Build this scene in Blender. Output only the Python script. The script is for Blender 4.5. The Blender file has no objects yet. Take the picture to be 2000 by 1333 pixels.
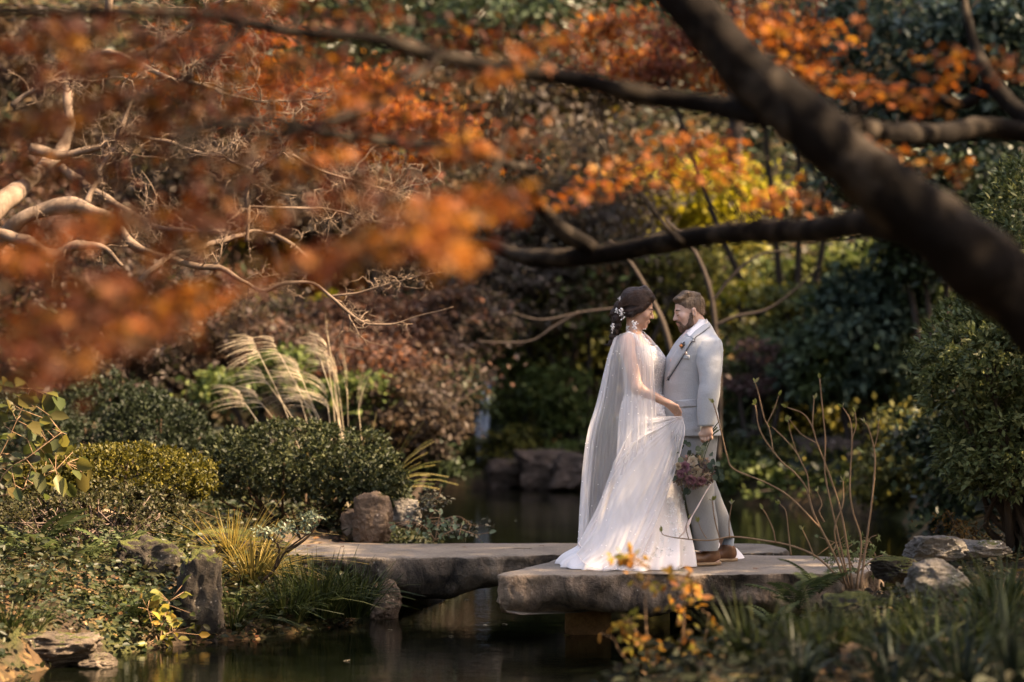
import bpy, math, random
import numpy as np
from mathutils import Vector
from mathutils.bvhtree import BVHTree

# ------------------------------------------------------------------ camera, sky, sun, exposure
sc = bpy.context.scene
COL = sc.collection
CAMZ = 1.87          # camera height above the pond
FPX = 85.0 / 36.0 * 2000.0
cam_d = bpy.data.cameras.new('camera')
cam = bpy.data.objects.new('camera', cam_d)
COL.objects.link(cam)
cam.location = (0, 0, CAMZ)
cam.rotation_euler = (math.radians(90), 0, 0)
cam_d.lens = 85; cam_d.sensor_width = 36; cam_d.clip_start = 0.2; cam_d.clip_end = 400
cam_d.dof.use_dof = True; cam_d.dof.focus_distance = 15.7; cam_d.dof.aperture_fstop = 1.25
sc.camera = cam

SUN_EL = math.radians(47); SUN_AZ = math.radians(98)      # azimuth clockwise from +Y
SDIR = Vector((math.sin(SUN_AZ) * math.cos(SUN_EL), math.cos(SUN_AZ) * math.cos(SUN_EL), math.sin(SUN_EL)))
world = bpy.data.worlds.new('World'); sc.world = world; world.use_nodes = True
nt = world.node_tree
sky = nt.nodes.new('ShaderNodeTexSky'); sky.sky_type = 'NISHITA'; sky.sun_disc = False
sky.sun_elevation = SUN_EL; sky.sun_rotation = SUN_AZ; sky.dust_density = 2.0; sky.ozone_density = 0.6
bgn = nt.nodes['Background']; bgn.inputs['Strength'].default_value = 0.125
nt.links.new(sky.outputs[0], bgn.inputs['Color'])
sun_d = bpy.data.lights.new('sun', 'SUN'); sun_d.energy = 5.0; sun_d.angle = math.radians(0.7); sun_d.color = (1.0, 0.86, 0.68)
sun = bpy.data.objects.new('sun', sun_d); COL.objects.link(sun)
sun.rotation_euler = (-SDIR).to_track_quat('-Z', 'Y').to_euler()
sc.view_settings.view_transform = 'Standard'; sc.view_settings.look = 'None'
sc.view_settings.exposure = 2.75; sc.view_settings.gamma = 1.0
try:
    sc.view_settings.use_white_balance = True
    sc.view_settings.white_balance_temperature = 8500
    sc.view_settings.white_balance_tint = 16
except Exception:
    pass
sc.cycles.use_denoising = True
sc.cycles.max_bounces = 8; sc.cycles.transparent_max_bounces = 24
sc.cycles.diffuse_bounces = 3; sc.cycles.glossy_bounces = 3; sc.cycles.transmission_bounces = 4
sc.cycles.caustics_reflective = False; sc.cycles.caustics_refractive = False
sc.cycles.sample_clamp_indirect = 6

# ------------------------------------------------------------------ helpers
rng = np.random.default_rng(11)
random.seed(5)

def at(px, py, Y):
    """a point of the place seen at pixel (px, py) of the 2000 x 1333 photo, Y metres from the camera"""
    return np.array(((px - 1000) * Y / FPX, Y, CAMZ - (py - 666.5) * Y / FPX))

def link(o, parent=None):
    COL.objects.link(o)
    if parent is not None: o.parent = parent
    return o

def mesh(name, V, F, mat=None, smooth=False):
    """V (n,3); F one array of faces or a list of arrays of different widths"""
    V = np.asarray(V, np.float32)
    Fs = F if isinstance(F, list) else [F]
    Fs = [np.asarray(f, np.int32) for f in Fs if len(f)]
    me = bpy.data.meshes.new(name)
    me.vertices.add(len(V)); me.vertices.foreach_set('co', V.ravel())
    loops = np.concatenate([f.ravel() for f in Fs])
    starts, off = [], 0
    for f in Fs:
        starts.append(off + np.arange(len(f)) * f.shape[1]); off += f.size
    starts = np.concatenate(starts).astype(np.int32)
    me.loops.add(len(loops)); me.loops.foreach_set('vertex_index', loops)
    me.polygons.add(len(starts)); me.polygons.foreach_set('loop_start', starts)
    me.update(calc_edges=True)
    if smooth: me.polygons.foreach_set('use_smooth', np.ones(len(starts), bool))
    if mat is not None: me.materials.append(mat)
    return me

def tag(o, label=None, cat=None, group=None, kind=None):
    if label: o['label'] = label
    if cat: o['category'] = cat
    if group: o['group'] = group
    if kind: o['kind'] = kind
    return o

def obj(name, me, parent=None, loc=None):
    o = bpy.data.objects.new(name, me)
    if loc is not None: o.location = loc
    return link(o, parent)

def thing(name, label, cat, group=None, loc=(0, 0, 0)):
    o = bpy.data.objects.new(name, None); o.empty_display_size = .1; o.location = loc
    return tag(link(o), label, cat, group)

class MB:
    def __init__(s): s.V = []; s.F = {}; s.n = 0
    def add(s, V, F):
        V = np.asarray(V, float)
        for f in (F if isinstance(F, list) else [F]):
            f = np.asarray(f)
            if len(f): s.F.setdefault(f.shape[1], []).append(f + s.n)
        s.V.append(V); s.n += len(V)
    def mesh(s, name, mat, smooth=True):
        return mesh(name, np.concatenate(s.V), [np.concatenate(f) for f in s.F.values()], mat, smooth)
    def build(s, name, mat, parent=None, smooth=True, base=None):
        V = np.concatenate(s.V)
        if base is not None: V = V - np.asarray(base)
        o = obj(name, mesh(name, V, [np.concatenate(f) for f in s.F.values()], mat, smooth), parent)
        if base is not None: o.location = base
        return o

def unit(a):
    a = np.asarray(a, float)
    return a / np.maximum(np.linalg.norm(a, axis=-1, keepdims=True), 1e-9)

def _h(i, j, k, seed):
    n = (i.astype(np.int64) * 374761393 + j.astype(np.int64) * 668265263 + k.astype(np.int64) * 2147483647 + seed * 1013904223) & 0xffffffff
    n = ((n ^ (n >> 13)) * 1274126177) & 0xffffffff
    n = ((n ^ (n >> 16)) * 2246822519) & 0xffffffff
    return ((n ^ (n >> 15)) & 0xffffff) / float(0xffffff)

def noise(P, scale=1.0, seed=0):
    """value noise in -1..1"""
    P = np.asarray(P, float) * scale
    i = np.floor(P).astype(np.int64); f = P - i; f = f * f * (3 - 2 * f)
    r = 0
    for a in (0, 1):
        for b in (0, 1):
            for c in (0, 1):
                w = (f[..., 0] if a else 1 - f[..., 0]) * (f[..., 1] if b else 1 - f[..., 1]) * (f[..., 2] if c else 1 - f[..., 2])
                r = r + w * _h(i[..., 0] + a, i[..., 1] + b, i[..., 2] + c, seed)
    return r * 2 - 1

def fbm(P, scale=1.0, oct=4, seed=0, gain=.5):
    r, a = 0, 1
    for o in range(oct):
        r = r + a * noise(P, scale * 2 ** o, seed + o * 17); a *= gain
    return r

def smooth_path(pts, n):
    """Catmull-Rom through pts (rows of any width), n samples"""
    p = np.asarray(pts, float)
    p = np.vstack([2 * p[0] - p[1], p, 2 * p[-1] - p[-2]])
    t = np.linspace(0, len(p) - 3 - 1e-6, n); i = t.astype(int); u = (t - i)[:, None]
    a, b, c, d = p[i], p[i + 1], p[i + 2], p[i + 3]
    return .5 * (2 * b + (c - a) * u + (2 * a - 5 * b + 4 * c - d) * u ** 2 + (3 * b - a - 3 * c + d) * u ** 3)

def tube(pts, rad, k=6, cap=True):
    pts = np.asarray(pts, float); n = len(pts); rad = np.broadcast_to(np.asarray(rad, float), (n,))
    T = unit(np.gradient(pts, axis=0))
    up = np.array((0.13, .21, 1.)) if abs(T[0, 2]) < .9 else np.array((1., .2, 0))
    N = np.zeros_like(T); a = unit(np.cross(T[0], up)); N[0] = a
    for i in range(1, n):
        a = a - T[i] * a.dot(T[i]); a = unit(a); N[i] = a
    B = np.cross(T, N)
    th = np.arange(k) * 2 * math.pi / k
    V = pts[:, None] + rad[:, None, None] * (N[:, None] * np.cos(th)[None, :, None] + B[:, None] * np.sin(th)[None, :, None])
    V = V.reshape(-1, 3)
    i = np.arange(n - 1)[:, None] * k; j = np.arange(k)[None]; j2 = (j + 1) % k
    F = np.stack([i + j, i + j2, i + k + j2, i + k + j], -1).reshape(-1, 4)
    if cap:
        V = np.vstack([V, pts[0], pts[-1]]); c0 = n * k; e = (n - 1) * k
        jj = np.arange(k)
        T3 = np.vstack([np.stack([np.full(k, c0), (jj + 1) % k, jj], -1), np.stack([np.full(k, c0 + 1), e + jj, e + (jj + 1) % k], -1)])
        return V, [F, T3]
    return V, [F]

LEAF = {
 'rhomb': (np.array([(0, 0, 0), (.42, .30, .05), (1, 0, -.06), (.42, -.30, .05)]), np.array([(0, 1, 2, 3)])),
 'slim': (np.array([(0, 0, 0), (.45, .15, .04), (1, 0, -.05), (.45, -.15, .04)]), np.array([(0, 1, 2, 3)])),
 'oval': (np.array([(0, 0, 0), (.28, .27, .07), (.68, .24, .05), (1, 0, -.10), (.68, -.24, .05), (.28, -.27, .07), (.5, 0, -.01)]),
          np.array([(0, 6, 2, 1), (6, 3, 3, 2), (0, 5, 4, 6), (6, 4, 4, 3)])),
}
def _ovalfix():
    V, _ = LEAF['oval']
    LEAF['oval'] = (V[[0, 1, 2, 3, 4, 5]], np.array([(0, 3, 2, 1), (0, 5, 4, 3)]))
_ovalfix()
def _maple():
    ang = np.radians([-115, -58, 0, 58, 115]); L = [.5, .85, 1., .85, .5]
    V = [(0, 0, 0)]; F = []
    for a, l in zip(ang, L):
        n = len(V)
        for d, r, z in ((-.42, .34, .03), (0, l, -.10), (.42, .34, .03)):
            V.append((r * math.cos(a + d), r * math.sin(a + d), z))
        F.append((0, n, n + 1, n + 2))
    LEAF['maple'] = (np.array(V) * .62 + np.array((.25, 0, 0)), np.array(F))
_maple()

def leaves(P, D, N, S, shape='rhomb', wid=1.0):
    L, F = LEAF[shape]
    P = np.asarray(P, float); n = len(P); S = np.broadcast_to(np.asarray(S, float), (n,))
    X = unit(D); Z = unit(N - X * np.sum(N * X, -1, keepdims=True)); Y = np.cross(Z, X)
    V = P[:, None] + S[:, None, None] * (X[:, None] * L[None, :, 0:1] + Y[:, None] * (L[None, :, 1:2] * wid) + Z[:, None] * L[None, :, 2:3])
    G = F[None] + (np.arange(n) * len(L))[:, None, None]
    return V.reshape(-1, 3), G.reshape(-1, F.shape[1])

def rnd_dir(n):
    return unit(rng.normal(size=(n, 3)))

def crown_pts(c, r, n, k=40, cl=.28, shell=.55, low=-1.0, out=.5, up=.4):
    """leaf positions, directions and normals for an uneven crown: k clumps spread through an ellipsoid"""
    c = np.asarray(c, float); r = np.asarray(r, float)
    d = rnd_dir(k * 4); d = d[d[:, 2] > low][:k]; k = len(d)
    rad = (shell + (1 - shell) * rng.random(k) ** .6) * (.82 + .3 * rng.random(k))
    cc = d * rad[:, None]
    w = rng.random(k) + .3; idx = rng.choice(k, n, p=w / w.sum())
    off = rng.normal(size=(n, 3)) * cl * (.5 + rng.random(k))[idx, None] * np.array((1, 1, .6))
    p = (cc[idx] + off)
    P = c + p * r
    o = unit(p * (1 / r))
    D = unit(rnd_dir(n) + o * out + np.array((0, 0, -.15)))
    N = unit(rnd_dir(n) * .9 + o * out + np.array((0, 0, up)))
    return P, D, N

# ------------------------------------------------------------------ materials
def new_mat(name):
    m = bpy.data.materials.new(name); m.use_nodes = True
    t = m.node_tree; b = t.nodes['Principled BSDF']
    return m, t, b

def node(t, typ, **kw):
    n = t.nodes.new(typ)
    for k, v in kw.items(): setattr(n, k, v)
    return n

def ramp(t, stops, fac=None, interp='LINEAR'):
    r = t.nodes.new('ShaderNodeValToRGB'); r.color_ramp.interpolation = interp
    e = r.color_ramp.elements
    while len(e) < len(stops): e.new(0.5)
    for el, (p, c) in zip(e, stops):
        el.position = p; el.color = (*c, 1) if len(c) == 3 else c
    if fac is not None: t.links.new(fac, r.inputs[0])
    return r

def even(cols): return [(i / max(1, len(cols) - 1), c) for i, c in enumerate(cols)]

def coords(t, scale=1.0, kind='Object'):
    tc = t.nodes.new('ShaderNodeTexCoord'); mp = t.nodes.new('ShaderNodeMapping')
    s = scale if isinstance(scale, tuple) else (scale,) * 3
    mp.inputs['Scale'].default_value = s
    t.links.new(tc.outputs[kind], mp.inputs[0]); return mp.outputs[0]

def tnoise(t, vec, scale, detail=5, rough=.55, dist=0.0):
    n = t.nodes.new('ShaderNodeTexNoise'); n.inputs['Scale'].default_value = scale
    n.inputs['Detail'].default_value = detail; n.inputs['Roughness'].default_value = rough; n.inputs['Distortion'].default_value = dist
    if vec is not None: t.links.new(vec, n.inputs['Vector'])
    return n

def mixc(t, fac, a, b, mode='MIX'):
    m = t.nodes.new('ShaderNodeMix'); m.data_type = 'RGBA'; m.blend_type = mode
    for sock, v in ((m.inputs[0], fac), (m.inputs[6], a), (m.inputs[7], b)):
        if hasattr(v, 'is_linked'): t.links.new(v, sock)
        elif isinstance(v, (int, float)): sock.default_value = v
        else: sock.default_value = (*v, 1)
    return m.outputs[2]

def bump(t, b, height, strength=.4, dist=.02):
    n = t.nodes.new('ShaderNodeBump'); n.inputs['Strength'].default_value = strength; n.inputs['Distance'].default_value = dist
    t.links.new(height, n.inputs['Height']); t.links.new(n.outputs[0], b.inputs['Normal'])
    return n

def mathn(t, op, a, b=None, c=None):
    m = t.nodes.new('ShaderNodeMath'); m.operation = op
    for i, v in enumerate((a, b, c)):
        if v is None: continue
        if hasattr(v, 'is_linked'): t.links.new(v, m.inputs[i])
        else: m.inputs[i].default_value = v
    return m.outputs[0]

def leaf_mat(name, cols, trans=.35, rough=.55, patch=None, pscale=.8, tone=.68):
    """each leaf its own shade (random per island / per object); patch = second palette mixed in by a large noise"""
    cols = [tuple(c * tone for c in x) for x in cols]; patch = [tuple(c * tone for c in x) for x in patch] if patch else None
    m, t, b = new_mat(name)
    g = t.nodes.new('ShaderNodeNewGeometry'); oi = t.nodes.new('ShaderNodeObjectInfo')
    f = mathn(t, 'FRACT', mathn(t, 'ADD', g.outputs['Random Per Island'], oi.outputs['Random']))
    col = ramp(t, even(cols), f).outputs[0]
    if patch:
        c2 = ramp(t, even(patch), f).outputs[0]
        tc = t.nodes.new('ShaderNodeTexCoord')
        n = tnoise(t, tc.outputs['Object'], pscale, 3)
        k = ramp(t, [(.42, (0, 0, 0)), (.58, (1, 1, 1))], n.outputs[0]).outputs[0]
        col = mixc(t, k, col, c2)
    t.links.new(col, b.inputs['Base Color']); b.inputs['Roughness'].default_value = rough
    b.inputs['Specular IOR Level'].default_value = .18
    if trans > 0:
        tr = t.nodes.new('ShaderNodeBsdfTranslucent'); t.links.new(col, tr.inputs[0])
        mx = t.nodes.new('ShaderNodeMixShader'); mx.inputs[0].default_value = trans
        t.links.new(b.outputs[0], mx.inputs[1]); t.links.new(tr.outputs[0], mx.inputs[2])
        t.links.new(mx.outputs[0], t.nodes['Material Output'].inputs[0])
    return m

def bark_mat(name, cols, scale=6, stretch=(1, 1, .25), bs=.6, rough=.85, lichen=None):
    m, t, b = new_mat(name)
    v = coords(t, stretch)
    n = tnoise(t, v, scale, 8, .65, .6)
    col = ramp(t, even(cols), n.outputs[0]).outputs[0]
    r2 = tnoise(t, v, scale * 6, 6, .7)
    col = mixc(t, .35, col, ramp(t, [(.3, (.35, .35, .35)), (.7, (1.25, 1.25, 1.25))], r2.outputs[0]).outputs[0], 'MULTIPLY')
    if lichen:
        n3 = tnoise(t, coords(t, 1), scale * .7, 5, .6)
        col = mixc(t, ramp(t, [(.52, (0, 0, 0)), (.62, (1, 1, 1))], n3.outputs[0]).outputs[0], col, lichen)
    t.links.new(col, b.inputs['Base Color']); b.inputs['Roughness'].default_value = rough; b.inputs['Specular IOR Level'].default_value = .06
    bump(t, b, mixc(t, .5, n.outputs[0], r2.outputs[0]), bs, .02)
    return m

def rock_mat(name, cols, moss=None, moss_at=.5, scale=4, spots=True, bs=.7, stain=None):
    m, t, b = new_mat(name)
    v = coords(t, 1)
    n = tnoise(t, v, scale, 9, .62, .3)
    col = ramp(t, [(.28, cols[0]), (.5, cols[1]), (.72, cols[2])], n.outputs[0]).outputs[0]
    f = tnoise(t, v, scale * 14, 6, .75)
    col = mixc(t, .6, col, ramp(t, [(.3, (.45, .45, .45)), (.7, (1.3, 1.3, 1.3))], f.outputs[0]).outputs[0], 'MULTIPLY')
    if stain:
        n4 = tnoise(t, coords(t, (1, 1, .35)), scale * 1.3, 6, .6, .4)
        col = mixc(t, ramp(t, [(.46, (0, 0, 0)), (.62, (1, 1, 1))], n4.outputs[0]).outputs[0], col, stain)
    if spots:
        vo = t.nodes.new('ShaderNodeTexVoronoi'); vo.inputs['Scale'].default_value = scale * 7; t.links.new(v, vo.inputs['Vector'])
        n5 = tnoise(t, v, scale * 2, 4)
        k = mathn(t, 'MULTIPLY', ramp(t, [(.12, (1, 1, 1)), (.22, (0, 0, 0))], vo.outputs['Distance']).outputs[0],
                  ramp(t, [(.52, (0, 0, 0)), (.6, (1, 1, 1))], n5.outputs[0]).outputs[0])
        col = mixc(t, k, col, tuple(min(1, c * 2.0 + .05) for c in cols[2]))
    if moss:
        g = t.nodes.new('ShaderNodeNewGeometry'); sx = t.nodes.new('ShaderNodeSeparateXYZ'); t.links.new(g.outputs['Normal'], sx.inputs[0])
        n2 = tnoise(t, v, scale * 1.6, 7, .65)
        k = mathn(t, 'ADD', mathn(t, 'MULTIPLY', sx.outputs[2], .45), n2.outputs[0])
        kk = ramp(t, [(moss_at, (0, 0, 0)), (min(1, moss_at + .12), (1, 1, 1))], k).outputs[0]
        n6 = tnoise(t, v, 60, 3)
        mc = ramp(t, even(moss), n6.outputs[0]).outputs[0]
        col = mixc(t, kk, col, mc)
    t.links.new(col, b.inputs['Base Color']); b.inputs['Roughness'].default_value = .88; b.inputs['Specular IOR Level'].default_value = .25
    bump(t, b, mixc(t, .5, n.outputs[0], f.outputs[0]), 1.0, .06)
    return m

def plain(name, col, rough=.6, spec=.3, var=.15, scale=30, bs=0, sheen=0, metal=0):
    m, t, b = new_mat(name)
    n = tnoise(t, coords(t, 1), scale, 4)
    lo = tuple(c * (1 - var) for c in col); hi = tuple(min(1, c * (1 + var)) for c in col)
    t.links.new(ramp(t, [(.3, lo), (.7, hi)], n.outputs[0]).outputs[0], b.inputs['Base Color'])
    b.inputs['Roughness'].default_value = rough; b.inputs['Specular IOR Level'].default_value = spec; b.inputs['Metallic'].default_value = metal
    if sheen: b.inputs['Sheen Weight'].default_value = sheen
    if bs: bump(t, b, n.outputs[0], bs, .01)
    return m
# ------------------------------------------------------------------ the lie of the land (pond at z = 0)
def land(x, y):
    x = np.asarray(x, float); y = np.asarray(y, float)
    wob = .12 * np.sin(x * 2.3 + y * 1.1) + .09 * np.sin(y * 3.7 - x * 1.9)
    dl = np.interp(y, [9, 12, 13.2, 14.2, 14.8, 15.3, 15.9, 16.6, 17.5, 18.5, 20, 24, 28, 34],
                   [-3.4, -3.1, -2.85, -2.5, -2.05, -1.6, -1.15, -.85, -.42, -.5, -.85, -1.4, -2.4, -4]) - x
    dr = x - np.interp(y, [7, 9, 10.5, 11.5, 12, 13, 14, 14.8, 15.5, 16.5, 17.2, 19, 22, 25, 27, 28.5],
                       [-3, -.8, .1, .45, .75, 1.2, 1.62, 1.85, 2.05, 2.5, 2.8, 3.4, 3.9, 4.0, 3.4, 1.6])
    df = y - np.interp(x, [-9, -4, -2, 0, 1, 2, 4, 8], [29.5, 30.5, 31, 31, 30.5, 29.2, 27.8, 26])
    dn = 8.2 - y
    return np.maximum.reduce([dl, dr, df, dn]) + wob, df

def H(x, y):
    L, df = land(x, y)
    x = np.asarray(x, float); y = np.asarray(y, float)
    h = np.where(L > 0, .41 * (1 - np.exp(-np.maximum(L, 0) / .42)), np.maximum(-.7, L * .9))
    h = h + np.clip(L, 0, 1) * (.05 * np.sin(x * 1.7 + .4) * np.sin(y * 1.3) )
    hill = np.maximum(0, df - 1.0); h = h + hill * .34 + .0035 * hill ** 2
    lh = np.clip((-x - 1.5) / 3, 0, 1) * np.maximum(0, y - 22) * .17; h = h + lh
    rh = np.clip((x - 3.6) / 3, 0, 1) * np.maximum(0, y - 19) * .05; h = h + rh
    return h

H0 = H
def H(x, y):
    x = np.asarray(x, float); y = np.asarray(y, float); L, _ = land(x, y); P3 = np.stack([x, y, x * 0], -1)
    return H0(x, y) + np.clip(L, 0, 1) * (.05 * fbm(P3, 2.2, 4, 3) + .015 * fbm(P3, 11, 2, 9))

def drop(x, y): return float(H(x, y))

gs = lambda a, b, n: np.linspace(a, b, n, endpoint=False)
ys = np.concatenate([gs(-12, 7, 20), gs(7, 13, 60), gs(13, 19, 130), gs(19, 33, 90), gs(33, 60, 40), gs(60, 160, 15), [160]])
xs = np.concatenate([gs(-90, -9, 18), gs(-9, -4, 40), gs(-4, 4, 150), gs(4, 9, 40), gs(9, 90, 18), [90]])
GX, GY = np.meshgrid(xs, ys)
GZ = H(GX, GY)
V = np.stack([GX, GY, GZ], -1).reshape(-1, 3)
ny, nx = GX.shape
ii = (np.arange(ny - 1)[:, None] * nx + np.arange(nx - 1)[None]).ravel()
F = np.stack([ii, ii + 1, ii + nx + 1, ii + nx], -1)

def ground_material():
    m, t, b = new_mat('bank soil and litter')
    v = coords(t, 1)
    n1 = tnoise(t, v, 1.1, 6, .6, .4); n2 = tnoise(t, v, 9, 8, .7); n3 = tnoise(t, v, 60, 4, .7)
    soil = ramp(t, [(.3, (.010, .007, .005)), (.5, (.028, .019, .012)), (.7, (.065, .045, .028))], n2.outputs[0]).outputs[0]
    moss = ramp(t, [(.35, (.014, .018, .006)), (.65, (.05, .05, .015))], n3.outputs[0]).outputs[0]
    k = ramp(t, [(.46, (0, 0, 0)), (.58, (1, 1, 1))], n1.outputs[0]).outputs[0]
    col = mixc(t, k, soil, moss)
    vo = t.nodes.new('ShaderNodeTexVoronoi'); vo.inputs['Scale'].default_value = 26; t.links.new(v, vo.inputs['Vector'])
    lit = ramp(t, [(0, (.10, .055, .025)), (.5, (.05, .03, .016)), (1, (.20, .12, .05))], vo.outputs['Color']).outputs[0]
    kk = ramp(t, [(.5, (0, 0, 0)), (.56, (1, 1, 1))], tnoise(t, v, 3.1, 5).outputs[0]).outputs[0]
    col = mixc(t, mathn(t, 'MULTIPLY', kk, .7), col, lit)
    t.links.new(col, b.inputs['Base Color']); b.inputs['Roughness'].default_value = .95; b.inputs['Specular IOR Level'].default_value = .15
    bump(t, b, mixc(t, .5, n2.outputs[0], n3.outputs[0]), .8, .03)
    return m
tag(obj('ground', mesh('ground', V, F, ground_material(), True)), kind='structure')

def water_material():
    m, t, b = new_mat('still dark pond water')
    b.inputs['Base Color'].default_value = (.0015, .002, .001, 1); b.inputs['Roughness'].default_value = .02
    b.inputs['IOR'].default_value = 1.333; b.inputs['Specular IOR Level'].default_value = .5
    n1 = tnoise(t, coords(t, (1.0, 2.2, 1)), 2.2, 3, .5, .3); n2 = tnoise(t, coords(t, (1.4, 5, 1)), 7, 2, .5)
    bump(t, b, mixc(t, .35, n1.outputs[0], n2.outputs[0]), .055, .06)
    return m
wy = np.array([[-20, 6.5, 0], [20, 6.5, 0], [20, 40, 0], [-20, 40, 0]], float)
tag(obj('pond_water', mesh('pond_water', wy, np.array([(0, 1, 2, 3)]), water_material())), kind='structure')

# sandy path on the left bank that leads onto the bridge
def strip(name, left, right, n, mat, dz=.006, m=6):
    a = smooth_path(left, n); b_ = smooth_path(right, n)
    u = np.linspace(0, 1, m)[None, :, None]
    P = a[:, None] * (1 - u) + b_[:, None] * u
    return P
sand, t_, b_ = new_mat('pale trodden sand')
n_ = tnoise(t_, coords(t_, 1), 5, 7, .65); n2_ = tnoise(t_, coords(t_, 1), 70, 4, .7)
c_ = ramp(t_, [(.3, (.11, .072, .042)), (.55, (.22, .15, .09)), (.75, (.30, .21, .13))], n_.outputs[0]).outputs[0]
c_ = mixc(t_, .5, c_, ramp(t_, [(.3, (.55, .5, .45)), (.7, (1.2, 1.2, 1.2))], n2_.outputs[0]).outputs[0], 'MULTIPLY')
t_.links.new(c_, b_.inputs['Base Color']); b_.inputs['Roughness'].default_value = .95
bump(t_, b_, n2_.outputs[0], .4, .01)
pl = strip('path', [(-3.6, 19.5), (-2.9, 18.1), (-2.1, 17.2), (-1.55, 16.55), (-1.0, 16.45), (-.7, 16.5)],
           [(-3.0, 20.0), (-2.4, 18.9), (-1.75, 18.15), (-1.15, 17.75), (-.7, 17.6), (-.42, 17.5)], 40, None, m=14)
Zp = .405 + .012 * fbm(np.concatenate([pl, pl[..., :1] * 0], -1), 3, 3, 5)
edge = np.linspace(-1, 1, 14)[None]; Zp = np.maximum(Zp, H(pl[..., 0], pl[..., 1]) + .02) - .06 * np.abs(edge) ** 6
Vp = np.concatenate([pl, Zp[..., None]], -1).reshape(-1, 3)
ip = (np.arange(39)[:, None] * 14 + np.arange(13)[None]).ravel()
tag(obj('path', mesh('path', Vp, np.stack([ip, ip + 14, ip + 15, ip + 1], -1), sand, True)), kind='structure')

# ------------------------------------------------------------------ stone slabs of the bridge
def slab_mesh(name, outline, ztop, thick, mat, seed, n=220, rough=.035, under=.05):
    o = np.asarray(outline, float); o = np.vstack([o, o[:1]])
    d = np.concatenate([[0], np.cumsum(np.linalg.norm(np.diff(o, axis=0), axis=1))])
    tt = np.linspace(0, d[-1], n, endpoint=False)
    ring = np.stack([np.interp(tt, d, o[:, 0]), np.interp(tt, d, o[:, 1])], -1)
    for _ in range(2): ring = .25 * np.roll(ring, 1, 0) + .5 * ring + .25 * np.roll(ring, -1, 0)
    if np.sum(ring[:, 0] * np.roll(ring[:, 1], -1) - ring[:, 1] * np.roll(ring[:, 0], -1)) < 0: ring = ring[::-1]
    T = unit(np.roll(ring, -1, 0) - np.roll(ring, 1, 0)); Nn = np.stack([T[:, 1], -T[:, 0]], -1)
    c = ring.mean(0)
    rows = []
    for s in np.linspace(.04, .985, 16):                       # top face, rings outwards
        p = c + (ring - c) * s
        z = np.full(n, ztop); P = np.c_[p, z]
        z = z + .006 * fbm(P, 2.2, 4, seed) - .004 * np.clip((s - .93) / .04, 0, 1)
        rows.append(np.c_[p, z])
    for kz, (q, ins) in enumerate([(.03, .0), (.12, -.006), (.25, .0), (.4, 0), (.55, .0), (.7, .008), (.84, .03), (.94, .07), (1.0, .13)]):
        p = ring - Nn * ins * (1 + .6 * noise(np.c_[ring, ring[:, 0] * 0], 3, seed + 5))[:, None]
        z = np.full(n, ztop - q * thick)
        P = np.c_[p, z]
        out = rough * fbm(P * (1, 1, 1.6), 3.6, 5, seed + 1, .62) + .016 * fbm(P * (1, 1, .7), 19, 3, seed + 2)
        chip = -.05 * np.clip(noise(P, 2.4, seed + 3) - .45, 0, 1) * (q < .3)
        p = p + Nn * (out * min(1, .3 + q * 2) + chip)[:, None]
        z = z + q * under * fbm(np.c_[ring, ring[:, 0] * 0], 1.7, 3, seed + 4)
        rows.append(np.c_[p, z])
    last = rows[-1]; cz = last[:, 2].mean()
    for s in (.7, .35, .05):
        p = c + (last[:, :2] - c) * s
        rows.append(np.c_[p, np.full(n, cz) + .03 * noise(np.c_[p, p[:, 0] * 0], 3, seed)])
    V = np.concatenate(rows); R = len(rows)
    i = (np.arange(R - 1)[:, None] * n); j = np.arange(n)[None]; j2 = (j + 1) % n
    F = np.stack([i + j, i + n + j, i + n + j2, i + j2], -1).reshape(-1, 4)
    return mesh(name, V, F, mat, True)

def slab_material(name, top, side, stain):
    m, t, b = new_mat(name)
    v = coords(t, 1)
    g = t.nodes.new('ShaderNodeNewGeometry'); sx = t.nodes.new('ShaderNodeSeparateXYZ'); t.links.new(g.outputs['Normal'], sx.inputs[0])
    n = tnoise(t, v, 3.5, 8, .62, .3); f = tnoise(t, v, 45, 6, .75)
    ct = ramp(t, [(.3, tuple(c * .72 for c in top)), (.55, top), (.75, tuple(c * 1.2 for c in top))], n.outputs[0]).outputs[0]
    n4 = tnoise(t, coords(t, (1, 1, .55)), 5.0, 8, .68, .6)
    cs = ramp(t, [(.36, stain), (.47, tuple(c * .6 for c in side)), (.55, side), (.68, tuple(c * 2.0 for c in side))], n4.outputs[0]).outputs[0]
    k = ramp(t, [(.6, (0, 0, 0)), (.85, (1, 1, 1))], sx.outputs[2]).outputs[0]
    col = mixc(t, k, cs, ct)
    vo = t.nodes.new('ShaderNodeTexVoronoi'); vo.inputs['Scale'].default_value = 30; t.links.new(coords(t, (1, 1, .6)), vo.inputs['Vector'])
    kk = mathn(t, 'MULTIPLY', ramp(t, [(.10, (1, 1, 1)), (.17, (0, 0, 0))], vo.outputs['Distance']).outputs[0],
               ramp(t, [(.55, (0, 0, 0)), (.62, (1, 1, 1))], tnoise(t, v, 6, 3).outputs[0]).outputs[0])
    col = mixc(t, mathn(t, 'MULTIPLY', kk, .8), col, (.38, .34, .28))
    col = mixc(t, .55, col, ramp(t, [(.3, (.5, .48, .46)), (.7, (1.25, 1.25, 1.25))], f.outputs[0]).outputs[0], 'MULTIPLY')
    wet = tnoise(t, v, 1.6, 5, .6)
    col = mixc(t, ramp(t, [(.60, (0, 0, 0)), (.70, (.55, .55, .55))], wet.outputs[0]).outputs[0], col, tuple(c * .35 for c in top))
    t.links.new(col, b.inputs['Base Color']); b.inputs['Roughness'].default_value = .85; b.inputs['Specular IOR Level'].default_value = .25
    bump(t, b, mixc(t, .55, n4.outputs[0], f.outputs[0]), 1.0, .06)
    return m
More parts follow.
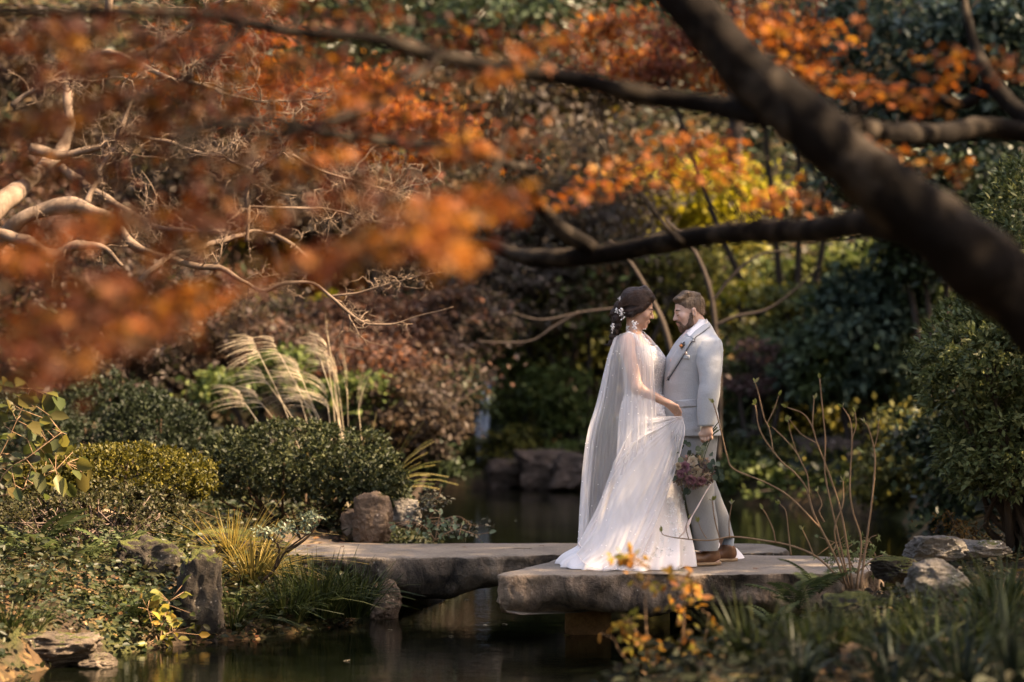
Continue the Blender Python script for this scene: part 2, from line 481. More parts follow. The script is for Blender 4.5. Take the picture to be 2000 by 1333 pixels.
SL1 = slab_material('weathered bridge granite', (.34, .28, .225), (.27, .195, .14), (.035, .027, .022))
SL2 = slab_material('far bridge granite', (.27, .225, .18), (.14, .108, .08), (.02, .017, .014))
TOP = .42
near_slab = obj('bridge_slab', slab_mesh('bridge_slab', [(-.10, 15.03), (-.05, 15.2), (.06, 15.45), (.2, 15.8), (.30, 16.12), (.42, 16.38), (1.3, 16.40), (2.0, 16.33), (2.45, 16.2),
                (2.4, 15.6), (2.2, 15.12), (1.6, 15.06), (1.0, 15.02), (.4, 15.05)], TOP, .255, SL1, 3, n=420, rough=.05))
tag(near_slab, 'thick pale stone slab under the couple, on a square stone pier', 'bridge slab', 'stone bridge slabs')
far_slab = obj('bridge_slab', slab_mesh('bridge_slab', [(-1.75, 16.6), (-1.2, 16.42), (-.6, 16.40), (.1, 16.52), (.4, 16.58), (1.2, 16.62), (1.86, 16.75), (1.93, 17.1), (1.84, 17.42),
               (1.0, 17.52), (0, 17.54), (-.7, 17.5), (-1.5, 17.45)], TOP - .012, .225, SL2, 21, n=460, rough=.05, under=.12))
tag(far_slab, 'long dark-sided stone slab behind, reaching from the sandy path to the thick slab', 'bridge slab', 'stone bridge slabs')

def cube_sphere(n):
    a = np.linspace(-1, 1, n); U, W = np.meshgrid(a, a); o = np.ones_like(U)
    V, F, k = [], [], 0
    for f in ((o, U, W), (-o, W, U), (U, o * -1, W), (W, o, U), (U, W, o), (W, U, -o)):
        V.append(np.stack(f, -1).reshape(-1, 3))
        i = (np.arange(n - 1)[:, None] * n + np.arange(n - 1)[None]).ravel() + k
        F.append(np.stack([i, i + 1, i + n + 1, i + n], -1)); k += n * n
    V = np.concatenate(V); F = np.concatenate(F)
    _, first, inv = np.unique(np.round(V, 5), axis=0, return_index=True, return_inverse=True)
    return V[first], inv.ravel()[F]

def rock_mesh(name, r, mat, seed, n=34, rough=.22, facets=5, box=.35):
    V, F = cube_sphere(n)
    S = unit(V); V = S * (1 - box) + V * box * .85
    g = np.random.default_rng(seed)
    for _ in range(facets):                                   # flat broken faces
        d = unit(g.normal(size=3) * (1, 1, .7)); c = .62 + .25 * g.random()
        ex = np.maximum(V @ d - c, 0); V = V - ex[:, None] * d * .85
    V = V * (1 + rough * fbm(S + seed, 1.3, 4, seed))[:, None] + S * (.06 * fbm((S + seed) * (1, 1, 2.2), 5, 4, seed + 2))[:, None]
    return mesh(name, V * np.asarray(r), F, mat, True)

MOSS = [(.02, .028, .006), (.06, .065, .012), (.14, .12, .02)]
RK_GREY = rock_mat('grey boulder stone', [(.05, .043, .036), (.17, .15, .13), (.36, .32, .275)], MOSS, .95)
RK_BROWN = rock_mat('brown weathered stone', [(.05, .033, .022), (.15, .10, .068), (.28, .20, .14)], [(.05, .03, .01), (.10, .07, .02)], .86)
RK_MOSS = rock_mat('mossy bank stone', [(.014, .011, .008), (.045, .035, .026), (.14, .115, .085)], MOSS, .74)
RK_SLATE = rock_mat('layered flat stone', [(.03, .022, .016), (.12, .09, .065), (.24, .185, .135)], MOSS, .93, scale=5)
RK_RUST = rock_mat('rusty pier stone', [(.14, .065, .025), (.30, .15, .06), (.42, .24, .12)], None, 0, scale=5)
RK_FAR = rock_mat('far bank stone', [(.035, .025, .02), (.085, .06, .048), (.15, .11, .09)], MOSS, .95, scale=2)

def rock(label, px, py, Y, rx, ry, rz, mat, seed, group=None, sink=.25, rot=0.0, **kw):
    """py is where the stone meets the ground"""
    p = at(px, py, Y)
    o = obj('boulder', rock_mesh('boulder', (rx, ry, rz), mat, seed, **kw), loc=(p[0], p[1], p[2] + rz * (1 - sink)))
    o.rotation_euler = (0, 0, rot)
    return tag(o, label, 'rock', group)

def pier(label, x, y, w, dpt, z0, z1, mat, seed):
    V, F = cube_sphere(22)
    V = np.sign(V) * np.minimum(1, np.abs(V)); S = V.copy()
    V = V * (1 + .05 * fbm(S + seed, 2.1, 4, seed))[:, None]
    me = mesh('bridge_pier', V * (w / 2, dpt / 2, (z1 - z0) / 2), F, mat, True)
    return tag(obj('bridge_pier', me, loc=(x, y, (z0 + z1) / 2)), label, 'pier')
pier('square rusty brown stone pier standing in the water under the thick slab', .49, 15.55, .29, .32, -.7, .215, RK_RUST, 4)
pier('sunken dark stone pier carrying the right end of the long far slab', 1.3, 17.05, .34, .36, -.7, .20, RK_MOSS, 9)

rock('upright brown standing stone with a pale top beside the bridge path', 728, 1056, 17.75, .155, .13, .215, RK_BROWN, 41, sink=.28, facets=4, rough=.14, box=.62)
rock('small brown stone leaning against the upright standing stone', 690, 1050, 17.95, .09, .10, .12, RK_BROWN, 45, sink=.3, facets=4)
rock('low dark stone behind the upright standing stone', 792, 1022, 18.4, .12, .12, .12, RK_GREY, 48, sink=.3)
rock('tall mossy boulder at the water edge below the golden sedge', 380, 1250, 15.15, .19, .19, .40, RK_MOSS, 58, sink=.55, facets=5, box=.75)
rock('low mossy boulder with a yellow-green cap on the left bank', 292, 1150, 15.6, .22, .18, .19, RK_MOSS, 57, sink=.15, facets=4, box=.5)
rock('broad moss-covered mound of stone beside the sandy path', 455, 1100, 16.35, .42, .24, .13, RK_MOSS, 61, sink=.2, facets=4, rough=.16)
rock('flat layered stone jutting into the water at the bottom of the left bank', 118, 1300, 14.0, .30, .23, .115, RK_SLATE, 66, sink=.2, facets=8, box=.6)
rock('thin grey stone lying flat behind the layered stone', 172, 1236, 14.75, .22, .16, .05, RK_SLATE, 69, sink=.3, facets=6, box=.5)
rock('small wet stone at the tip of the layered stone', 190, 1305, 13.9, .12, .10, .05, RK_SLATE, 71, sink=.3)
rock('sunlit pale stone standing in the water under the long slab', 752, 1205, 16.32, .11, .10, .16, RK_BROWN, 75, sink=.35, facets=5)
rock('rounded grey boulder with dark blotches on the right bank', 1832, 1172, 13.4, .185, .16, .12, RK_GREY, 81, sink=.1, facets=3, rough=.14)
rock('angular grey stone with a flat sloping top on the right bank', 1826, 1104, 14.8, .20, .15, .095, RK_GREY, 86, sink=.05, facets=8, box=.6)
rock('low grey stone beside the angular stone at the right edge', 1905, 1088, 15.1, .20, .14, .07, RK_GREY, 89, sink=.3, facets=5)
rock('square mossy stone under the right end of the thick slab', 1675, 1262, 13.6, .23, .20, .165, RK_MOSS, 95, sink=.05, facets=6, box=.7)
rock('dark stone wedged beside the base of the bare twig shrub', 1752, 1130, 14.6, .16, .14, .08, RK_MOSS, 97, sink=.3)
rock('blurred brown stone low in the near bank grass', 1660, 1345, 10.8, .13, .12, .12, RK_BROWN, 99, sink=.3)
for i, (px, py, Y, r, lab) in enumerate([
    (1062, 952, 30.6, .50, 'tall brown edging stone on the far bank, left of the bride'),
    (1120, 950, 30.3, .45, 'second brown edging stone on the far bank, against the cape'),
    (985, 956, 31.0, .42, 'low dark edging stone on the far bank below the waterfall'),
    (1500, 968, 28.9, .62, 'long brown edging stone on the far bank behind the groom'),
    (1610, 950, 28.6, .66, 'big brown edging stone on the far bank behind the twig shrub'),
    (1690, 965, 28.0, .50, 'pale brown edging stone on the far bank by the evergreen shrub'),
    (1400, 962, 29.2, .5, 'dark edging stone on the far bank just behind the bouquet')]):
    rock(lab, px, py, Y, r * .8, .3, r * .55, RK_FAR, 120 + i, 'far bank edging stones', sink=.25, facets=6, box=.6)
# ------------------------------------------------------------------ palettes
DG = [(.010, .018, .009), (.024, .038, .016), (.042, .062, .026), (.07, .095, .042)]
BG = [(.012, .024, .016), (.026, .044, .03), (.05, .075, .05), (.09, .12, .08)]
MG = [(.025, .04, .010), (.055, .08, .02), (.095, .125, .035), (.15, .175, .05)]
OL = [(.04, .044, .012), (.095, .095, .024), (.16, .15, .035), (.24, .19, .04)]
YL = [(.27, .25, .02), (.48, .42, .03), (.64, .50, .035), (.38, .37, .04)]
OR = [(.22, .045, .012), (.42, .10, .015), (.55, .19, .02), (.36, .07, .02), (.50, .26, .04)]
RD = [(.09, .024, .016), (.16, .04, .024), (.22, .065, .028), (.11, .04, .026)]
MV = [(.07, .052, .042), (.14, .105, .088), (.20, .155, .13), (.10, .072, .055), (.08, .08, .04)]
BR = [(.05, .028, .015), (.10, .055, .025), (.16, .09, .035), (.08, .04, .02)]
M_ = {
 'dg': leaf_mat('dark evergreen leaf', DG, .15, .4, tone=.62), 'bg': leaf_mat('blue green leaf', BG, .2, .38), 'mg': leaf_mat('mid green leaf', MG, .35, tone=.8),
 'ol': leaf_mat('olive leaf', OL, .35), 'yl': leaf_mat('yellow leaf', YL, .5, tone=.5), 'or': leaf_mat('orange maple leaf', OR, .5, patch=RD, pscale=.9, tone=.7),
 'rd': leaf_mat('red maple leaf', RD, .4, tone=.6, patch=[(.14, .06, .045), (.20, .075, .04), (.11, .065, .05), (.30, .10, .03)], pscale=.6), 'mv': leaf_mat('faded mauve leaf', MV, .35, .6, patch=[(.06, .06, .025), (.11, .085, .04), (.14, .10, .06), (.20, .09, .03)], pscale=.6, tone=.44),
 'br': leaf_mat('brown leaf', BR, .4, .6, patch=MV, pscale=.7, tone=.44),
 'gy': leaf_mat('green leaf turning yellow', MG, .4, patch=OL, pscale=.5, tone=.85),
 'rb': leaf_mat('reddish brown maple leaf', [(.10, .04, .028), (.16, .07, .042), (.15, .095, .07), (.24, .085, .032)], .4, .55, patch=MV + [(.05, .06, .025)], pscale=.55, tone=.44),
 'gd': leaf_mat('mottled green leaf', DG, .35, patch=OL, pscale=.55, tone=1.0),
 'bgm': leaf_mat('mixed broadleaf', BG, .3, patch=MG, pscale=.7, tone=.9),
 'rb2': leaf_mat('orange tipped maple leaf', [(.12, .07, .055), (.16, .10, .08), (.30, .10, .03), (.14, .085, .07), (.17, .065, .04)], .4, .6, patch=[(.15, .11, .09), (.2, .14, .115), (.07, .075, .03), (.04, .06, .025)], pscale=.7, tone=.44),
 'und': leaf_mat('hillside undergrowth leaf', DG, .2, .5, patch=[(.03, .022, .014), (.05, .045, .018), (.07, .05, .03), (.03, .04, .015)], pscale=.35, tone=.44),
}
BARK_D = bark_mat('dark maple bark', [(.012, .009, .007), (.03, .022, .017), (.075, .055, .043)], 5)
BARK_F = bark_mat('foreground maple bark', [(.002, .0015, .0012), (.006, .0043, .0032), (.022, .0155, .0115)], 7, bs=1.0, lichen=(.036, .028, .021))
BARK_B = bark_mat('pale bare limb bark', [(.04, .028, .02), (.12, .085, .062), (.27, .20, .15)], 7, (1, 1, .5), .5)
BARK_G = bark_mat('grey background bark', [(.018, .014, .012), (.04, .031, .026), (.08, .062, .052)], 4)
TWIG = bark_mat('tan twig bark', [(.13, .075, .045), (.24, .15, .09), (.34, .23, .15)], 14, bs=.2)
TWIG_D = bark_mat('dark shrub twig', [(.02, .013, .009), (.05, .033, .022), (.10, .07, .05)], 9, bs=.3)

def add_branching(mb, base, tips, r0, k=5, sag=.12):
    base = np.asarray(base, float)
    for tp in tips:
        tp = np.asarray(tp, float)
        mid = base * .5 + tp * .5 + rng.normal(size=3) * sag * np.linalg.norm(tp - base) * (1, 1, .4)
        q = smooth_path([base, base * .75 + mid * .25 + rng.normal(size=3) * .02, mid, tp], 9)
        mb.add(*tube(q, np.linspace(r0, r0 * .25, 9), k))

# ------------------------------------------------------------------ far hillside: undergrowth, wood, trees and shrubs
def scatter_under(n):
    x = rng.uniform(-16, 18, n); y = 20.5 + 41 * rng.random(n) ** 1.25
    L, df = land(x, y); ok = (L > .3)
    x, y = x[ok], y[ok]; z = H(x, y)
    bump_ = .55 * np.maximum(0, fbm(np.stack([x, y, x * 0], -1), .55, 3, 77) + .25)
    z = z + bump_ * rng.random(len(x)) ** .4 + .05
    P = np.stack([x, y, z], -1)
    D = unit(rnd_dir(len(P)) + (0, -.4, .1)); N = unit(rnd_dir(len(P)) * .8 + (0, -.5, .8))
    return leaves(P, D, N, .11 + .12 * rng.random(len(P)), 'oval')
V, F = scatter_under(120000)
tag(obj('undergrowth', mesh('undergrowth', V, F, M_['und'])), 'low leafy undergrowth covering the far hillside', 'undergrowth', kind='stuff')
V, F = [], []
mbw = MB()
for i in range(150):
    x = -26 + 52 * rng.random(); y = 47 + 12 * rng.random(); z = drop(x, y)
    P, D, N = crown_pts((x, y, z + 3 + 5 * rng.random()), (2.0, 1.6, 3.2), 420, 30, .3, .4)
    mbw.add(*leaves(P, D, N, .22 + .15 * rng.random(len(P)), 'rhomb'))
tag(mbw.build('distant_wood', leaf_mat('distant wood leaf', DG, .2, .5, patch=BR, pscale=.18, tone=.5), smooth=False),
    'distant dark wood closing off the top of the hillside', 'wood', kind='stuff')

mbw = MB()
for i in range(84):                                            # ring of trees added out of view to lower the sky fill
    a = math.radians(118 + 304 * (i + rng.random()) / 84); R_ = 13 + 6 * rng.random()
    x, y = R_ * math.cos(a) * 1.15, 9 + R_ * math.sin(a); z = max(drop(x, y), 0)
    P, D, N = crown_pts((x, y, z + 1.5 + 8.5 * rng.random()), (2.6, 2.6, 2.8), 330, 30, .3, .3)
    P[:, 2] = np.maximum(P[:, 2], .3); mbw.add(*leaves(P, D, N, .45 + .25 * rng.random(len(P)), 'rhomb'))
tag(mbw.build('unseen_wood_ring', leaf_mat('unseen wood ring leaf', DG, .2, .5, patch=BR, pscale=.18), smooth=False),
    'unseen dark wood added around the garden to lower the sky light', 'wood', kind='stuff')

def tree(name, label, cat, mat, Y, lobes, leaf, n, bark=None, group=None, shape='rhomb', trunk_px=None, k=34, cl=.26, shell=.5, depth=.8, tr=.07, limbs=5, wid=1.0):
    """lobes: (px, py, rx px, ry px, dY) ellipsoids of foliage; the trunk rises from the ground below"""
    s = Y / FPX
    c0 = at(lobes[0][0], lobes[0][1], Y)
    bx = c0[0] if trunk_px is None else (trunk_px - 1000) * s
    base = np.array((bx, Y, 0.)); base[2] = max(drop(base[0], base[1]), -.1) - .05
    root = thing(name, label, cat, group, loc=base)
    cr, tm = MB(), MB()
    tot = sum(l[2] * l[3] for l in lobes)
    for (px, py, rx, ry, dY) in lobes:
        c = at(px, py, Y + dY); r = np.array((rx * s, max(rx, ry) * s * depth, ry * s))
        m = max(60, int(n * rx * ry / tot))
        P, D, N = crown_pts(c, r, m, max(6, int(k * (rx * ry / tot) ** .5 + 6)), cl, shell)
        P[:, 2] = np.maximum(P[:, 2], H(P[:, 0], P[:, 1]) + .02)
        cr.add(*leaves(P, D, N, leaf * (.6 + .8 * rng.random(m)), shape, wid))
        fork = base * .45 + c * .55; fork[2] = base[2] * .5 + c[2] * .5 - .1
        tm.add(*tube(smooth_path([base, base * .6 + fork * .4 + rng.normal(size=3) * .06, fork, c], 10), np.linspace(tr, tr * .35, 10), 6))
        add_branching(tm, c * .7 + fork * .3, c + rng.normal(size=(limbs, 3)) * r * .6, tr * .35, 5)
    co = cr.build('crown', mat, root, False, base); co.location = (0, 0, 0); co['kind'] = 'stuff'
    to = tm.build('trunk', bark or BARK_D, root, True, base); to.location = (0, 0, 0)
    return root

BT = 'trees on the far hillside'; BS = 'shrubs along the far bank'
T = tree
T('yellow_tree', 'sunlit yellow tree glowing above the lower maple branch', 'tree', M_['yl'], 34, [(1320, 400, 150, 80, 0), (1240, 440, 80, 50, -.5), (1410, 360, 70, 70, .5)], .11, 7200, BARK_G, BT)
T('yellow_tree', 'small lime yellow tree peeping out above the upper maple branch', 'tree', M_['yl'], 38, [(1145, 218, 50, 28, 0), (1060, 190, 60, 20, 0)], .11, 1300, BARK_G, BT)
T('yellow_tree', 'yellow-green tree low behind the gnarled bare limb', 'tree', M_['yl'], 35, [(520, 610, 100, 38, 0), (600, 575, 40, 40, 0)], .11, 1500, BARK_G, BT)
T('faded_maple', 'faded mauve maple filling the hillside above the bride', 'tree', M_['mv'], 33, [(1090, 340, 190, 120, 0), (1160, 480, 150, 100, -1), (980, 470, 130, 110, 0), (1010, 590, 140, 70, -1.5)], .10, 20000, BARK_G, BT, k=60)
T('faded_maple', 'faded brown maple spreading behind the pampas grass', 'tree', M_['rb'], 29, [(760, 650, 170, 90, 0), (620, 640, 130, 70, 0), (850, 720, 80, 90, -.6), (900, 620, 90, 60, 0)], .085, 15000, BARK_D, BT, k=60)
T('red_maple', 'red maple with orange tips above the dark mounded bush', 'tree', M_['rb2'], 26.5, [(760, 720, 130, 55, 0), (660, 690, 100, 50, .4), (830, 740, 60, 40, 0)], .075, 3400, BARK_D, BT, cl=.34)
T('low_shrub', 'mid green shrub showing between the red maple and the pampas grass', 'shrub', M_['mg'], 25.8, [(560, 730, 70, 45, 0), (700, 770, 70, 40, 0), (440, 760, 60, 40, 0)], .075, 3000, BARK_D, BS)
T('yellow_shrub', 'small golden shrub under the gnarled limb in the middle distance', 'shrub', M_['yl'], 31, [(640, 600, 50, 24, 0), (470, 640, 60, 20, 0)], .09, 600, BARK_D, BS, k=12)
T('brown_maple', 'rusty brown maple drooping over the water beside the waterfall', 'tree', M_['br'], 25.5, [(830, 830, 75, 60, 0), (780, 780, 80, 40, .3)], .07, 4000, BARK_D, BT, trunk_px=760)
T('red_maple', 'dull red maple behind the mounded bushes at the left', 'tree', M_['rb'], 27, [(330, 690, 150, 75, 0), (470, 660, 110, 70, 0), (200, 720, 130, 70, -.5)], .075, 8000, BARK_D, BT)
T('orange_maple', 'rust orange maple behind the bare tree at the left edge', 'tree', M_['rb'], 28, [(120, 560, 170, 130, 0), (330, 560, 150, 90, 0), (60, 420, 120, 100, .5)], .08, 12000, BARK_D, BT, k=50)
T('dark_tree', 'dark brown tree behind the upper twigs of the bare tree', 'tree', M_['br'], 34, [(250, 280, 240, 170, 0), (520, 330, 200, 150, 0), (60, 150, 150, 150, 0)], .11, 16000, BARK_G, BT, k=60)
T('orange_maple', 'orange maple high behind the bare tree twigs', 'tree', M_['or'], 32, [(640, 210, 160, 90, 0), (450, 130, 160, 80, 0), (800, 280, 120, 80, 0)], .09, 8000, BARK_D, BT)
T('faded_maple', 'faded purple brown maple above the middle of the pond', 'tree', M_['mv'], 35, [(760, 460, 170, 120, 0), (900, 380, 130, 110, 0), (640, 440, 130, 90, 0)], .10, 13000, BARK_G, BT, k=50)
T('evergreen_tree', 'dark evergreen at the top of the hill behind the orange leaves', 'tree', M_['dg'], 40, [(760, 40, 240, 90, 0), (980, 70, 200, 100, 0), (500, 30, 220, 90, 0)], .14, 9000, BARK_G, BT)
T('faded_maple', 'faded grey brown maple at the top centre of the hill', 'tree', M_['mv'], 37, [(1010, 200, 170, 100, 0), (1180, 120, 130, 110, 0), (870, 180, 110, 80, 0)], .11, 9000, BARK_G, BT)
T('orange_maple', 'orange and red maple right of the great trunk near the top', 'tree', M_['or'], 31, [(1560, 60, 150, 70, 0), (1480, 120, 130, 80, 0), (1280, 90, 130, 90, 0), (1640, 180, 120, 60, 0)], .085, 9000, BARK_D, BT)
T('evergreen_tree', 'tall blue-green evergreen in the top corner behind the great trunk', 'tree', M_['bg'], 30, [(1790, 90, 170, 120, 0), (1950, 130, 120, 150, 0), (1700, 250, 110, 90, 0), (1880, 300, 110, 100, 0)], .12, 12000, BARK_G, BT, shape='oval', k=46)
T('evergreen_tree', 'dark evergreen with sparse yellow leaves between trunk and mounded shrub', 'tree', M_['dg'], 28, [(1850, 380, 120, 100, 0), (1740, 340, 110, 80, 0), (1800, 470, 90, 70, 0)], .10, 7000, BARK_G, BT, shape='oval')
T('small_maple', 'ochre yellow small tree under the lower maple branch', 'tree', M_['gy'], 32, [(1690, 530, 110, 55, 0), (1590, 550, 90, 50, 0)], .10, 3800, BARK_G, BT)
T('yellow_shrub', 'yellow leaved shrub just right of the groom', 'shrub', M_['yl'], 31, [(1445, 575, 45, 18, 0), (1520, 590, 40, 22, 0)], .09, 420, BARK_G, BS, k=10)
T('broadleaf_tree', 'dark broadleaf tree spreading behind the couple', 'tree', M_['gd'], 34, [(1260, 620, 150, 110, 0), (1430, 560, 140, 100, 0), (1120, 660, 110, 90, 0), (1350, 700, 120, 120, 0)], .12, 13000, BARK_G, BT, shape='oval', k=50)
T('yellowing_tree', 'green tree with yellow patches behind the bride', 'tree', M_['gy'], 31.8, [(1150, 600, 120, 60, 0), (1230, 540, 90, 50, 0), (1060, 640, 70, 40, 0), (1330, 530, 70, 40, 0)], .10, 5200, BARK_G, BT)
T('broadleaf_shrub', 'large blue-green broadleaf shrub right of the couple', 'shrub', M_['bgm'], 28.5, [(1690, 640, 110, 100, 0), (1760, 580, 80, 70, 0), (1620, 700, 90, 80, 0), (1740, 740, 90, 60, 0)], .11, 10500, BARK_G, BS, shape='oval', k=60)
T('broadleaf_shrub', 'dark green shrub rising above the far bank behind the groom', 'shrub', M_['gd'], 30, [(1540, 740, 120, 110, 0), (1450, 800, 80, 70, 0), (1600, 820, 100, 70, 0), (1560, 620, 90, 60, .5)], .11, 8000, BARK_G, BS, k=44)
T('pink_shrub', 'dusty pink leaved shrub beside the groom', 'shrub', leaf_mat('dusty pink leaf', [(.11, .06, .052), (.16, .09, .078), (.09, .05, .045)], .4), 29, [(1475, 690, 50, 22, 0), (1540, 730, 70, 18, 0), (1440, 745, 40, 14, 0), (1490, 755, 60, 14, 0)], .07, 1100, BARK_G, BS, k=16)
T('low_shrub', 'pale green low shrub on the far bank behind the twig shrub', 'shrub', M_['gy'], 28.6, [(1500, 890, 80, 38, 0), (1590, 900, 90, 40, 0), (1690, 880, 80, 40, 0)], .075, 4200, BARK_G, BS)
T('low_shrub', 'olive shrub with tan tips below the right evergreen', 'shrub', M_['ol'], 25.5, [(1790, 850, 80, 75, 0), (1740, 930, 70, 55, 0), (1830, 940, 70, 60, 0)], .075, 4800, BARK_D, BS, trunk_px=1820)
T('dark_shrub', 'dark leafy shrub filling the gap under the right evergreen', 'shrub', M_['dg'], 22, [(1860, 900, 110, 100, 0), (1960, 850, 120, 130, 0), (1900, 1000, 110, 60, 0), (2030, 960, 80, 90, 0)], .08, 9000, BARK_D, BS, trunk_px=1940)
T('fern_shrub', 'bright ferny shrub on the far bank between waterfall and bride', 'shrub', M_['gy'], 32, [(1000, 800, 60, 50, 0), (1040, 740, 60, 50, 0), (960, 880, 55, 35, -.6), (1030, 870, 60, 35, -.6)], .085, 4200, BARK_G, BS)
T('low_shrub', 'mid green shrub on the far bank touching the cape', 'shrub', M_['mg'], 31.5, [(1130, 830, 70, 65, 0), (1090, 760, 60, 55, 0), (1100, 895, 60, 25, -.6)], .085, 4000, BARK_G, BS)
T('dark_shrub', 'dark green shrub overhanging the water left of the waterfall', 'shrub', M_['dg'], 26, [(850, 900, 60, 45, 0), (890, 770, 60, 60, 2), (790, 870, 50, 40, 0)], .07, 4200, BARK_D, BS, trunk_px=780)
T('dark_shrub', 'shadowy green shrub behind the waterfall', 'shrub', M_['mg'], 34, [(960, 690, 90, 60, 0), (900, 720, 70, 70, 0), (1000, 760, 60, 60, .5)], .10, 4500, BARK_G, BS)
T('overhang_shrub', 'leafy green shrub overhanging the far water right of the groom', 'shrub', M_['mg'], 28, [(1450, 920, 60, 40, 0), (1540, 960, 60, 28, -.4), (1640, 985, 70, 25, -.6)], .07, 2600, BARK_G, BS)

# thin waterfall, a pale falling sheet between stones
def waterfall():
    m, t, b = new_mat('falling water')
    n = tnoise(t, coords(t, (30, 30, 1.2)), 1, 4)
    t.links.new(ramp(t, [(.3, (.16, .19, .23)), (.7, (.42, .46, .52))], n.outputs[0]).outputs[0], b.inputs['Base Color']); b.inputs['Roughness'].default_value = .25
    mb = MB(); Yw = 31.6; a = at(928, 745, Yw); c = at(958, 745, Yw); zb = at(940, 925, Yw)[2]
    n = 14; u = np.linspace(0, 1, n)
    rows = []
    for v in np.linspace(0, 1, 12):
        x = a[0] + (c[0] - a[0]) * (u - .5) * (1 - .25 * v) + (c[0] - a[0]) * .5
        y = Yw - .25 * v ** .5 - .04 * np.sin(u * 17 + 2) ; z = np.full(n, a[2] + (zb - a[2]) * v)
        rows.append(np.stack([x, y, z], -1))
    front = np.concatenate(rows); back = front + (0, .05, 0)
    i = (np.arange(11)[:, None] * n + np.arange(n - 1)[None]).ravel()
    f = np.stack([i, i + 1, i + n + 1, i + n], -1)
    mb.add(front, f); mb.add(back, f[:, ::-1])
    tag(mb.build('waterfall', m), 'narrow pale waterfall in the dark gap left of the bride', 'waterfall')
waterfall()

# slender grey tree behind the couple, its forked stems placed one by one
def stems(label, name, cat, Y, paths, bark, group=None, k=7):
    base = at(*paths[0][0][:2], Y); root = thing(name, label, cat, group, loc=base)
    for i, p in enumerate(paths):
        q = smooth_path([[*at(a, b_, Y + (d if len(r) else 0)), w * .8 * Y / FPX / 2] for a, b_, w, *r in p for d in (r[0] if r else 0,)], 8 * len(p))
        V, F = tube(q[:, :3], q[:, 3], k)
        obj('trunk' if i == 0 else 'branch', mesh('branch', V - base, F, bark, True), root)
    return root
stems('slender grey tree with a forked trunk right behind the groom', 'slender_tree', 'tree', 25.5,
      [[(1402, 900, 15), (1404, 760, 15), (1396, 640, 15), (1384, 560, 13), (1352, 485, 10), (1300, 430, 6)],
       [(1397, 636, 10), (1440, 618, 9), (1500, 604, 8), (1560, 560, 5), (1600, 520, 3)],
       [(1390, 590, 9), (1430, 540, 8), (1480, 500, 6), (1540, 488, 4)]], BARK_G)
stems('slender grey tree leaning between bride and groom', 'slender_tree', 'tree', 25.0,
      [[(1330, 900, 17), (1318, 740, 17), (1300, 650, 16), (1275, 590, 14), (1232, 515, 10), (1190, 470, 6)],
       [(1268, 580, 7), (1215, 600, 7), (1140, 610, 7), (1060, 625, 5), (1000, 612, 4)],
       [(1130, 610, 8), (1080, 640, 8), (1030, 668, 6), (930, 668, 4)]], BARK_G)
stems('pale thin trunk in the background right of the great maple trunk', 'slender_tree', 'tree', 33,
      [[(1608, 420, 22), (1612, 200, 20), (1602, 60, 18), (1605, -80, 16)]], BARK_G)
stems('thick pale trunk standing behind the yellow tree', 'slender_tree', 'tree', 34,
      [[(1440, 470, 44), (1432, 330, 40), (1440, 180, 38), (1436, -60, 34)]], BARK_G)

# ------------------------------------------------------------------ clipped azalea mounds and evergreen shrubs
def R_n(a, b, c): return np.array((a, b, c))

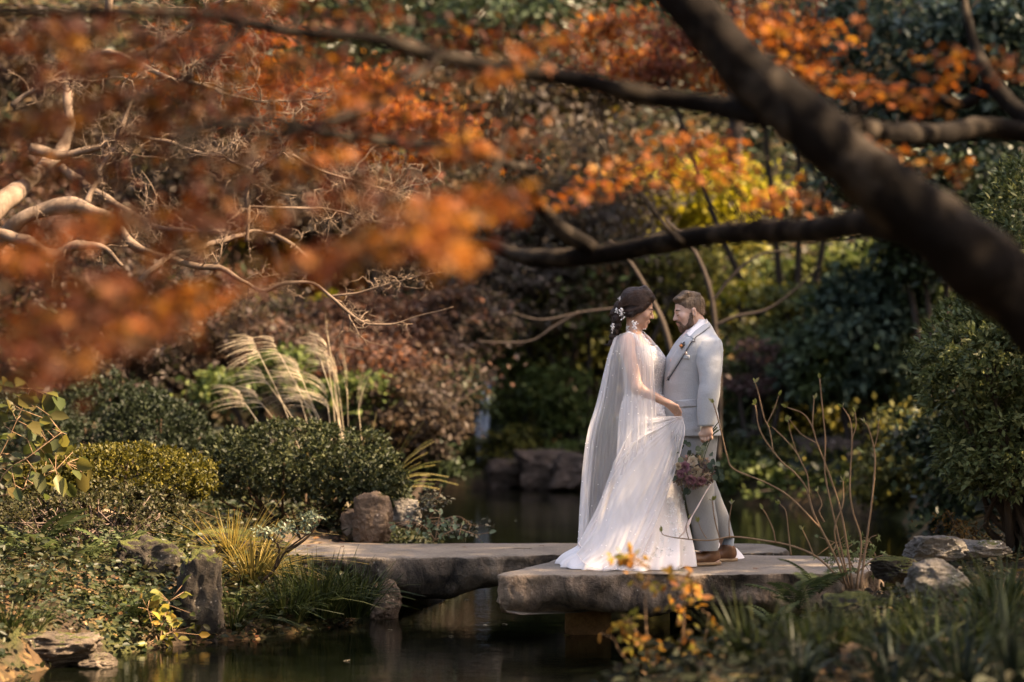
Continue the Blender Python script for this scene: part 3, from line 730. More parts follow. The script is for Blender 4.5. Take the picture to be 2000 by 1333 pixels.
def mound(label, px, Y, half, top, basez, mat, n, leaf, seed, name='clipped_bush', skirt=.22, group=None, lump=.10, lobes=None, dep=.8, shape='rhomb', bare=0, bark=None, wid=1.0):
    """a clipped dome: dense leaf rosettes on an uneven shell over a fan of bare stems"""
    s = Y / FPX; x = (px - 1000) * s; g = np.random.default_rng(seed)
    zb = drop(x, Y) if basez is None else basez
    root = thing(name, label, 'shrub', group, loc=(x, Y, zb))
    ht = (CAMZ - (top - 666.5) * s) - zb; rx = half * s; ry = rx * dep
    lobes = lobes or [(0, 0, 0, 1, 1, 1)]
    mb = MB()
    area = sum(l[3] * l[5] for l in lobes)
    tips = []
    for (ox, oy, oz, sx_, sy_, sz_) in lobes:
        m = int(n * sx_ * sz_ / area); ros = max(1, m // 7)
        d = unit(g.normal(size=(ros * 3, 3))); d = d[d[:, 2] > -.35][:ros]
        lum = 1 + 1.35 * lump * fbm(d * 1.0 + seed, 2.6, 3, seed) + .06 * fbm(d + seed, 9, 2, seed + 1) + .10 * (g.random(len(d)) > .985)
        gap = fbm(d * R_n(rx, ry, ht) + seed, 7.0, 2, seed + 3); d = d[gap > -.42]; lum = lum[gap > -.42]
        inner = 1 - .34 * g.random(len(d)) ** 2.2
        R = np.array((rx * sx_, ry * sy_, ht * (1 - skirt) * .5 * sz_)); C = np.array((ox * rx, oy * ry, ht * (skirt + (1 - skirt) * .5) + oz * ht))
        c = C + d * R * (lum * inner)[:, None]
        c = np.repeat(c, 7, 0); o = np.repeat(unit(d / R), 7, 0); q = len(c)
        D = unit(o * .8 + g.normal(size=(q, 3)) * .62); N = unit(o + g.normal(size=(q, 3)) * .6 + (0, 0, .3))
        mb.add(*leaves(c + g.normal(size=(q, 3)) * leaf * .25, D, N, leaf * (.45 + .95 * g.random(q)), shape, wid))
        tips += [C + unit(g.normal(size=3)) * R * .8 for _ in range(int((14 if name != 'twiggy_bush' else 60) * sx_))]
    o = mb.build('foliage', mat, root, False); o['kind'] = 'stuff'
    tm = MB()
    for tp in tips:
        b0 = np.array((g.normal() * rx * .10, g.normal() * ry * .1, -.05))
        mid = b0 * .45 + tp * .55 + g.normal(size=3) * .05; mid[2] = tp[2] * .42
        q = smooth_path([b0, b0 * .6 + mid * .4, mid, tp], 9)
        tm.add(*tube(q, np.linspace(.017, .006, 9) * (ht / .8), 5))
        for _ in range(3):
            j = g.integers(4, 8); e = q[j] + g.normal(size=3) * .13 * (1, 1, .8)
            tm.add(*tube(np.linspace(q[j], e, 3), (.006, .004, .003), 4))
    tm.build('stems', bark or TWIG_D, root)
    return root
AZ_Y = leaf_mat('yellow green azalea leaf', [(.03, .03, .006), (.07, .066, .010), (.12, .105, .014), (.19, .15, .02)], .3, tone=.55)  # yellow-green leaf of the flat-topped bush
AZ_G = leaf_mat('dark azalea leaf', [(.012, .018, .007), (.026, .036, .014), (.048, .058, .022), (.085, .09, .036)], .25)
AZ_B = leaf_mat('deep green azalea leaf', [(.010, .016, .007), (.022, .032, .014), (.04, .05, .022)], .25)  # darkest of the azalea greens, for the back bushes
EV = leaf_mat('right evergreen leaf', [(.03, .042, .014), (.07, .088, .03), (.125, .14, .05), (.21, .21, .085)], .3, .45, tone=.95)
G_AZ = 'clipped mounded bushes on the left bank'
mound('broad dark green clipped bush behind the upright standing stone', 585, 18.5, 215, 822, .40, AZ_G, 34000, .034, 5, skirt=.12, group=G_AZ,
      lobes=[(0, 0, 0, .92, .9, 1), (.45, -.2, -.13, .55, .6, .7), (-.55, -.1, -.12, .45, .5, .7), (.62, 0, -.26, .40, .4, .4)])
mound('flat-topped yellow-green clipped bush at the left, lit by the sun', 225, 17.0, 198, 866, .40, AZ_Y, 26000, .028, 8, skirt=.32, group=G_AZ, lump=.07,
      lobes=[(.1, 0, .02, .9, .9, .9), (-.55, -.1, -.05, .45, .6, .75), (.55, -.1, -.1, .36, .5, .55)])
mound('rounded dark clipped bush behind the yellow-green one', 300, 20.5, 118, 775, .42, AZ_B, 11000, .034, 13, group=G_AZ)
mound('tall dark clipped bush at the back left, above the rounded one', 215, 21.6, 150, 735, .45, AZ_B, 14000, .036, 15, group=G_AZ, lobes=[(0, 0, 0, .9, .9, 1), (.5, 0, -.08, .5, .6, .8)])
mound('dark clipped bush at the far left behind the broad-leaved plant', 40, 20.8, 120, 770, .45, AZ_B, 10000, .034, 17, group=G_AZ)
mound('straggly twiggy bush with thin olive leaves at the left', 165, 16.4, 185, 950, .38, leaf_mat('thin olive leaf', [(.03, .035, .012), (.06, .06, .02), (.10, .085, .035), (.05, .045, .03)], .3), 9500, .028, 19,
      name='twiggy_bush', skirt=.2, group=None, lump=.3, bark=bark_mat('grey brown twig', [(.05, .035, .028), (.11, .08, .065), (.18, .14, .115)], 12, bs=.2))
mound('pointed evergreen shrub with narrow leaves at the right edge above the great trunk', 2020, 17.2, 145, 318, 1.25, EV, 14000, .05, 23, name='evergreen_shrub', skirt=.05, shape='slim', wid=1.3, dep=1)
mound('large evergreen shrub with narrow leaves at the right edge below the great trunk', 2015, 16.9, 222, 572, .45, EV, 38000, .055, 27, name='evergreen_shrub', skirt=.10, shape='slim', wid=1.3, lump=.2, dep=.8,
      lobes=[(0, 0, .17, .92, .9, .62), (.05, -.1, -.18, .8, .8, .6), (-.35, 0, .08, .6, .6, .55), (.1, 0, -.28, .72, .7, .45)])

# ------------------------------------------------------------------ bare gnarled tree at the left
def bare_tree():
    Y = 18.3; base = at(-140, 1060, Y); base[2] = drop(base[0], Y) - .1
    root = thing('bare_tree', 'bare gnarled tree with pale twisting limbs reaching in from the left', 'tree', loc=base)
    def limb(name, pts, twigs=0, tl=.5, n=8):
        q = smooth_path([[*at(a, b_, Y + d), w * .68 * Y / FPX / 2] for a, b_, w, d in pts], n * len(pts))
        q[:, :3] += .022 * np.stack([noise(q[:, :3], 6, 3), noise(q[:, :3], 6, 4), noise(q[:, :3], 6, 5)], -1)
        rr = q[:, 3] * (1 + .28 * noise(q[:, :3], 10, 8))
        V, F = tube(q[:, :3], rr, 9)
        b_o = obj(name, mesh(name, V - base, F, BARK_B, True), root)
        if twigs:
            mb = MB()
            def grow(p, d, L, r, dep):
                m = 6; pts_ = [p]
                for _ in range(m):
                    d = unit(d + rng.normal(size=3) * .45); pts_.append(pts_[-1] + d * L / m)
                mb.add(*tube(np.array(pts_), np.linspace(r, r * .35, m + 1), 4))
                if dep > 0:
                    for j in range(1, m + 1):
                        if rng.random() < .62:
                            grow(pts_[j], unit(d + rng.normal(size=3) * .85 + (0, 0, .12)), L * (.35 + .3 * rng.random()), r * .55, dep - 1)
            T_ = unit(np.gradient(q[:, :3], axis=0))
            for _ in range(int(twigs * 1.7)):
                j = int(rng.integers(len(q) // 3, len(q)))
                grow(q[j, :3], unit(T_[j] * .6 + rng.normal(size=3) * .8 + (0, 0, .25)), tl * (.35 + .6 * rng.random()), min(.007, q[j, 3] * .5 + .0015), 2)
            o = mb.build('twigs', BARK_B, root, True, base); o.location = (0, 0, 0); o['kind'] = 'stuff'
        return b_o
    limb('trunk', [(-150, 1070, 150, 0), (-130, 850, 130, 0), (-80, 620, 110, 0), (-40, 450, 80, 0), (60, 350, 46, .6), (128, 270, 36, 1.6), (140, 120, 30, 2.2), (205, 40, 26, 1.6), (225, -60, 22, 1.6)])
    limb('limb', [(-70, 500, 46, -.2), (0, 462, 40, -.3), (60, 472, 34, -.35), (105, 500, 30, -.4), (150, 478, 26, -.4), (197, 484, 20, -.4), (240, 520, 12, -.4)], 4, .4)
    limb('limb', [(-40, 500, 60, 0), (20, 450, 50, -.1), (90, 412, 46, -.1), (165, 404, 42, -.1), (225, 438, 30, -.2), (262, 478, 24, -.3), (330, 504, 20, -.4), (390, 520, 19, -.4), (440, 528, 17, -.4), (482, 548, 14, -.4),
                  (512, 566, 12, -.4), (560, 552, 10, -.4), (620, 560, 9, -.4), (652, 586, 9, -.5), (700, 626, 7, -.5), (735, 638, 5, -.5), (790, 628, 4, -.5), (885, 600, 2, -.5)], 12, .5)
    limb('limb', [(275, 550, 18, -.6), (300, 522, 18, -.6), (340, 497, 17, -.5), (400, 478, 15, -.4), (460, 462, 13, -.2), (500, 450, 12, 0), (560, 470, 10, 0), (600, 500, 6, 0)], 7, .45)
    limb('limb', [(482, 470, 14, -.1), (484, 420, 14, -.1), (486, 360, 15, -.1), (500, 335, 14, -.1), (525, 315, 12, -.1), (556, 290, 9, -.1), (575, 262, 4, -.1)], 10, .55)
    limb('limb', [(498, 338, 12, -.1), (480, 330, 12, -.1), (452, 318, 9, -.1), (430, 305, 5, 0), (380, 300, 4, .1)], 8, .5)
    limb('limb', [(120, 330, 30, .3), (180, 370, 26, .2), (230, 400, 22, .1), (300, 440, 18, .1), (360, 450, 14, 0), (440, 450, 10, 0)], 10, .6)
    limb('limb', [(60, 290, 30, .4), (150, 300, 24, .4), (250, 262, 16, .4), (330, 282, 13, .4), (420, 300, 10, .4), (470, 268, 7, .4)], 16, .7)
    limb('limb', [(140, 140, 30, .8), (260, 120, 26, .7), (340, 70, 20, .7), (420, 10, 16, .6), (470, -20, 12, .6)], 10, .7)
    limb('limb', [(180, 112, 22, .7), (230, 108, 20, .6), (330, 150, 14, .6), (430, 180, 10, .5), (540, 200, 7, .5), (640, 190, 5, .5)], 16, .7)
    limb('limb', [(560, 300, 8, .2), (640, 340, 8, .2), (720, 360, 7, .3), (800, 390, 6, .3), (860, 420, 4, .3)], 16, .6)
    limb('limb', [(480, 400, 9, 0), (560, 410, 8, 0), (650, 408, 7, .1), (720, 430, 5, .1), (790, 440, 4, .1)], 14, .5)
    limb('limb', [(650, 580, 7, -.4), (720, 568, 6, -.4), (790, 545, 5, -.4), (860, 530, 3, -.4)], 9, .4)
    limb('limb', [(20, 210, 20, .5), (60, 180, 14, .5), (110, 160, 9, .5), (160, 165, 5, .5)], 14, .5)
    limb('limb', [(170, 400, 20, 0), (200, 330, 17, .1), (235, 260, 14, .1), (262, 180, 10, .2)], 8, .6)
bare_tree()
limb_bits = None
# ------------------------------------------------------------------ foreground maple: great trunk, limbs and leaves
def great_maple():
    base = np.array((3.25, 7.7, drop(3.25, 7.7) - .05))
    root = thing('maple_tree', 'dark foreground maple with a thick slanting trunk and blurred orange leaves', 'tree', loc=base)
    def limb(name, pts, k=14, n=10, rough=.10):
        q = smooth_path([[*at(a, b_, Yy * 1.1), w * Yy * 1.1 / FPX / 2] for a, b_, w, Yy in pts], n * len(pts))
        V, F = tube(q[:, :3], q[:, 3], k)
        V = V + unit(V - np.repeat(np.vstack([q[:, :3]]), k, 0)[:1].mean(0))[:, :] * 0
        m = len(q) * k; c = np.repeat(q[:, :3], k, 0)
        V[:m] = c + (V[:m] - c) * (1 + rough * fbm(V[:m], 6, 5, 3, .6))[:, None]
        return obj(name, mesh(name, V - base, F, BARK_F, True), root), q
    _, tq = limb('trunk', [(3000, 1900, 300, 7.0), (2800, 1500, 240, 7.0), (2520, 1080, 210, 7.0), (2260, 820, 190, 7.0), (2050, 630, 156, 7.0), (1880, 486, 142, 7.0), (1740, 378, 128, 7.05), (1620, 284, 114, 7.1), (1510, 185, 106, 7.2), (1405, 80, 96, 7.3), (1320, -20, 92, 7.4), (1240, -140, 86, 7.5)], 26, 14, .16)
    B = []
    for nm, p in [('limb', [(1760, 445, 74, 7.2), (1690, 436, 58, 7.6), (1590, 450, 50, 8.2), (1480, 452, 46, 8.8), (1380, 460, 44, 9.2), (1280, 478, 42, 9.5), (1170, 498, 40, 9.7), (1080, 505, 36, 9.8), (1010, 498, 30, 9.9), (950, 475, 20, 10.0), (890, 470, 10, 10.0)]),
                  ('limb', [(1160, 490, 34, 9.7), (1100, 450, 32, 9.7), (1055, 400, 30, 9.7), (1030, 345, 24, 9.6), (1000, 300, 16, 9.4), (900, 270, 10, 9.0)]),
                  ('limb', [(1500, 225, 60, 7.2), (1400, 208, 44, 7.4), (1280, 190, 38, 7.5), (1220, 178, 42, 7.5), (1120, 155, 36, 7.5), (1000, 140, 33, 7.4), (860, 110, 30, 7.3), (720, 75, 28, 7.2), (600, 66, 26, 7.1), (480, 45, 24, 7.0), (380, 28, 22, 6.9), (200, 24, 20, 6.8), (0, 22, 18, 6.7), (-120, 10, 14, 6.6)]),
                  ('limb', [(1560, 232, 56, 7.4), (1640, 245, 48, 8.2), (1740, 262, 45, 8.6), (1840, 262, 42, 9.0), (1930, 250, 40, 9.2), (2040, 270, 42, 9.2), (2200, 320, 44, 9.3)]),
                  ('limb', [(2030, 255, 40, 9.2), (1975, 205, 36, 9.3), (1930, 150, 32, 9.4), (1900, 80, 22, 9.5), (1880, -10, 16, 9.6)]),
                  ('limb', [(1935, 160, 24, 9.4), (1880, 205, 24, 9.4), (1800, 178, 18, 9.5), (1700, 165, 15, 9.6), (1620, 160, 15, 9.6), (1545, 118, 13, 9.6), (1500, 110, 8, 9.6)]),
                  ('limb', [(860, 110, 18, 7.3), (760, 190, 16, 7.1), (640, 240, 15, 6.9), (520, 260, 14, 6.7), (420, 240, 12, 6.5), (330, 300, 9, 6.4)]),
                  ('limb', [(1040, 330, 18, 9.4), (980, 318, 20, 8.8), (880, 290, 20, 8.2), (760, 278, 19, 7.8), (640, 262, 18, 7.4), (540, 235, 16, 7.1), (440, 245, 13, 6.8), (340, 262, 9, 6.6)]),
                  ('limb', [(480, 45, 16, 7.0), (400, 130, 14, 6.8), (280, 190, 12, 6.6), (120, 240, 10, 6.4), (0, 270, 8, 6.3)]),
                  ('limb', [(520, 260, 12, 6.7), (420, 420, 11, 6.4), (300, 560, 10, 6.2), (180, 640, 8, 6.0), (60, 700, 6, 5.9)]),
                  ('limb', [(1000, 140, 12, 7.4), (980, 300, 9, 7.0), (930, 400, 8, 6.6), (850, 470, 6, 6.4)]),
                  ('limb', [(420, 420, 8, 6.4), (330, 600, 9, 6.2), (280, 680, 7, 6.1), (250, 740, 5, 6.0)]),
                  ('limb', [(1330, 475, 16, 9.2), (1290, 430, 12, 9.3), (1250, 380, 9, 9.4), (1200, 350, 6, 9.5)])]:
        _, q = limb(nm, p, 12, 10, .14); B.append(q)
    # leaf sprays: (px, py, half w, half h, Y, count)
    NEAR = [(120, 60, 150, 35, 4.6, 60), (330, 95, 150, 40, 4.8, 60), (560, 130, 150, 40, 5.0, 60), (740, 165, 120, 40, 5.2, 50), (250, 190, 140, 40, 4.6, 55), (80, 240, 100, 40, 4.3, 45),
            (430, 215, 120, 40, 4.9, 50), (640, 245, 120, 30, 5.3, 50), (820, 260, 120, 35, 5.6, 50), (950, 290, 90, 30, 5.6, 40), (560, 330, 110, 40, 4.7, 40), (420, 330, 90, 50, 4.4, 26),
            (230, 425, 60, 30, 4.6, 22), (370, 420, 80, 40, 4.4, 30), (700, 370, 90, 35, 4.6, 30), (760, 470, 130, 55, 4.4, 60), (620, 510, 110, 45, 4.3, 40), (870, 395, 90, 28, 4.8, 36), (960, 410, 60, 26, 5.0, 26),
            (890, 490, 50, 35, 4.7, 24), (820, 440, 60, 40, 4.6, 22), (60, 500, 60, 40, 4.3, 24), (200, 570, 120, 60, 4.2, 60), (80, 640, 90, 70, 4.1, 60), (240, 660, 120, 40, 4.2, 44), (340, 600, 80, 30, 4.5, 26),
            (420, 570, 70, 30, 4.5, 22), (110, 720, 90, 40, 4.1, 40), (290, 630, 60, 26, 4.4, 18), (1060, 90, 100, 50, 6.2, 40), (900, 70, 100, 45, 6.0, 44), (1180, 60, 70, 50, 6.6, 26), (680, 40, 120, 40, 5.4, 44), (450, 20, 140, 26, 5.0, 44), (150, 130, 120, 30, 4.5, 36),
            (1010, 320, 50, 20, 7.8, 16), (500, 430, 70, 30, 4.6, 18), (310, 250, 80, 25, 4.7, 22)]
    MID = [(1330, 270, 75, 26, 9.6, 60), (1400, 300, 60, 40, 9.6, 60), (1290, 320, 90, 26, 9.7, 60), (1210, 345, 70, 24, 9.7, 44), (1160, 375, 60, 20, 9.7, 34), (1360, 350, 60, 26, 9.7, 40), (1530, 385, 60, 26, 9.6, 60), (1490, 400, 40, 20, 9.6, 28), (1590, 400, 36, 22, 9.5, 22),
           (1640, 165, 90, 26, 9.2, 40), (1700, 180, 80, 28, 9.2, 44), (1570, 130, 60, 26, 9.3, 36), (1850, 120, 50, 40, 8.8, 40), (1800, 200, 70, 30, 9.0, 40), (1950, 130, 60, 40, 8.8, 36), (1720, 300, 90, 40, 9.3, 60), (1850, 330, 70, 30, 9.0, 30),
           (1500, 40, 60, 40, 9.3, 40), (1600, 60, 80, 40, 9.3, 50), (1420, 330, 60, 30, 9.8, 30), (1100, 395, 60, 16, 9.7, 20)]
    NEAR += [(110, 440, 90, 34, 4.6, 30), (60, 330, 80, 34, 4.8, 26), (200, 330, 80, 30, 4.9, 26), (330, 480, 80, 30, 4.7, 22)]
    NEAR = [(a, b_, hw, hh, (1.42 if b_ > 340 else 1.62) * Yy, int(n * (2.4 if b_ > 340 else 3.4))) for a, b_, hw, hh, Yy, n in NEAR]
    BRIGHT = [(230, 425, 55, 26, 6.2, 34), (190, 445, 40, 24, 6.0, 16), (335, 600, 70, 22, 6.3, 40), (290, 640, 70, 24, 6.2, 36), (380, 575, 60, 20, 6.4, 30), (880, 395, 90, 22, 6.6, 60), (960, 410, 60, 20, 6.8, 40), (890, 490, 45, 30, 5.4, 26), (860, 440, 60, 30, 5.6, 24),
              (60, 500, 50, 30, 5.6, 22), (120, 80, 60, 20, 6.4, 20), (620, 300, 60, 24, 6.8, 20), (900, 290, 70, 24, 7.6, 40), (1060, 90, 70, 30, 8.0, 34), (960, 150, 70, 20, 7.8, 34), (700, 190, 60, 20, 7.2, 24)]
    def gather(L_, cut):
        out = []
        for (px, py, hw, hh, Yy, n) in L_:
            u = rng.normal(size=(n, 2)) * (hw * .62, hh * .5); tilt = (-.16 if px < 1200 else .05)
            lay = np.round(rng.normal(size=n) * 1.1) * hh * .42                 # thin flat layers
            dY = rng.normal(size=n) * .32
            for (a, b_), d, l_ in zip(u, dY, lay): out.append(at(px + a, py + b_ * .35 + l_ + a * tilt, Yy + d))
        return np.array(out)
    MLD = leaf_mat('near rust maple leaf', [(.06, .014, .008), (.13, .026, .009), (.07, .024, .010), (.24, .055, .011), (.04, .016, .008), (.09, .05, .013), (.36, .13, .018), (.08, .015, .009), (.17, .042, .011), (.055, .036, .012)], .4, .6, tone=.48)
    MLB = leaf_mat('near bright maple leaf', [(.24, .06, .011), (.34, .105, .015), (.40, .18, .024), (.18, .04, .012), (.32, .085, .013), (.13, .04, .015)], .45, .6)
    L, F = LEAF['maple']
    from mathutils import Matrix
    for P, ML, picks in ((gather(NEAR, 0), MLD, 150), (gather(BRIGHT + MID, 1), MLB, 150)):
        n = len(P)
        D = unit(rnd_dir(n) * (1, 1, .5) + (-.2, 0, -.35)); N = unit(rnd_dir(n) * .8 + (0, 0, .9)); S = .042 + .03 * rng.random(n)
        shared = [mesh('leaf', L * s_, F, ML) for s_ in (.052, .062, .074)]
        pick = set(rng.permutation(n)[:picks].tolist())
        for i in sorted(pick):
            X = unit(D[i]); Z = unit(N[i] - X * N[i].dot(X)); Yv = np.cross(Z, X)
            o = bpy.data.objects.new('leaf', shared[i % 3]); COL.objects.link(o); o.parent = root
            o.matrix_local = Matrix(((X[0], Yv[0], Z[0], P[i][0] - base[0]), (X[1], Yv[1], Z[1], P[i][1] - base[1]), (X[2], Yv[2], Z[2], P[i][2] - base[2]), (0, 0, 0, 1)))
        rest = np.array([i for i in range(n) if i not in pick])
        V, F_ = leaves(P[rest], D[rest], N[rest], S[rest], 'maple')
        o = obj('crown', mesh('crown', V - base, F_, ML), root); o['kind'] = 'stuff'
    ML = MLD
    # thin twigs carrying the sprays
    tw = MB(); allq = np.concatenate([q[:, :3] for q in B])
    for (px, py, hw, hh, Yy, n_) in NEAR + BRIGHT + MID:
        c = at(px, py, Yy); j = np.argmin(np.linalg.norm(allq - c, axis=1)); a = allq[j]
        tw.add(*tube(smooth_path([a, a * .5 + c * .5 + rng.normal(size=3) * .05, c], 7), np.linspace(.006, .003, 7), 5))
        for _ in range(4):
            e = at(px + rng.normal() * hw * .7, py + rng.normal() * hh * .7, Yy + rng.normal() * .1)
            tw.add(*tube(smooth_path([c, c * .5 + e * .5 + rng.normal(size=3) * .02, e], 5), np.linspace(.003, .0015, 5), 4))
    o = tw.build('twigs', BARK_F, root, True, base); o.location = (0, 0, 0); o['kind'] = 'stuff'
    # high crown above the frame, its lobes placed to shade trunk and leaves
    cr = MB()
    for (x, y, z, r) in [(-1.0, 6.5, 5.2, 1.5), (.6, 6.2, 4.9, 1.3), (2.3, 6.2, 6.2, 1.4), (1.6, 9.0, 5.6, 1.4), (.2, 7.8, 5.2, 1.3), (4.5, 7.3, 5.2, 1.5), (4.8, 7.1, 4.6, 1.3), (5.4, 7.7, 5.6, 1.4), (3.6, 11.0, 6.8, 1.6), (-2.4, 7.0, 4.8, 1.4), (1.6, 10.8, 7.0, 1.5)]:
        Pc, Dc, Nc = crown_pts((x, y, z), (r, r, r * .45), 900 if x < 4.2 else 2600, 30, .3, .3)
        cr.add(*leaves(Pc, Dc, Nc, .09 + .03 * rng.random(len(Pc)), 'rhomb'))
    o = cr.build('crown', ML, root, False, base); o.location = (0, 0, 0); o['kind'] = 'stuff'
    for e in [(1.2, 6.5, 3.7, 1.0), (2.6, 7.8, 5.8, .8), (3.6, 10, 6.6, .6), (-1., 6.5, 5.0, .6)]:
        pass
great_maple()

# tall evergreens added with crowns outside the frame, to shade couple and hillside
def shade_tree(label, x, y, lobes, n, mat):
    base = np.array((x, y, drop(x, y) - .1)); root = thing('evergreen_tree', label, 'tree', None, loc=base)
    cr, tm = MB(), MB()
    for (ox, oy, z, r, rz) in lobes:
        c = base + (ox, oy, z)
        P, D, N = crown_pts(c, (r, r, rz), n, 60, .22, .35)
        cr.add(*leaves(P, D, N, .16 + .1 * rng.random(n), 'rhomb'))
        tm.add(*tube(smooth_path([base + (0, 0, z * .3), base + (0, 0, z * .6), c], 8), np.linspace(.12, .04, 8), 6))
    tm.add(*tube(np.array([base, base + (0, 0, 4), base + (0, 0, 9)]), (.3, .22, .1), 10))
    o = cr.build('crown', mat, root, False, base); o.location = (0, 0, 0); o['kind'] = 'stuff'
    o = tm.build('trunk', BARK_D, root, True, base); o.location = (0, 0, 0)
shade_tree('unseen evergreen added right of the bridge to shade the couple', 7.6, 15.6,
           [(0, 0, 5.0, 1.9, 1.5), (-.3, -.8, 7.0, 2.0, 1.5), (.3, .9, 7.2, 2.0, 1.5), (-.2, -2.6, 6.6, 1.7, 1.4), (.2, .2, 9.0, 1.3, 1.1), (-.5, -1.4, 7.7, 1.5, 1.1), (-.6, -4.6, 5.6, 2.0, 1.5), (-.6, -6.2, 5.2, 2.0, 1.5), ], 1100, M_['dg'])
shade_tree('unseen evergreen added right of the hill to dapple the background', 9.5, 28.5,
           [(0, 0, 8.0, 2.4, 1.8), (-1.6, -.6, 10.0, 2.4, 1.8), (.6, -.6, 12.0, 2.2, 1.7), (-2.8, 1.0, 9.4, 2.0, 1.5), (-.4, 2.2, 10.5, 2.2, 1.6), (.4, .4, 14.0, 1.8, 1.5)], 900, M_['dg'])
shade_tree('evergreen added high on the hill, crown above the frame for shade', -1.0, 44.0,
           [(0, 0, 8.0, 2.8, 2.0), (2.6, -.6, 9.0, 2.6, 1.8), (-2.6, -.6, 9.5, 2.6, 1.8), (5.0, 1.0, 9.4, 2.4, 1.8), (-5.4, 1.0, 9.0, 2.4, 1.8), (.4, .4, 11.5, 2.4, 1.8)], 2300, M_['dg'])
shade_tree('unseen evergreen added to the left behind the bare tree for shade', -7.0, 27.0,
           [(0, 0, 6.5, 2.2, 1.6), (2.0, -.6, 7.6, 2.2, 1.5), (-1.6, -.6, 8.0, 2.2, 1.6), (.4, .4, 9.5, 2.0, 1.6), (3.4, 1.6, 8.6, 1.8, 1.3)], 2300, M_['dg'])

# ------------------------------------------------------------------ small plants, one thing each
FERN = leaf_mat('fern frond', [(.04, .06, .022), (.075, .10, .036), (.12, .145, .055)], .4)
def frond_mesh(L=.34, pairs=13, arch=.35):
    mb = MB(); t = np.linspace(0, 1, pairs + 2)
    sp = np.stack([t * L, t * 0, L * arch * (t - t ** 2.2 * 1.15)], -1)
    mb.add(*tube(sp, np.linspace(.0035, .001, len(t)), 3))
    for i in range(1, pairs + 1):
        w = L * .30 * math.sin(math.pi * min(1, (1 - t[i]) * .9 + .12)) ** .8 + .008
        for s in (-1, 1):
            mb.add(*leaves(sp[i:i + 1], np.array([(.35, s, -.12)]), np.array([(0, 0, 1.)]), w, 'slim', .75))
    return mb.mesh('frond', FERN, False)
FRONDS = [frond_mesh(.30), frond_mesh(.36, 15, .5), frond_mesh(.24, 11, .25)]
def fern(label, px, py, Y, n=7, sc_=1.0, seed=1):
    p = at(px, py, Y); p[2] = max(p[2], drop(p[0], p[1]) - .02); g = np.random.default_rng(seed)
    root = thing('fern', label, 'fern', 'ferns on the banks', loc=p)
    for i in range(n):
        o = obj('frond', FRONDS[i % 3], root); o.rotation_euler = (g.normal() * .15, -.35 - .5 * g.random(), i * 6.283 / n + g.normal() * .3); s = 1.15 * sc_ * (.75 + .5 * g.random()); o.scale = (s, s, s)
for i, (px, py, Y, n, s, lab) in enumerate([
    (70, 1165, 15.6, 8, 1.0, 'large fern on the left bank at the picture edge'), (150, 1150, 15.7, 7, .9, 'fern in the middle of the left bank slope'), (225, 1130, 15.9, 7, .9, 'dark fern just left of the low mossy boulder'),
    (318, 1130, 15.6, 6, .7, 'small pale fern between the two mossy boulders'), (235, 1275, 14.7, 6, .8, 'fern at the waterline right of the layered stone'), (30, 1120, 16.0, 7, .9, 'fern below the twiggy bush at the left edge'),
    (470, 1200, 15.4, 6, .7, 'fern under the golden sedge at the waterline'), (1560, 1190, 14.3, 8, .85, 'fern hanging below the right end of the thick slab'), (1600, 1160, 14.4, 7, .8, 'fern tucked against the slab beside the twig shrub'),
    (1520, 1235, 13.9, 6, .7, 'lowest fern under the slab on the right bank'), (1880, 1215, 12.8, 7, .8, 'fern in front of the rounded grey boulder'), (330, 1265, 15.1, 6, .7, 'fern at the foot of the tall mossy boulder')]):
    fern(lab, px, py, Y, n, s, 300 + i)

# grasses and sedges
def tuft(label, px, py, Y, n, L, mat, seed, spread=.35, w=.007, arch=1.0, name='grass_tuft', lean=(0, 0), group='grass tufts on the banks', r0=.05, z=None):
    p = at(px, py, Y); p[2] = z if z is not None else max(p[2], drop(p[0], p[1]) - .03); g = np.random.default_rng(seed); root = thing(name, label, 'grass', group, loc=p)
    a = g.random(n) * 6.283; out = np.stack([np.cos(a), np.sin(a), a * 0], -1); ln = L * (.55 + .6 * g.random(n))
    t = np.linspace(0, 1, 7)[None, :, None]
    b0 = out * (g.random(n) * r0)[:, None]
    sp = (spread * (.3 + g.random(n)))[:, None, None]; out2 = unit(out + np.array((*lean, 0)))[:, None]
    droop = (g.random(n) ** 1.5)[:, None, None] * arch
    c = b0[:, None] + ln[:, None, None] * (out2 * sp * (t + 1.1 * droop * t ** 2.2) + np.array((0, 0, 1.)) * (t - droop * .75 * t ** 2.4))
    side = np.stack([-np.sin(a + g.normal(size=n) * .8), np.cos(a + g.normal(size=n) * .8), a * 0], -1)[:, None] * w * (1 - t ** 1.8 * .92)
    V = np.stack([c - side, c + side + (0, 0, w * .3)], 2).reshape(-1, 3)
    k = np.arange(n)[:, None] * 14; j = np.arange(6)[None] * 2
    F = np.stack([k + j, k + j + 1, k + j + 3, k + j + 2], -1).reshape(-1, 4)
    o = obj('blades', mesh('blades', V, F, mat, True), root); o['kind'] = 'stuff'
    return root
GR = leaf_mat('dark grass blade', [(.014, .023, .006), (.027, .042, .010), (.046, .064, .016), (.09, .095, .028)], .3, .5)
GO = leaf_mat('golden sedge blade', [(.16, .12, .03), (.28, .20, .05), (.38, .27, .07), (.12, .12, .03)], .4, .5)
GB = leaf_mat('blue green strap leaf', [(.010, .018, .012), (.02, .032, .02), (.04, .055, .034)], .25, .45)
tuft('golden sedge spilling over the mossy mound by the path', 455, 1105, 16.2, 260, .42, GO, 1, .8, .005, 1.1, 'sedge_tuft', (.5, -.4))
tuft('second golden sedge lower on the bank, leaning to the water', 495, 1150, 15.75, 180, .45, GO, 2, .75, .005, 1.1, 'sedge_tuft', (.4, -.5))
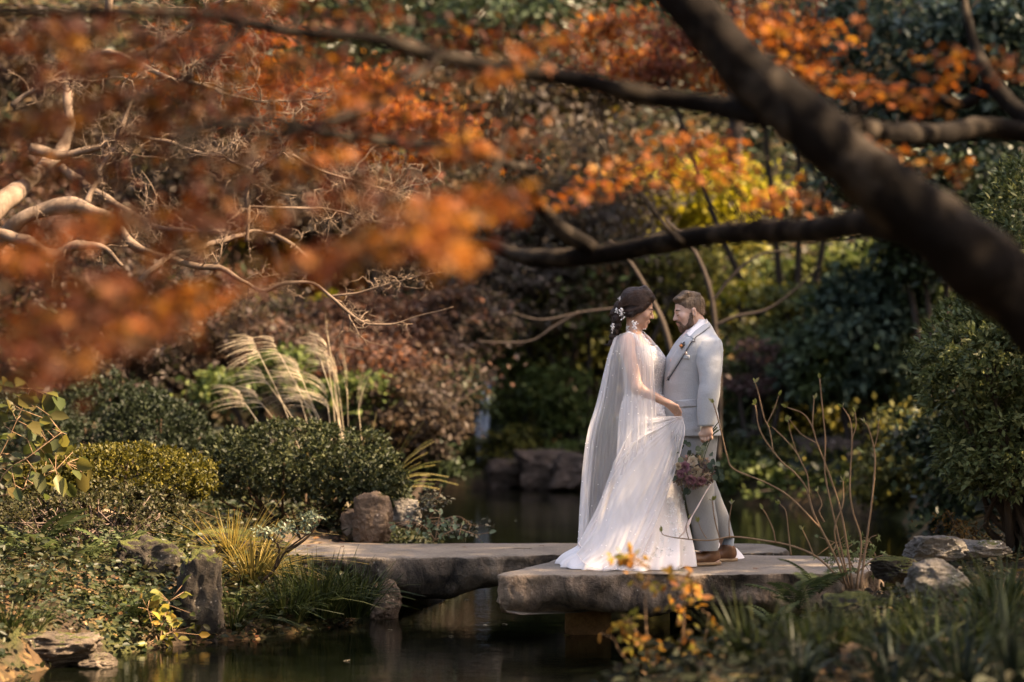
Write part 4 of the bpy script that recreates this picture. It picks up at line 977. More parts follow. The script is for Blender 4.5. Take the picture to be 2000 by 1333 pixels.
tuft('lush dark green sedge at the waterline left of the long slab', 620, 1205, 15.75, 420, .42, GR, 3, .5, .006, .9, 'sedge_tuft', r0=.16)
tuft('dark green sedge beside the lush one, under the slab edge', 690, 1205, 15.9, 240, .38, GR, 4, .6, .006, 1.0, 'sedge_tuft', r0=.10)
tuft('green sedge clump in front of the golden sedge', 560, 1215, 15.5, 220, .36, GR, 5, .6, .006, 1.1, 'sedge_tuft', r0=.12)
tuft('thin green tuft hanging at the waterline by the tall mossy boulder', 455, 1235, 15.2, 90, .34, GR, 6, .8, .005, 1.3, 'sedge_tuft')
tuft('grass tuft beside the yellow-leaved seedling', 270, 1245, 14.9, 110, .26, GR, 7, .7, .004, .9)
tuft('grass tuft behind the layered stone', 60, 1215, 15.0, 160, .18, GR, 8, .8, .004, .8, r0=.2)
tuft('tall blurred strap-leaved clump at the right edge', 1985, 1400, 9.6, 34, .66, GB, 9, .22, .011, .4, 'strap_leaf_clump')
tuft('blurred strap-leaved clump near the bottom right corner', 1880, 1430, 9.8, 40, .42, GB, 10, .6, .010, .8, 'strap_leaf_clump')
tuft('blurred strap-leaved clump between the brown stone and the corner', 1745, 1430, 9.9, 36, .40, GB, 11, .6, .010, .8, 'strap_leaf_clump')
tuft('blurred grass clump at the bottom edge right of the yellow shrub', 1560, 1420, 10.2, 50, .36, GB, 12, .6, .008, .9, 'strap_leaf_clump')
tuft('grass tuft at the bottom left corner beside the layered stone', 15, 1300, 13.9, 170, .22, GR, 14, .8, .005, .9, r0=.22)
tuft('grass tuft left of the layered stone at the picture edge', 5, 1255, 14.5, 170, .2, GR, 15, .8, .005, .9, r0=.2)
tuft('small grass tuft beside the rounded grey boulder', 1790, 1215, 12.9, 70, .22, GR, 13, .7, .005, .9)

for i, (px, py, Yt, Lh, lab) in enumerate([(1480, 1400, 10.8, .34, 'dark blurred grass tuft under the orange shrub'), (1610, 1380, 10.9, .34, 'dark blurred grass tuft left of the brown near stone'), (1720, 1370, 11.2, .36, 'dark blurred grass tuft right of the brown near stone'), (1830, 1360, 11.0, .38, 'dark blurred grass tuft below the rounded grey boulder'), (1930, 1300, 11.6, .42, 'dark grass tuft at the right edge above the strap leaves'), (1960, 1200, 12.8, .36, 'dark grass tuft at the right edge level with the boulder')]):
    tuft(lab, px, py, Yt, 150, Lh, GR, 40 + i, .55, .006, .9, r0=.14)
# pampas grass: each plume a part
def pampas():
    Y = 20.2; p = at(690, 850, Y); p[2] = drop(p[0], Y); root = thing('pampas_grass', 'pampas grass with pale feathery plumes behind the broad dark bush', 'grass', loc=p)
    ST = leaf_mat('straw plume', [(.42, .34, .23), (.58, .48, .35), (.70, .60, .46)], .4, .8)
    SB = leaf_mat('pampas blade', [(.20, .17, .05), (.32, .25, .08), (.10, .12, .03), (.40, .32, .13)], .4, .5)
    for i, (bx, by, tx, ty, lean) in enumerate([(505, 690, 462, 712, -1), (545, 690, 505, 690, -1), (520, 745, 466, 748, -1), (480, 790, 428, 790, -1), (512, 790, 470, 785, -1), (590, 740, 540, 722, -1), (585, 775, 525, 775, -1), (615, 800, 560, 770, -1),
                                            (640, 700, 592, 672, -1), (650, 730, 600, 700, -1), (660, 750, 640, 700, -.4), (678, 760, 672, 694, -.1), (640, 655, 641, 652, 0), (640, 790, 575, 745, -1), (625, 700, 606, 668, -.6), (700, 800, 732, 742, .1)]):
        b0 = at(bx, by, Y); g0 = np.array((p[0] + rng.normal() * .1 + (bx - 640) * .0012, p[1] + rng.normal() * .1, p[2])); tip = at(tx, ty, Y + rng.normal() * .15)
        mb = MB(); mb.add(*tube(smooth_path([g0, g0 * .4 + b0 * .6 + (0, 0, .1), b0], 8), np.linspace(.005, .003, 8), 4))
        d0 = unit(b0 - g0); ax = tip - b0; L0 = max(.16, np.linalg.norm(ax))
        for q_ in range(24):
            u0 = rng.random(); st = b0 + d0 * .16 * (u0 - .2) + rng.normal(size=3) * .004; Ls = L0 * (.7 + .5 * rng.random())
            dr_ = unit(unit(ax) * 1.0 + d0 * (.25 + .5 * (1 - abs(lean))) + rng.normal(size=3) * .13 + np.array((0, 0, .5 * u0)))
            t = np.linspace(0, 1, 6)[:, None]; c_ = st + Ls * (dr_ * t + np.array((lean * .22, 0, -.30 - .22 * rng.random())) * abs(lean) ** .5 * t ** 2)
            sd = np.array((0, .4, 1.)) * .0019 * (1 - t * .8); V_ = np.stack([c_ - sd, c_ + sd], 1).reshape(-1, 3); jj = np.arange(5) * 2
            mb.add(V_, np.stack([jj, jj + 1, jj + 3, jj + 2], -1))
        o = mb.build('plume', ST, root, False, p); o.location = (0, 0, 0)
    n = 150; mb = MB()
    for _ in range(n):
        a = rng.random() * 6.283; L = .5 + .55 * rng.random(); o_ = np.array((math.cos(a), math.sin(a) * .5, 0)); dr = rng.random()
        t = np.linspace(0, 1, 8)[:, None]; c = o_ * .05 + L * (o_ * .45 * (t + .9 * dr * t ** 2) + np.array((0, 0, 1.)) * (t - dr * .6 * t ** 2.5))
        sd = np.array((-math.sin(a), math.cos(a), 0)) * .009 * (1 - t ** 2 * .9) + (0, 0, .002)
        V = np.stack([c - sd, c + sd], 1).reshape(-1, 3); j = np.arange(7) * 2
        mb.add(V, np.stack([j, j + 1, j + 3, j + 2], -1))
    o = mb.build('blades', SB, root, True); o['kind'] = 'stuff'
pampas()

# leafy plants with leaves large enough to be told apart: each leaf an object
def leafy(name, label, base, stemsp, spots, size, mat, stem_mat, cat='plant', shape='oval', wid=1.0, seed=3, group=None, sr=.006, fold=1):
    g = np.random.default_rng(seed); base = np.asarray(base, float); root = thing(name, label, cat, group, loc=base)
    mb = MB()
    for sp in stemsp:
        q = smooth_path(np.array(sp) - base, 8 * len(sp)); mb.add(*tube(q, np.linspace(sr, sr * .4, len(q)), 6))
    L, F = LEAF[shape]; me = [mesh('leaf', L * (1, wid, 1) * s * size, F, mat) for s in (.8, 1.0, 1.2)]
    allq = np.concatenate([smooth_path(np.array(sp) - base, 14) for sp in stemsp])
    for i, sp in enumerate(spots):
        p = np.asarray(sp, float) - base
        j = np.argmin(np.linalg.norm(allq - p, axis=1)); d = unit(p - allq[j] + g.normal(size=3) * .02)
        mb.add(*tube(np.array([allq[j], p]), (sr * .4, sr * .25), 4))
        o = obj('leaf', me[i % 3], root); o.location = p
        X = unit(d + g.normal(size=3) * .45 + (0, 0, -.1)); Z = unit(np.array((0, -.8, .65)) + g.normal(size=3) * .35); Z = unit(Z - X * Z.dot(X)); Yv = np.cross(Z, X)
        from mathutils import Matrix
        o.rotation_euler = Matrix((tuple(np.array((X[k], Yv[k], Z[k]))for k in range(3))) if False else ((X[0], Yv[0], Z[0]), (X[1], Yv[1], Z[1]), (X[2], Yv[2], Z[2]))).to_euler()
    mb.build('stem', stem_mat, root)
    return root
HY = leaf_mat('broad hydrangea leaf', [(.05, .07, .016), (.09, .105, .028), (.17, .155, .03), (.12, .09, .03), (.06, .085, .03)], .5, .45)
Yh = 15.5
spots = [(15, 745), (45, 755), (75, 762), (20, 785), (55, 790), (85, 800), (95, 765), (40, 812), (12, 820), (70, 830), (90, 835), (118, 842), (30, 850), (58, 862), (15, 872), (50, 885), (80, 882), (108, 885), (30, 905), (60, 912), (95, 905), (130, 898), (155, 905), (110, 925), (15, 930), (45, 935), (75, 925), (35, 770), (5, 800), (100, 815), (-20, 850), (-25, 890), (-15, 765), (140, 915), (20, 955), (65, 950), (125, 870), (-10, 920)]
leafy('broad_leaved_plant', 'broad-leaved plant with green and yellowing leaves at the left edge', at(-40, 1090, Yh), [[at(-40, 1090, Yh), at(-10, 980, Yh), at(40, 960, Yh), at(130, 905, Yh - .1)], [at(-40, 1090, Yh), at(-25, 950, Yh), at(20, 850, Yh), at(60, 760, Yh)], [at(-40, 1090, Yh), at(0, 940, Yh - .1), at(60, 890, Yh - .15), at(120, 845, Yh - .1)], [at(-40, 1090, Yh), at(-40, 900, Yh), at(-10, 760, Yh)]],
      [at(a + rng.normal() * 5, b_ + rng.normal() * 5, Yh + rng.normal() * .12) for a, b_ in spots + [(a_ + 14, c_ + 9) for a_, c_ in spots]], .135, HY, TWIG, seed=4)
YS = leaf_mat('yellowing seedling leaf', [(.12, .14, .03), (.26, .24, .05), (.38, .30, .05), (.09, .12, .035), (.40, .24, .05)], .45, .4)
Ys = 14.75
leafy('yellow_seedling', 'small seedling with yellow and green leaves at the left waterline', at(310, 1262, Ys), [[at(310, 1262, Ys), at(318, 1220, Ys), at(330, 1175, Ys)], [at(310, 1262, Ys), at(300, 1230, Ys), at(288, 1190, Ys)], [at(310, 1262, Ys), at(325, 1240, Ys), at(338, 1235, Ys)]],
      [at(313 + rng.normal() * 30, 1212 + rng.normal() * 32, Ys + rng.normal() * .08) for _ in range(64)], .075, YS, TWIG, seed=6)
PS = leaf_mat('pale green plant leaf', [(.09, .13, .07), (.15, .20, .11), (.22, .27, .16), (.07, .10, .04)], .4, .4)
Yp = 17.55
leafy('pale_plant', 'pale green leafy plant at the right foot of the standing stone', at(850, 1056, Yp), [[at(850, 1056, Yp), at(830, 1030, Yp), at(800, 1018, Yp)], [at(850, 1056, Yp), at(856, 1020, Yp), at(860, 1000, Yp)], [at(850, 1056, Yp), at(890, 1035, Yp), at(930, 1045, Yp)]],
      [at(845 + rng.normal() * 40, 1030 + rng.normal() * 13, Yp + rng.normal() * .15) for _ in range(70)], .055, PS, TWIG, seed=8)
LP = leaf_mat('light green maple-like leaf', [(.09, .13, .04), (.15, .19, .06), (.22, .25, .09)], .45, .4)
Yl = 14.75
leafy('light_green_seedling', 'light green lobed-leaf seedling at the foot of the twig shrub', at(1672, 1120, Yl), [[at(1672, 1120, Yl), at(1650, 1080, Yl), at(1630, 1060, Yl)], [at(1672, 1120, Yl), at(1690, 1075, Yl), at(1700, 1050, Yl)], [at(1672, 1120, Yl), at(1710, 1090, Yl), at(1730, 1085, Yl)]],
      [at(1675 + rng.normal() * 32, 1075 + rng.normal() * 16, Yl + rng.normal() * .1) for _ in range(60)], .06, LP, TWIG, shape='maple', seed=10)

def sapling(name, label, base, trunk, lobes, n, leaf, mat, bark, shape='oval', r0=.012, seed=1, cat='shrub'):
    base = np.asarray(base, float); root = thing(name, label, cat, None, loc=base); cr, tm = MB(), MB()
    for tr_ in trunk:
        q = smooth_path(np.array(tr_) - base, 8 * len(tr_)); tm.add(*tube(q, np.linspace(r0, r0 * .35, len(q)), 6))
    allq = np.concatenate([smooth_path(np.array(t_) - base, 12) for t_ in trunk])
    for (c, r) in lobes:
        m = int(n / len(lobes)); P, D, N = crown_pts(np.asarray(c) - base, r, m, 12, .35, .3, up=.9)
        cr.add(*leaves(P, D, N, leaf * (.7 + .6 * rng.random(m)), shape))
        for e in P[:14]:
            j = np.argmin(np.linalg.norm(allq - e, axis=1)); tm.add(*tube(np.array([allq[j], allq[j] * .5 + e * .5 + rng.normal(size=3) * .01, e]), (.003, .002, .001), 4))
    o = cr.build('foliage', mat, root, False); o['kind'] = 'stuff'; tm.build('stem', bark, root)
Yq = 15.6
SP = leaf_mat('glossy sapling leaf', [(.09, .12, .075), (.15, .185, .12), (.26, .29, .20)], .3, .35)
sapling('sapling', 'slim leaning sapling with small glossy leaves in front of the sandy path', at(480, 1190, Yq), [[at(480, 1190, Yq), at(505, 1145, Yq), at(538, 1110, Yq), at(560, 1075, Yq), at(605, 1040, Yq)], [at(538, 1110, Yq), at(545, 1070, Yq), at(520, 1045, Yq)], [at(560, 1078, Yq), at(600, 1050, Yq), at(630, 1010, Yq)]],
        [(at(525, 1040, Yq), (.09, .10, .035)), (at(575, 1030, Yq), (.10, .10, .05)), (at(615, 1012, Yq), (.07, .08, .045))], 330, .028, SP, TWIG_D)
Yf = 11.0
OY = leaf_mat('orange yellow near leaf', [(.20, .08, .015), (.27, .12, .02), (.22, .17, .028), (.12, .11, .02), (.16, .055, .018)], .5, .6, tone=1.5)
zf = drop(*at(1300, 1400, Yf)[:2])
bq = at(1290, 1450, Yf); bq[2] = zf - .05
sapling('orange_shrub', 'blurred shrub with orange and yellow leaves in front of the thick slab', bq, [[bq, at(1290, 1330, Yf), at(1240, 1230, Yf), at(1215, 1200, Yf)], [bq, at(1310, 1300, Yf), at(1335, 1230, Yf), at(1330, 1130, Yf)], [bq, at(1330, 1320, Yf), at(1370, 1270, Yf), at(1385, 1200, Yf)], [bq, at(1270, 1300, Yf), at(1260, 1180, Yf), at(1270, 1110, Yf)], [bq, at(1250, 1310, Yf), at(1215, 1280, Yf), at(1200, 1250, Yf)]],
        [(at(1225, 1235, Yf), (.08, .1, .10)), (at(1290, 1130, Yf), (.14, .1, .05)), (at(1330, 1180, Yf), (.10, .1, .10)), (at(1370, 1250, Yf), (.09, .1, .08)), (at(1270, 1270, Yf), (.12, .1, .08)), (at(1225, 1085, Yf), (.06, .08, .02))], 230, .046, OY, TWIG, r0=.006)
sapling('dry_shrub', 'thin shrub with tiny rust leaves below the right evergreen', at(1880, 1080, 16.6), [[at(1880, 1080, 16.6), at(1870, 1040, 16.6), at(1850, 1000, 16.6)], [at(1880, 1080, 16.6), at(1900, 1050, 16.6), at(1925, 1020, 16.6)]],
        [(at(1865, 1030, 16.6), (.14, .15, .10)), (at(1905, 1045, 16.6), (.12, .15, .09))], 420, .025, leaf_mat('rust leaf', [(.16, .07, .02), (.26, .13, .03), (.10, .06, .02)], .4), TWIG_D)
sapling('low_plant', 'grey green low plant behind the standing stone', at(830, 1030, 18.3), [[at(830, 1030, 18.3), at(850, 990, 18.3), at(862, 950, 18.3)], [at(830, 1030, 18.3), at(890, 1010, 18.3), at(920, 1025, 18.3)]],
        [(at(845, 985, 18.3), (.10, .12, .10)), (at(900, 1030, 18.0), (.20, .15, .06))], 420, .03, leaf_mat('grey green leaf', [(.05, .065, .045), (.10, .10, .075), (.14, .12, .09)], .3), TWIG_D)

# bare twig shrub on the right bank, each stem a part
def twig_shrub():
    Y = 14.35; base = at(1662, 1160, Y); root = thing('twig_shrub', 'bare shrub of long tan twigs with a few buds, right of the groom', 'shrub', loc=base)
    BUD = leaf_mat('green bud leaf', [(.24, .26, .06), (.34, .33, .10), (.45, .38, .26)], .4)
    S = [[(1655, 1150, 8), (1630, 1085, 7), (1592, 1010, 7), (1574, 953, 6), (1551, 923, 6), (1524, 899, 5), (1486, 845, 4.5), (1475, 791, 4)],
         [(1510, 880, 4), (1503, 840, 4), (1492, 815, 4), (1481, 768, 4), (1475, 748, 3)], [(1497, 830, 3.5), (1512, 800, 3), (1521, 773, 2.5)],
         [(1580, 965, 5), (1577, 930, 5), (1565, 903, 4.5), (1553, 881, 4), (1530, 855, 4), (1508, 834, 3)], [(1556, 884, 3), (1545, 850, 3), (1540, 825, 2.5)], [(1610, 1020, 5), (1600, 1000, 4.5), (1605, 985, 4), (1596, 960, 3)],
         [(1665, 1150, 8), (1655, 1070, 7), (1640, 990, 6), (1614, 912, 5.5), (1596, 867, 5), (1587, 836, 5), (1569, 809, 4), (1537, 796, 3)], [(1587, 838, 4), (1588, 808, 4), (1590, 780, 3)], [(1595, 866, 3.5), (1565, 848, 3), (1542, 820, 2.5)],
         [(1660, 1150, 7), (1640, 1060, 6), (1622, 980, 5), (1611, 921, 5), (1612, 860, 4.5), (1607, 804, 4.5), (1601, 740, 4)],
         [(1672, 1150, 7), (1682, 1060, 6), (1666, 1000, 6), (1660, 950, 5), (1664, 858, 5), (1660, 820, 4), (1646, 796, 3)], [(1664, 858, 4), (1672, 832, 4), (1670, 806, 3)],
         [(1680, 1150, 8), (1692, 1060, 7), (1702, 985, 6), (1709, 908, 6), (1706, 872, 5), (1696, 836, 4), (1690, 826, 3)], [(1707, 876, 3.5), (1714, 850, 3), (1716, 825, 2.5)],
         [(1650, 1120, 6), (1630, 1040, 5), (1646, 985, 4), (1647, 940, 3)], [(1600, 1030, 6), (1547, 975, 5.5), (1500, 945, 5), (1434, 917, 5), (1420, 890, 5), (1411, 853, 4.5), (1400, 810, 4), (1393, 788, 3)],
         [(1648, 1140, 7), (1600, 1092, 7), (1550, 1068, 6.5), (1490, 1056, 6), (1430, 1049, 6), (1385, 1056, 5), (1330, 1052, 4), (1298, 1046, 3), (1292, 1040, 2.5)],
         [(1405, 1050, 4), (1396, 1015, 3.5), (1391, 978, 3)], [(1425, 1050, 4), (1424, 1020, 3.5), (1429, 985, 3)], [(1345, 1053, 3.5), (1340, 1030, 3), (1345, 1014, 2.5)], [(1380, 1052, 3), (1370, 1036, 2.5), (1364, 1020, 2)],
         [(1515, 1060, 5), (1510, 1035, 4), (1498, 1008, 3), (1490, 995, 3)], [(1545, 1085, 5), (1540, 1040, 4), (1535, 1000, 3.5), (1524, 985, 3)], [(1590, 1088, 5), (1580, 1062, 3.5), (1568, 1036, 3)]]
    for i, p in enumerate(S):
        dY = rng.normal() * .06
        q = smooth_path([[*at(a, b_, Y + dY * min(1, (1160 - b_) / 150)), w * .62 * Y / FPX / 2] for a, b_, w in p], 6 * len(p))
        V, F = tube(q[:, :3], q[:, 3] * (1 + .25 * (np.arange(len(q)) % 9 == 0)), 6)
        st = obj('stem', mesh('stem', V - base, F, TWIG, True), root)
        tip = q[-1, :3] - base; dd = unit(q[-1, :3] - q[-3, :3])
        V, F = leaves(np.repeat(tip[None], 3, 0), unit(dd + rng.normal(size=(3, 3)) * .4), rnd_dir(3), np.array((.042, .034, .026)), 'oval', .75)
        obj('bud', mesh('bud', V, F, BUD), st)
twig_shrub()

# ------------------------------------------------------------------ ground cover, fallen and floating leaves
GC = leaf_mat('ground cover leaf', [(.016, .026, .009), (.032, .046, .016), (.055, .07, .026), (.10, .10, .036)], .3, .45, patch=[(.02, .03, .012), (.04, .05, .02), (.09, .075, .03), (.05, .03, .015)], pscale=1.6, tone=.55)
def cover(name, label, x0, x1, y0, y1, n, size, mat, lim=None, h=.07, flat=.5):
    x = rng.uniform(x0, x1, n); y = rng.uniform(y0, y1, n); L, _ = land(x, y); ok = L > -.06
    dens = fbm(np.stack([x, y, x * 0], -1), 1.5, 3, 31) + .35 * rng.normal(size=n); ok &= dens > -.45
    if lim: ok &= lim(x, y)
    x, y = x[ok], y[ok]; m = len(x)
    z = H(x, y) + h * rng.random(m) ** 1.5 + .03
    P = np.stack([x, y, z], -1); D = unit(rnd_dir(m) * (1, 1, .35)); N = unit(rnd_dir(m) * flat + (0, -.2, 1))
    V, F = leaves(P, D, N, size * (.6 + .8 * rng.random(m)), 'oval')
    tag(obj(name, mesh(name, V, F, mat)), label, 'plants', kind='stuff')
notpath = lambda x, y: ~((x > -1.75) & (y > 16.35) & (y < 17.75)) & ~((x < -1.2) & (x > -3.4) & (np.abs(y - (18.9 + (x + 2.9) * -.9)) < .45))
cover('ground_cover', 'small leaves carpeting the left bank', -4.6, -.3, 13.4, 20.8, 52000, .046, GC, notpath, .15, .9)
onslab = lambda x, y: ~((x < 2.4) & (y > 14.95) & (y < 16.5))
cover('ground_cover', 'small leaves carpeting the right bank', 1.0, 5.4, 12.0, 20.5, 26000, .044, leaf_mat('dark ground cover leaf', [(.010, .016, .006), (.02, .03, .010), (.036, .046, .016), (.06, .06, .022)], .3, .6, patch=[(.03, .02, .012), (.07, .045, .022), (.05, .04, .02)], pscale=2.2), onslab, .07, .8)
cover('ground_cover', 'blurred weeds covering the near bank', .2, 3.6, 9.2, 12.2, 4600, .055, leaf_mat('near weed leaf', [(.006, .010, .004), (.012, .018, .007), (.024, .028, .010), (.034, .022, .010)], .2, .7), None, .12, .9)
LT = leaf_mat('fallen leaf', [(.16, .075, .03), (.28, .14, .05), (.34, .22, .10), (.12, .06, .035), (.22, .06, .02)], .2, .6)
cover('leaf_litter', 'brown fallen leaves scattered over the left bank', -4.4, -.5, 14, 20, 1700, .045, LT, None, .02, .25)
cover('leaf_litter', 'brown fallen leaves scattered over the right bank', 1.2, 5, 12.2, 19, 2000, .045, LT, onslab, .02, .25)
cover('leaf_litter', 'few dry leaves lying on the stone slabs', -.9, 2.2, 15.2, 17.4, 1, .04, LT) if False else None
FLM = leaf_mat('floating leaf', [(.40, .34, .04), (.35, .28, .18), (.42, .36, .26)], .2, .4)
fl_me = [mesh('fallen_leaf', LEAF['maple'][0] * s, LEAF['maple'][1], FLM) for s in (.05, .06)]
for i, (px, py, lab) in enumerate([(943, 1222, 'yellow leaf floating on the water between the slabs'), (985, 1221, 'pale leaf floating just right of the yellow one'), (886, 1244, 'pale leaf floating nearer, below the yellow one'), (682, 1291, 'yellow leaf floating near the sedge reflection'),
                                   (910, 1172, 'small leaf floating under the long slab'), (1100, 1242, 'pale leaf floating against the square pier'), (762, 1232, 'small brown leaf floating left of the others')]):
    Yw = CAMZ * FPX / (py - 666.5); o = obj('fallen_leaf', fl_me[i % 2], loc=((px - 1000) * Yw / FPX, Yw, .006)); o.rotation_euler = (.1, .08, i * 1.3)
    tag(o, lab, 'leaf', 'leaves floating on the pond')
DRY = leaf_mat('dry leaf on stone', [(.10, .05, .025), (.2, .09, .035), (.30, .13, .04)], .2)
dry_me = [mesh('dry_leaf', LEAF['maple'][0] * s, LEAF['maple'][1], DRY) for s in (.045, .055)]
for i, (x, y, lab) in enumerate([(-.35, 17.0, 'small dry leaf on the long far slab near its sandy end'), (.22, 17.1, 'small dry leaf on the long far slab close to the cape'), (1.75, 15.5, 'small dry leaf on the thick slab below the twig shrub'), (1.52, 15.28, 'small dry leaf near the front edge of the thick slab')]):
    o = obj('dry_leaf', dry_me[i % 2], loc=(x, y, TOP + (.004 if y > 16.5 else .016))); o.rotation_euler = (.1, .1, i * 2.1)
    tag(o, lab, 'leaf', 'dry leaves on the slabs')
# ------------------------------------------------------------------ the couple
YC = 15.7; SC = YC / FPX
def q3(px, py, dy=0.0):
    """a point of the couple: photo pixel in the plane they stand in, dy metres further back"""
    return np.array(((px - 1000) * SC, YC + dy, CAMZ - (py - 666.5) * SC))

class SDF:
    def __init__(s, lo, hi, h):
        s.h = h; s.lo = np.asarray(lo, float); n = np.ceil((np.asarray(hi) - s.lo) / h).astype(int) + 1; s.n = n
        s.ax = [s.lo[i] + h * np.arange(n[i]) for i in range(3)]
        s.v = np.full(n, .2, np.float32)
    def _box(s, lo, hi):
        a = np.clip(((np.asarray(lo) - s.lo) / s.h).astype(int), 0, s.n - 1); b = np.clip(((np.asarray(hi) - s.lo) / s.h).astype(int) + 2, 1, s.n)
        sl = tuple(slice(x, y) for x, y in zip(a, b))
        X, Y, Z = np.meshgrid(s.ax[0][sl[0]], s.ax[1][sl[1]], s.ax[2][sl[2]], indexing='ij')
        return sl, np.stack([X, Y, Z], -1).astype(np.float32)
    def _mix(s, sl, d, k, op):
        a = s.v[sl]
        if op == 'sub': d = -d; a_, d_ = -a, -d
        if op == 'add':
            hh = np.clip(.5 + .5 * (a - d) / k, 0, 1); r = a * (1 - hh) + d * hh - k * hh * (1 - hh)
        else:
            hh = np.clip(.5 - .5 * (a - d) / k, 0, 1); r = a * (1 - hh) + d * hh + k * hh * (1 - hh)
        s.v[sl] = r
    def cone(s, a, b, ra, rb, k=.02, op='add', sq=None):
        a = np.asarray(a, float); b = np.asarray(b, float); m = max(ra, rb) + k + .03
        sl, P = s._box(np.minimum(a, b) - m, np.maximum(a, b) + m)
        ab = b - a; t = np.clip(((P - a) @ ab) / (ab @ ab), 0, 1)
        d = np.linalg.norm(P - a - t[..., None] * ab, axis=-1) - (ra + (rb - ra) * t)
        s._mix(sl, d, k, op)
    def ell(s, c, r, R=None, k=.02, op='add'):
        c = np.asarray(c, float); r = np.asarray(r, float); m = r.max() + k + .03
        sl, P = s._box(c - m, c + m)
        q = P - c
        if R is not None: q = q @ np.asarray(R)          # columns of R = local axes in world
        k0 = np.linalg.norm(q / r, axis=-1); k1 = np.linalg.norm(q / (r * r), axis=-1)
        d = k0 * (k0 - 1) / np.maximum(k1, 1e-6)
        s._mix(sl, d, k, op)
    def chain(s, pts, rad, k=.02):
        for i in range(len(pts) - 1): s.cone(pts[i], pts[i + 1], rad[i], rad[i + 1], k)
    def half(s, p, n, k=.01):
        """cut away everything on the side the normal points to"""
        X, Y, Z = np.meshgrid(*s.ax, indexing='ij')
        d = -((X - p[0]) * n[0] + (Y - p[1]) * n[1] + (Z - p[2]) * n[2]).astype(np.float32)
        s._mix((slice(None),) * 3, d, k, 'sub')
    def surf(s):
        v = s.v; n = v.shape; ins = v < 0
        c = np.zeros(tuple(x - 1 for x in n), np.int8)
        for a in (0, 1):
            for b in (0, 1):
                for d in (0, 1): c += ins[a:n[0] - 1 + a, b:n[1] - 1 + b, d:n[2] - 1 + d]
        act = (c > 0) & (c < 8); idx = np.argwhere(act)
        num = np.full(act.shape, -1, np.int64); num[act] = np.arange(len(idx))
        P = np.zeros((len(idx), 3)); W = np.zeros(len(idx))
        cs = [(a, b, d) for a in (0, 1) for b in (0, 1) for d in (0, 1)]
        for i, A in enumerate(cs):
            for B in cs[i + 1:]:
                if sum(abs(x - y) for x, y in zip(A, B)) != 1: continue
                va = v[idx[:, 0] + A[0], idx[:, 1] + A[1], idx[:, 2] + A[2]]; vb = v[idx[:, 0] + B[0], idx[:, 1] + B[1], idx[:, 2] + B[2]]
                ok = (va < 0) != (vb < 0); t = np.where(ok, va / np.where(ok, va - vb, 1), 0)
                P += ok[:, None] * (np.array(A) + (np.array(B) - np.array(A)) * t[:, None]); W += ok
        V = s.lo + s.h * (idx + P / W[:, None])
        Fs = []
        for ax in range(3):
            o = [i for i in range(3) if i != ax]
            a = np.take(ins, np.arange(n[ax] - 1), ax); b = np.take(ins, np.arange(1, n[ax]), ax)
            e = np.argwhere(a != b); e = e[(e[:, o[0]] > 0) & (e[:, o[1]] > 0) & (e[:, o[0]] < n[o[0]] - 1) & (e[:, o[1]] < n[o[1]] - 1)]
            sgn = a[e[:, 0], e[:, 1], e[:, 2]]
            q = []
            for (da, db) in ((1, 1), (0, 1), (0, 0), (1, 0)):
                c_ = e.copy(); c_[:, o[0]] -= da; c_[:, o[1]] -= db; q.append(num[c_[:, 0], c_[:, 1], c_[:, 2]])
            q = np.stack(q, -1); flip = sgn if ax != 1 else ~sgn
            q[~flip] = q[~flip][:, ::-1]; Fs.append(q)
        return V, np.concatenate(Fs)
    def build(s, name, mat, parent, base, disp=None):
        V, F = s.surf()
        if disp is not None: V = disp(V)
        return obj(name, mesh(name, V - base, F, mat, True), parent)

def frame(yaw, pitch, facing):
    """head axes (columns): forward, left, up; facing +1 looks along +X, -1 along -X; yaw turns to the camera"""
    f = np.array((facing * math.cos(yaw) * math.cos(pitch), -math.sin(yaw) * math.cos(pitch), -math.sin(pitch)))
    l = unit(np.cross((0, 0, 1), f)); u = np.cross(f, l)
    return np.stack([f, l, u], 1)

def skin_mat(name, col):
    m, t, b = new_mat(name)
    n = tnoise(t, coords(t, 1), 25, 5, .6)
    t.links.new(ramp(t, [(.3, (col[0] * .9, col[1] * .78, col[2] * .76)), (.5, col), (.7, tuple(c * 1.1 for c in col))], n.outputs[0]).outputs[0], b.inputs['Base Color'])
    b.inputs['Roughness'].default_value = .42; b.inputs['Specular IOR Level'].default_value = .35
    b.inputs['Subsurface Weight'].default_value = .12; b.inputs['Subsurface Radius'].default_value = (.012, .005, .003)
    return m
def hair_mat(name, cols, scale=(40, 40, 6)):
    m, t, b = new_mat(name)
    n = tnoise(t, coords(t, scale), 2.2, 6, .65, .5)
    t.links.new(ramp(t, even(cols), n.outputs[0]).outputs[0], b.inputs['Base Color'])
    b.inputs['Roughness'].default_value = .45; b.inputs['Specular IOR Level'].default_value = .3
    bump(t, b, n.outputs[0], .9, .012)
    return m
def cloth_mat(name, col, var=.06, weave=420, bs=.15, rough=.85, fold=0.0, sheen=.15):
    m, t, b = new_mat(name)
    n = tnoise(t, coords(t, (weave, weave, weave * .25)), 1, 3, .6); n2 = tnoise(t, coords(t, (1, 1, 1)), 6, 4, .5)
    c = ramp(t, [(.3, tuple(x * (1 - var) for x in col)), (.7, tuple(min(1, x * (1 + var)) for x in col))], n.outputs[0]).outputs[0]
    t.links.new(c, b.inputs['Base Color']); b.inputs['Roughness'].default_value = rough; b.inputs['Specular IOR Level'].default_value = .15
    b.inputs['Sheen Weight'].default_value = sheen
    hgt = n.outputs[0]
    if fold:
        n3 = tnoise(t, coords(t, (1, 1, 2.6)), 7, 3, .5, .8); hgt = mixc(t, fold, n.outputs[0], n3.outputs[0])
    bump(t, b, hgt, bs, .02)
    return m
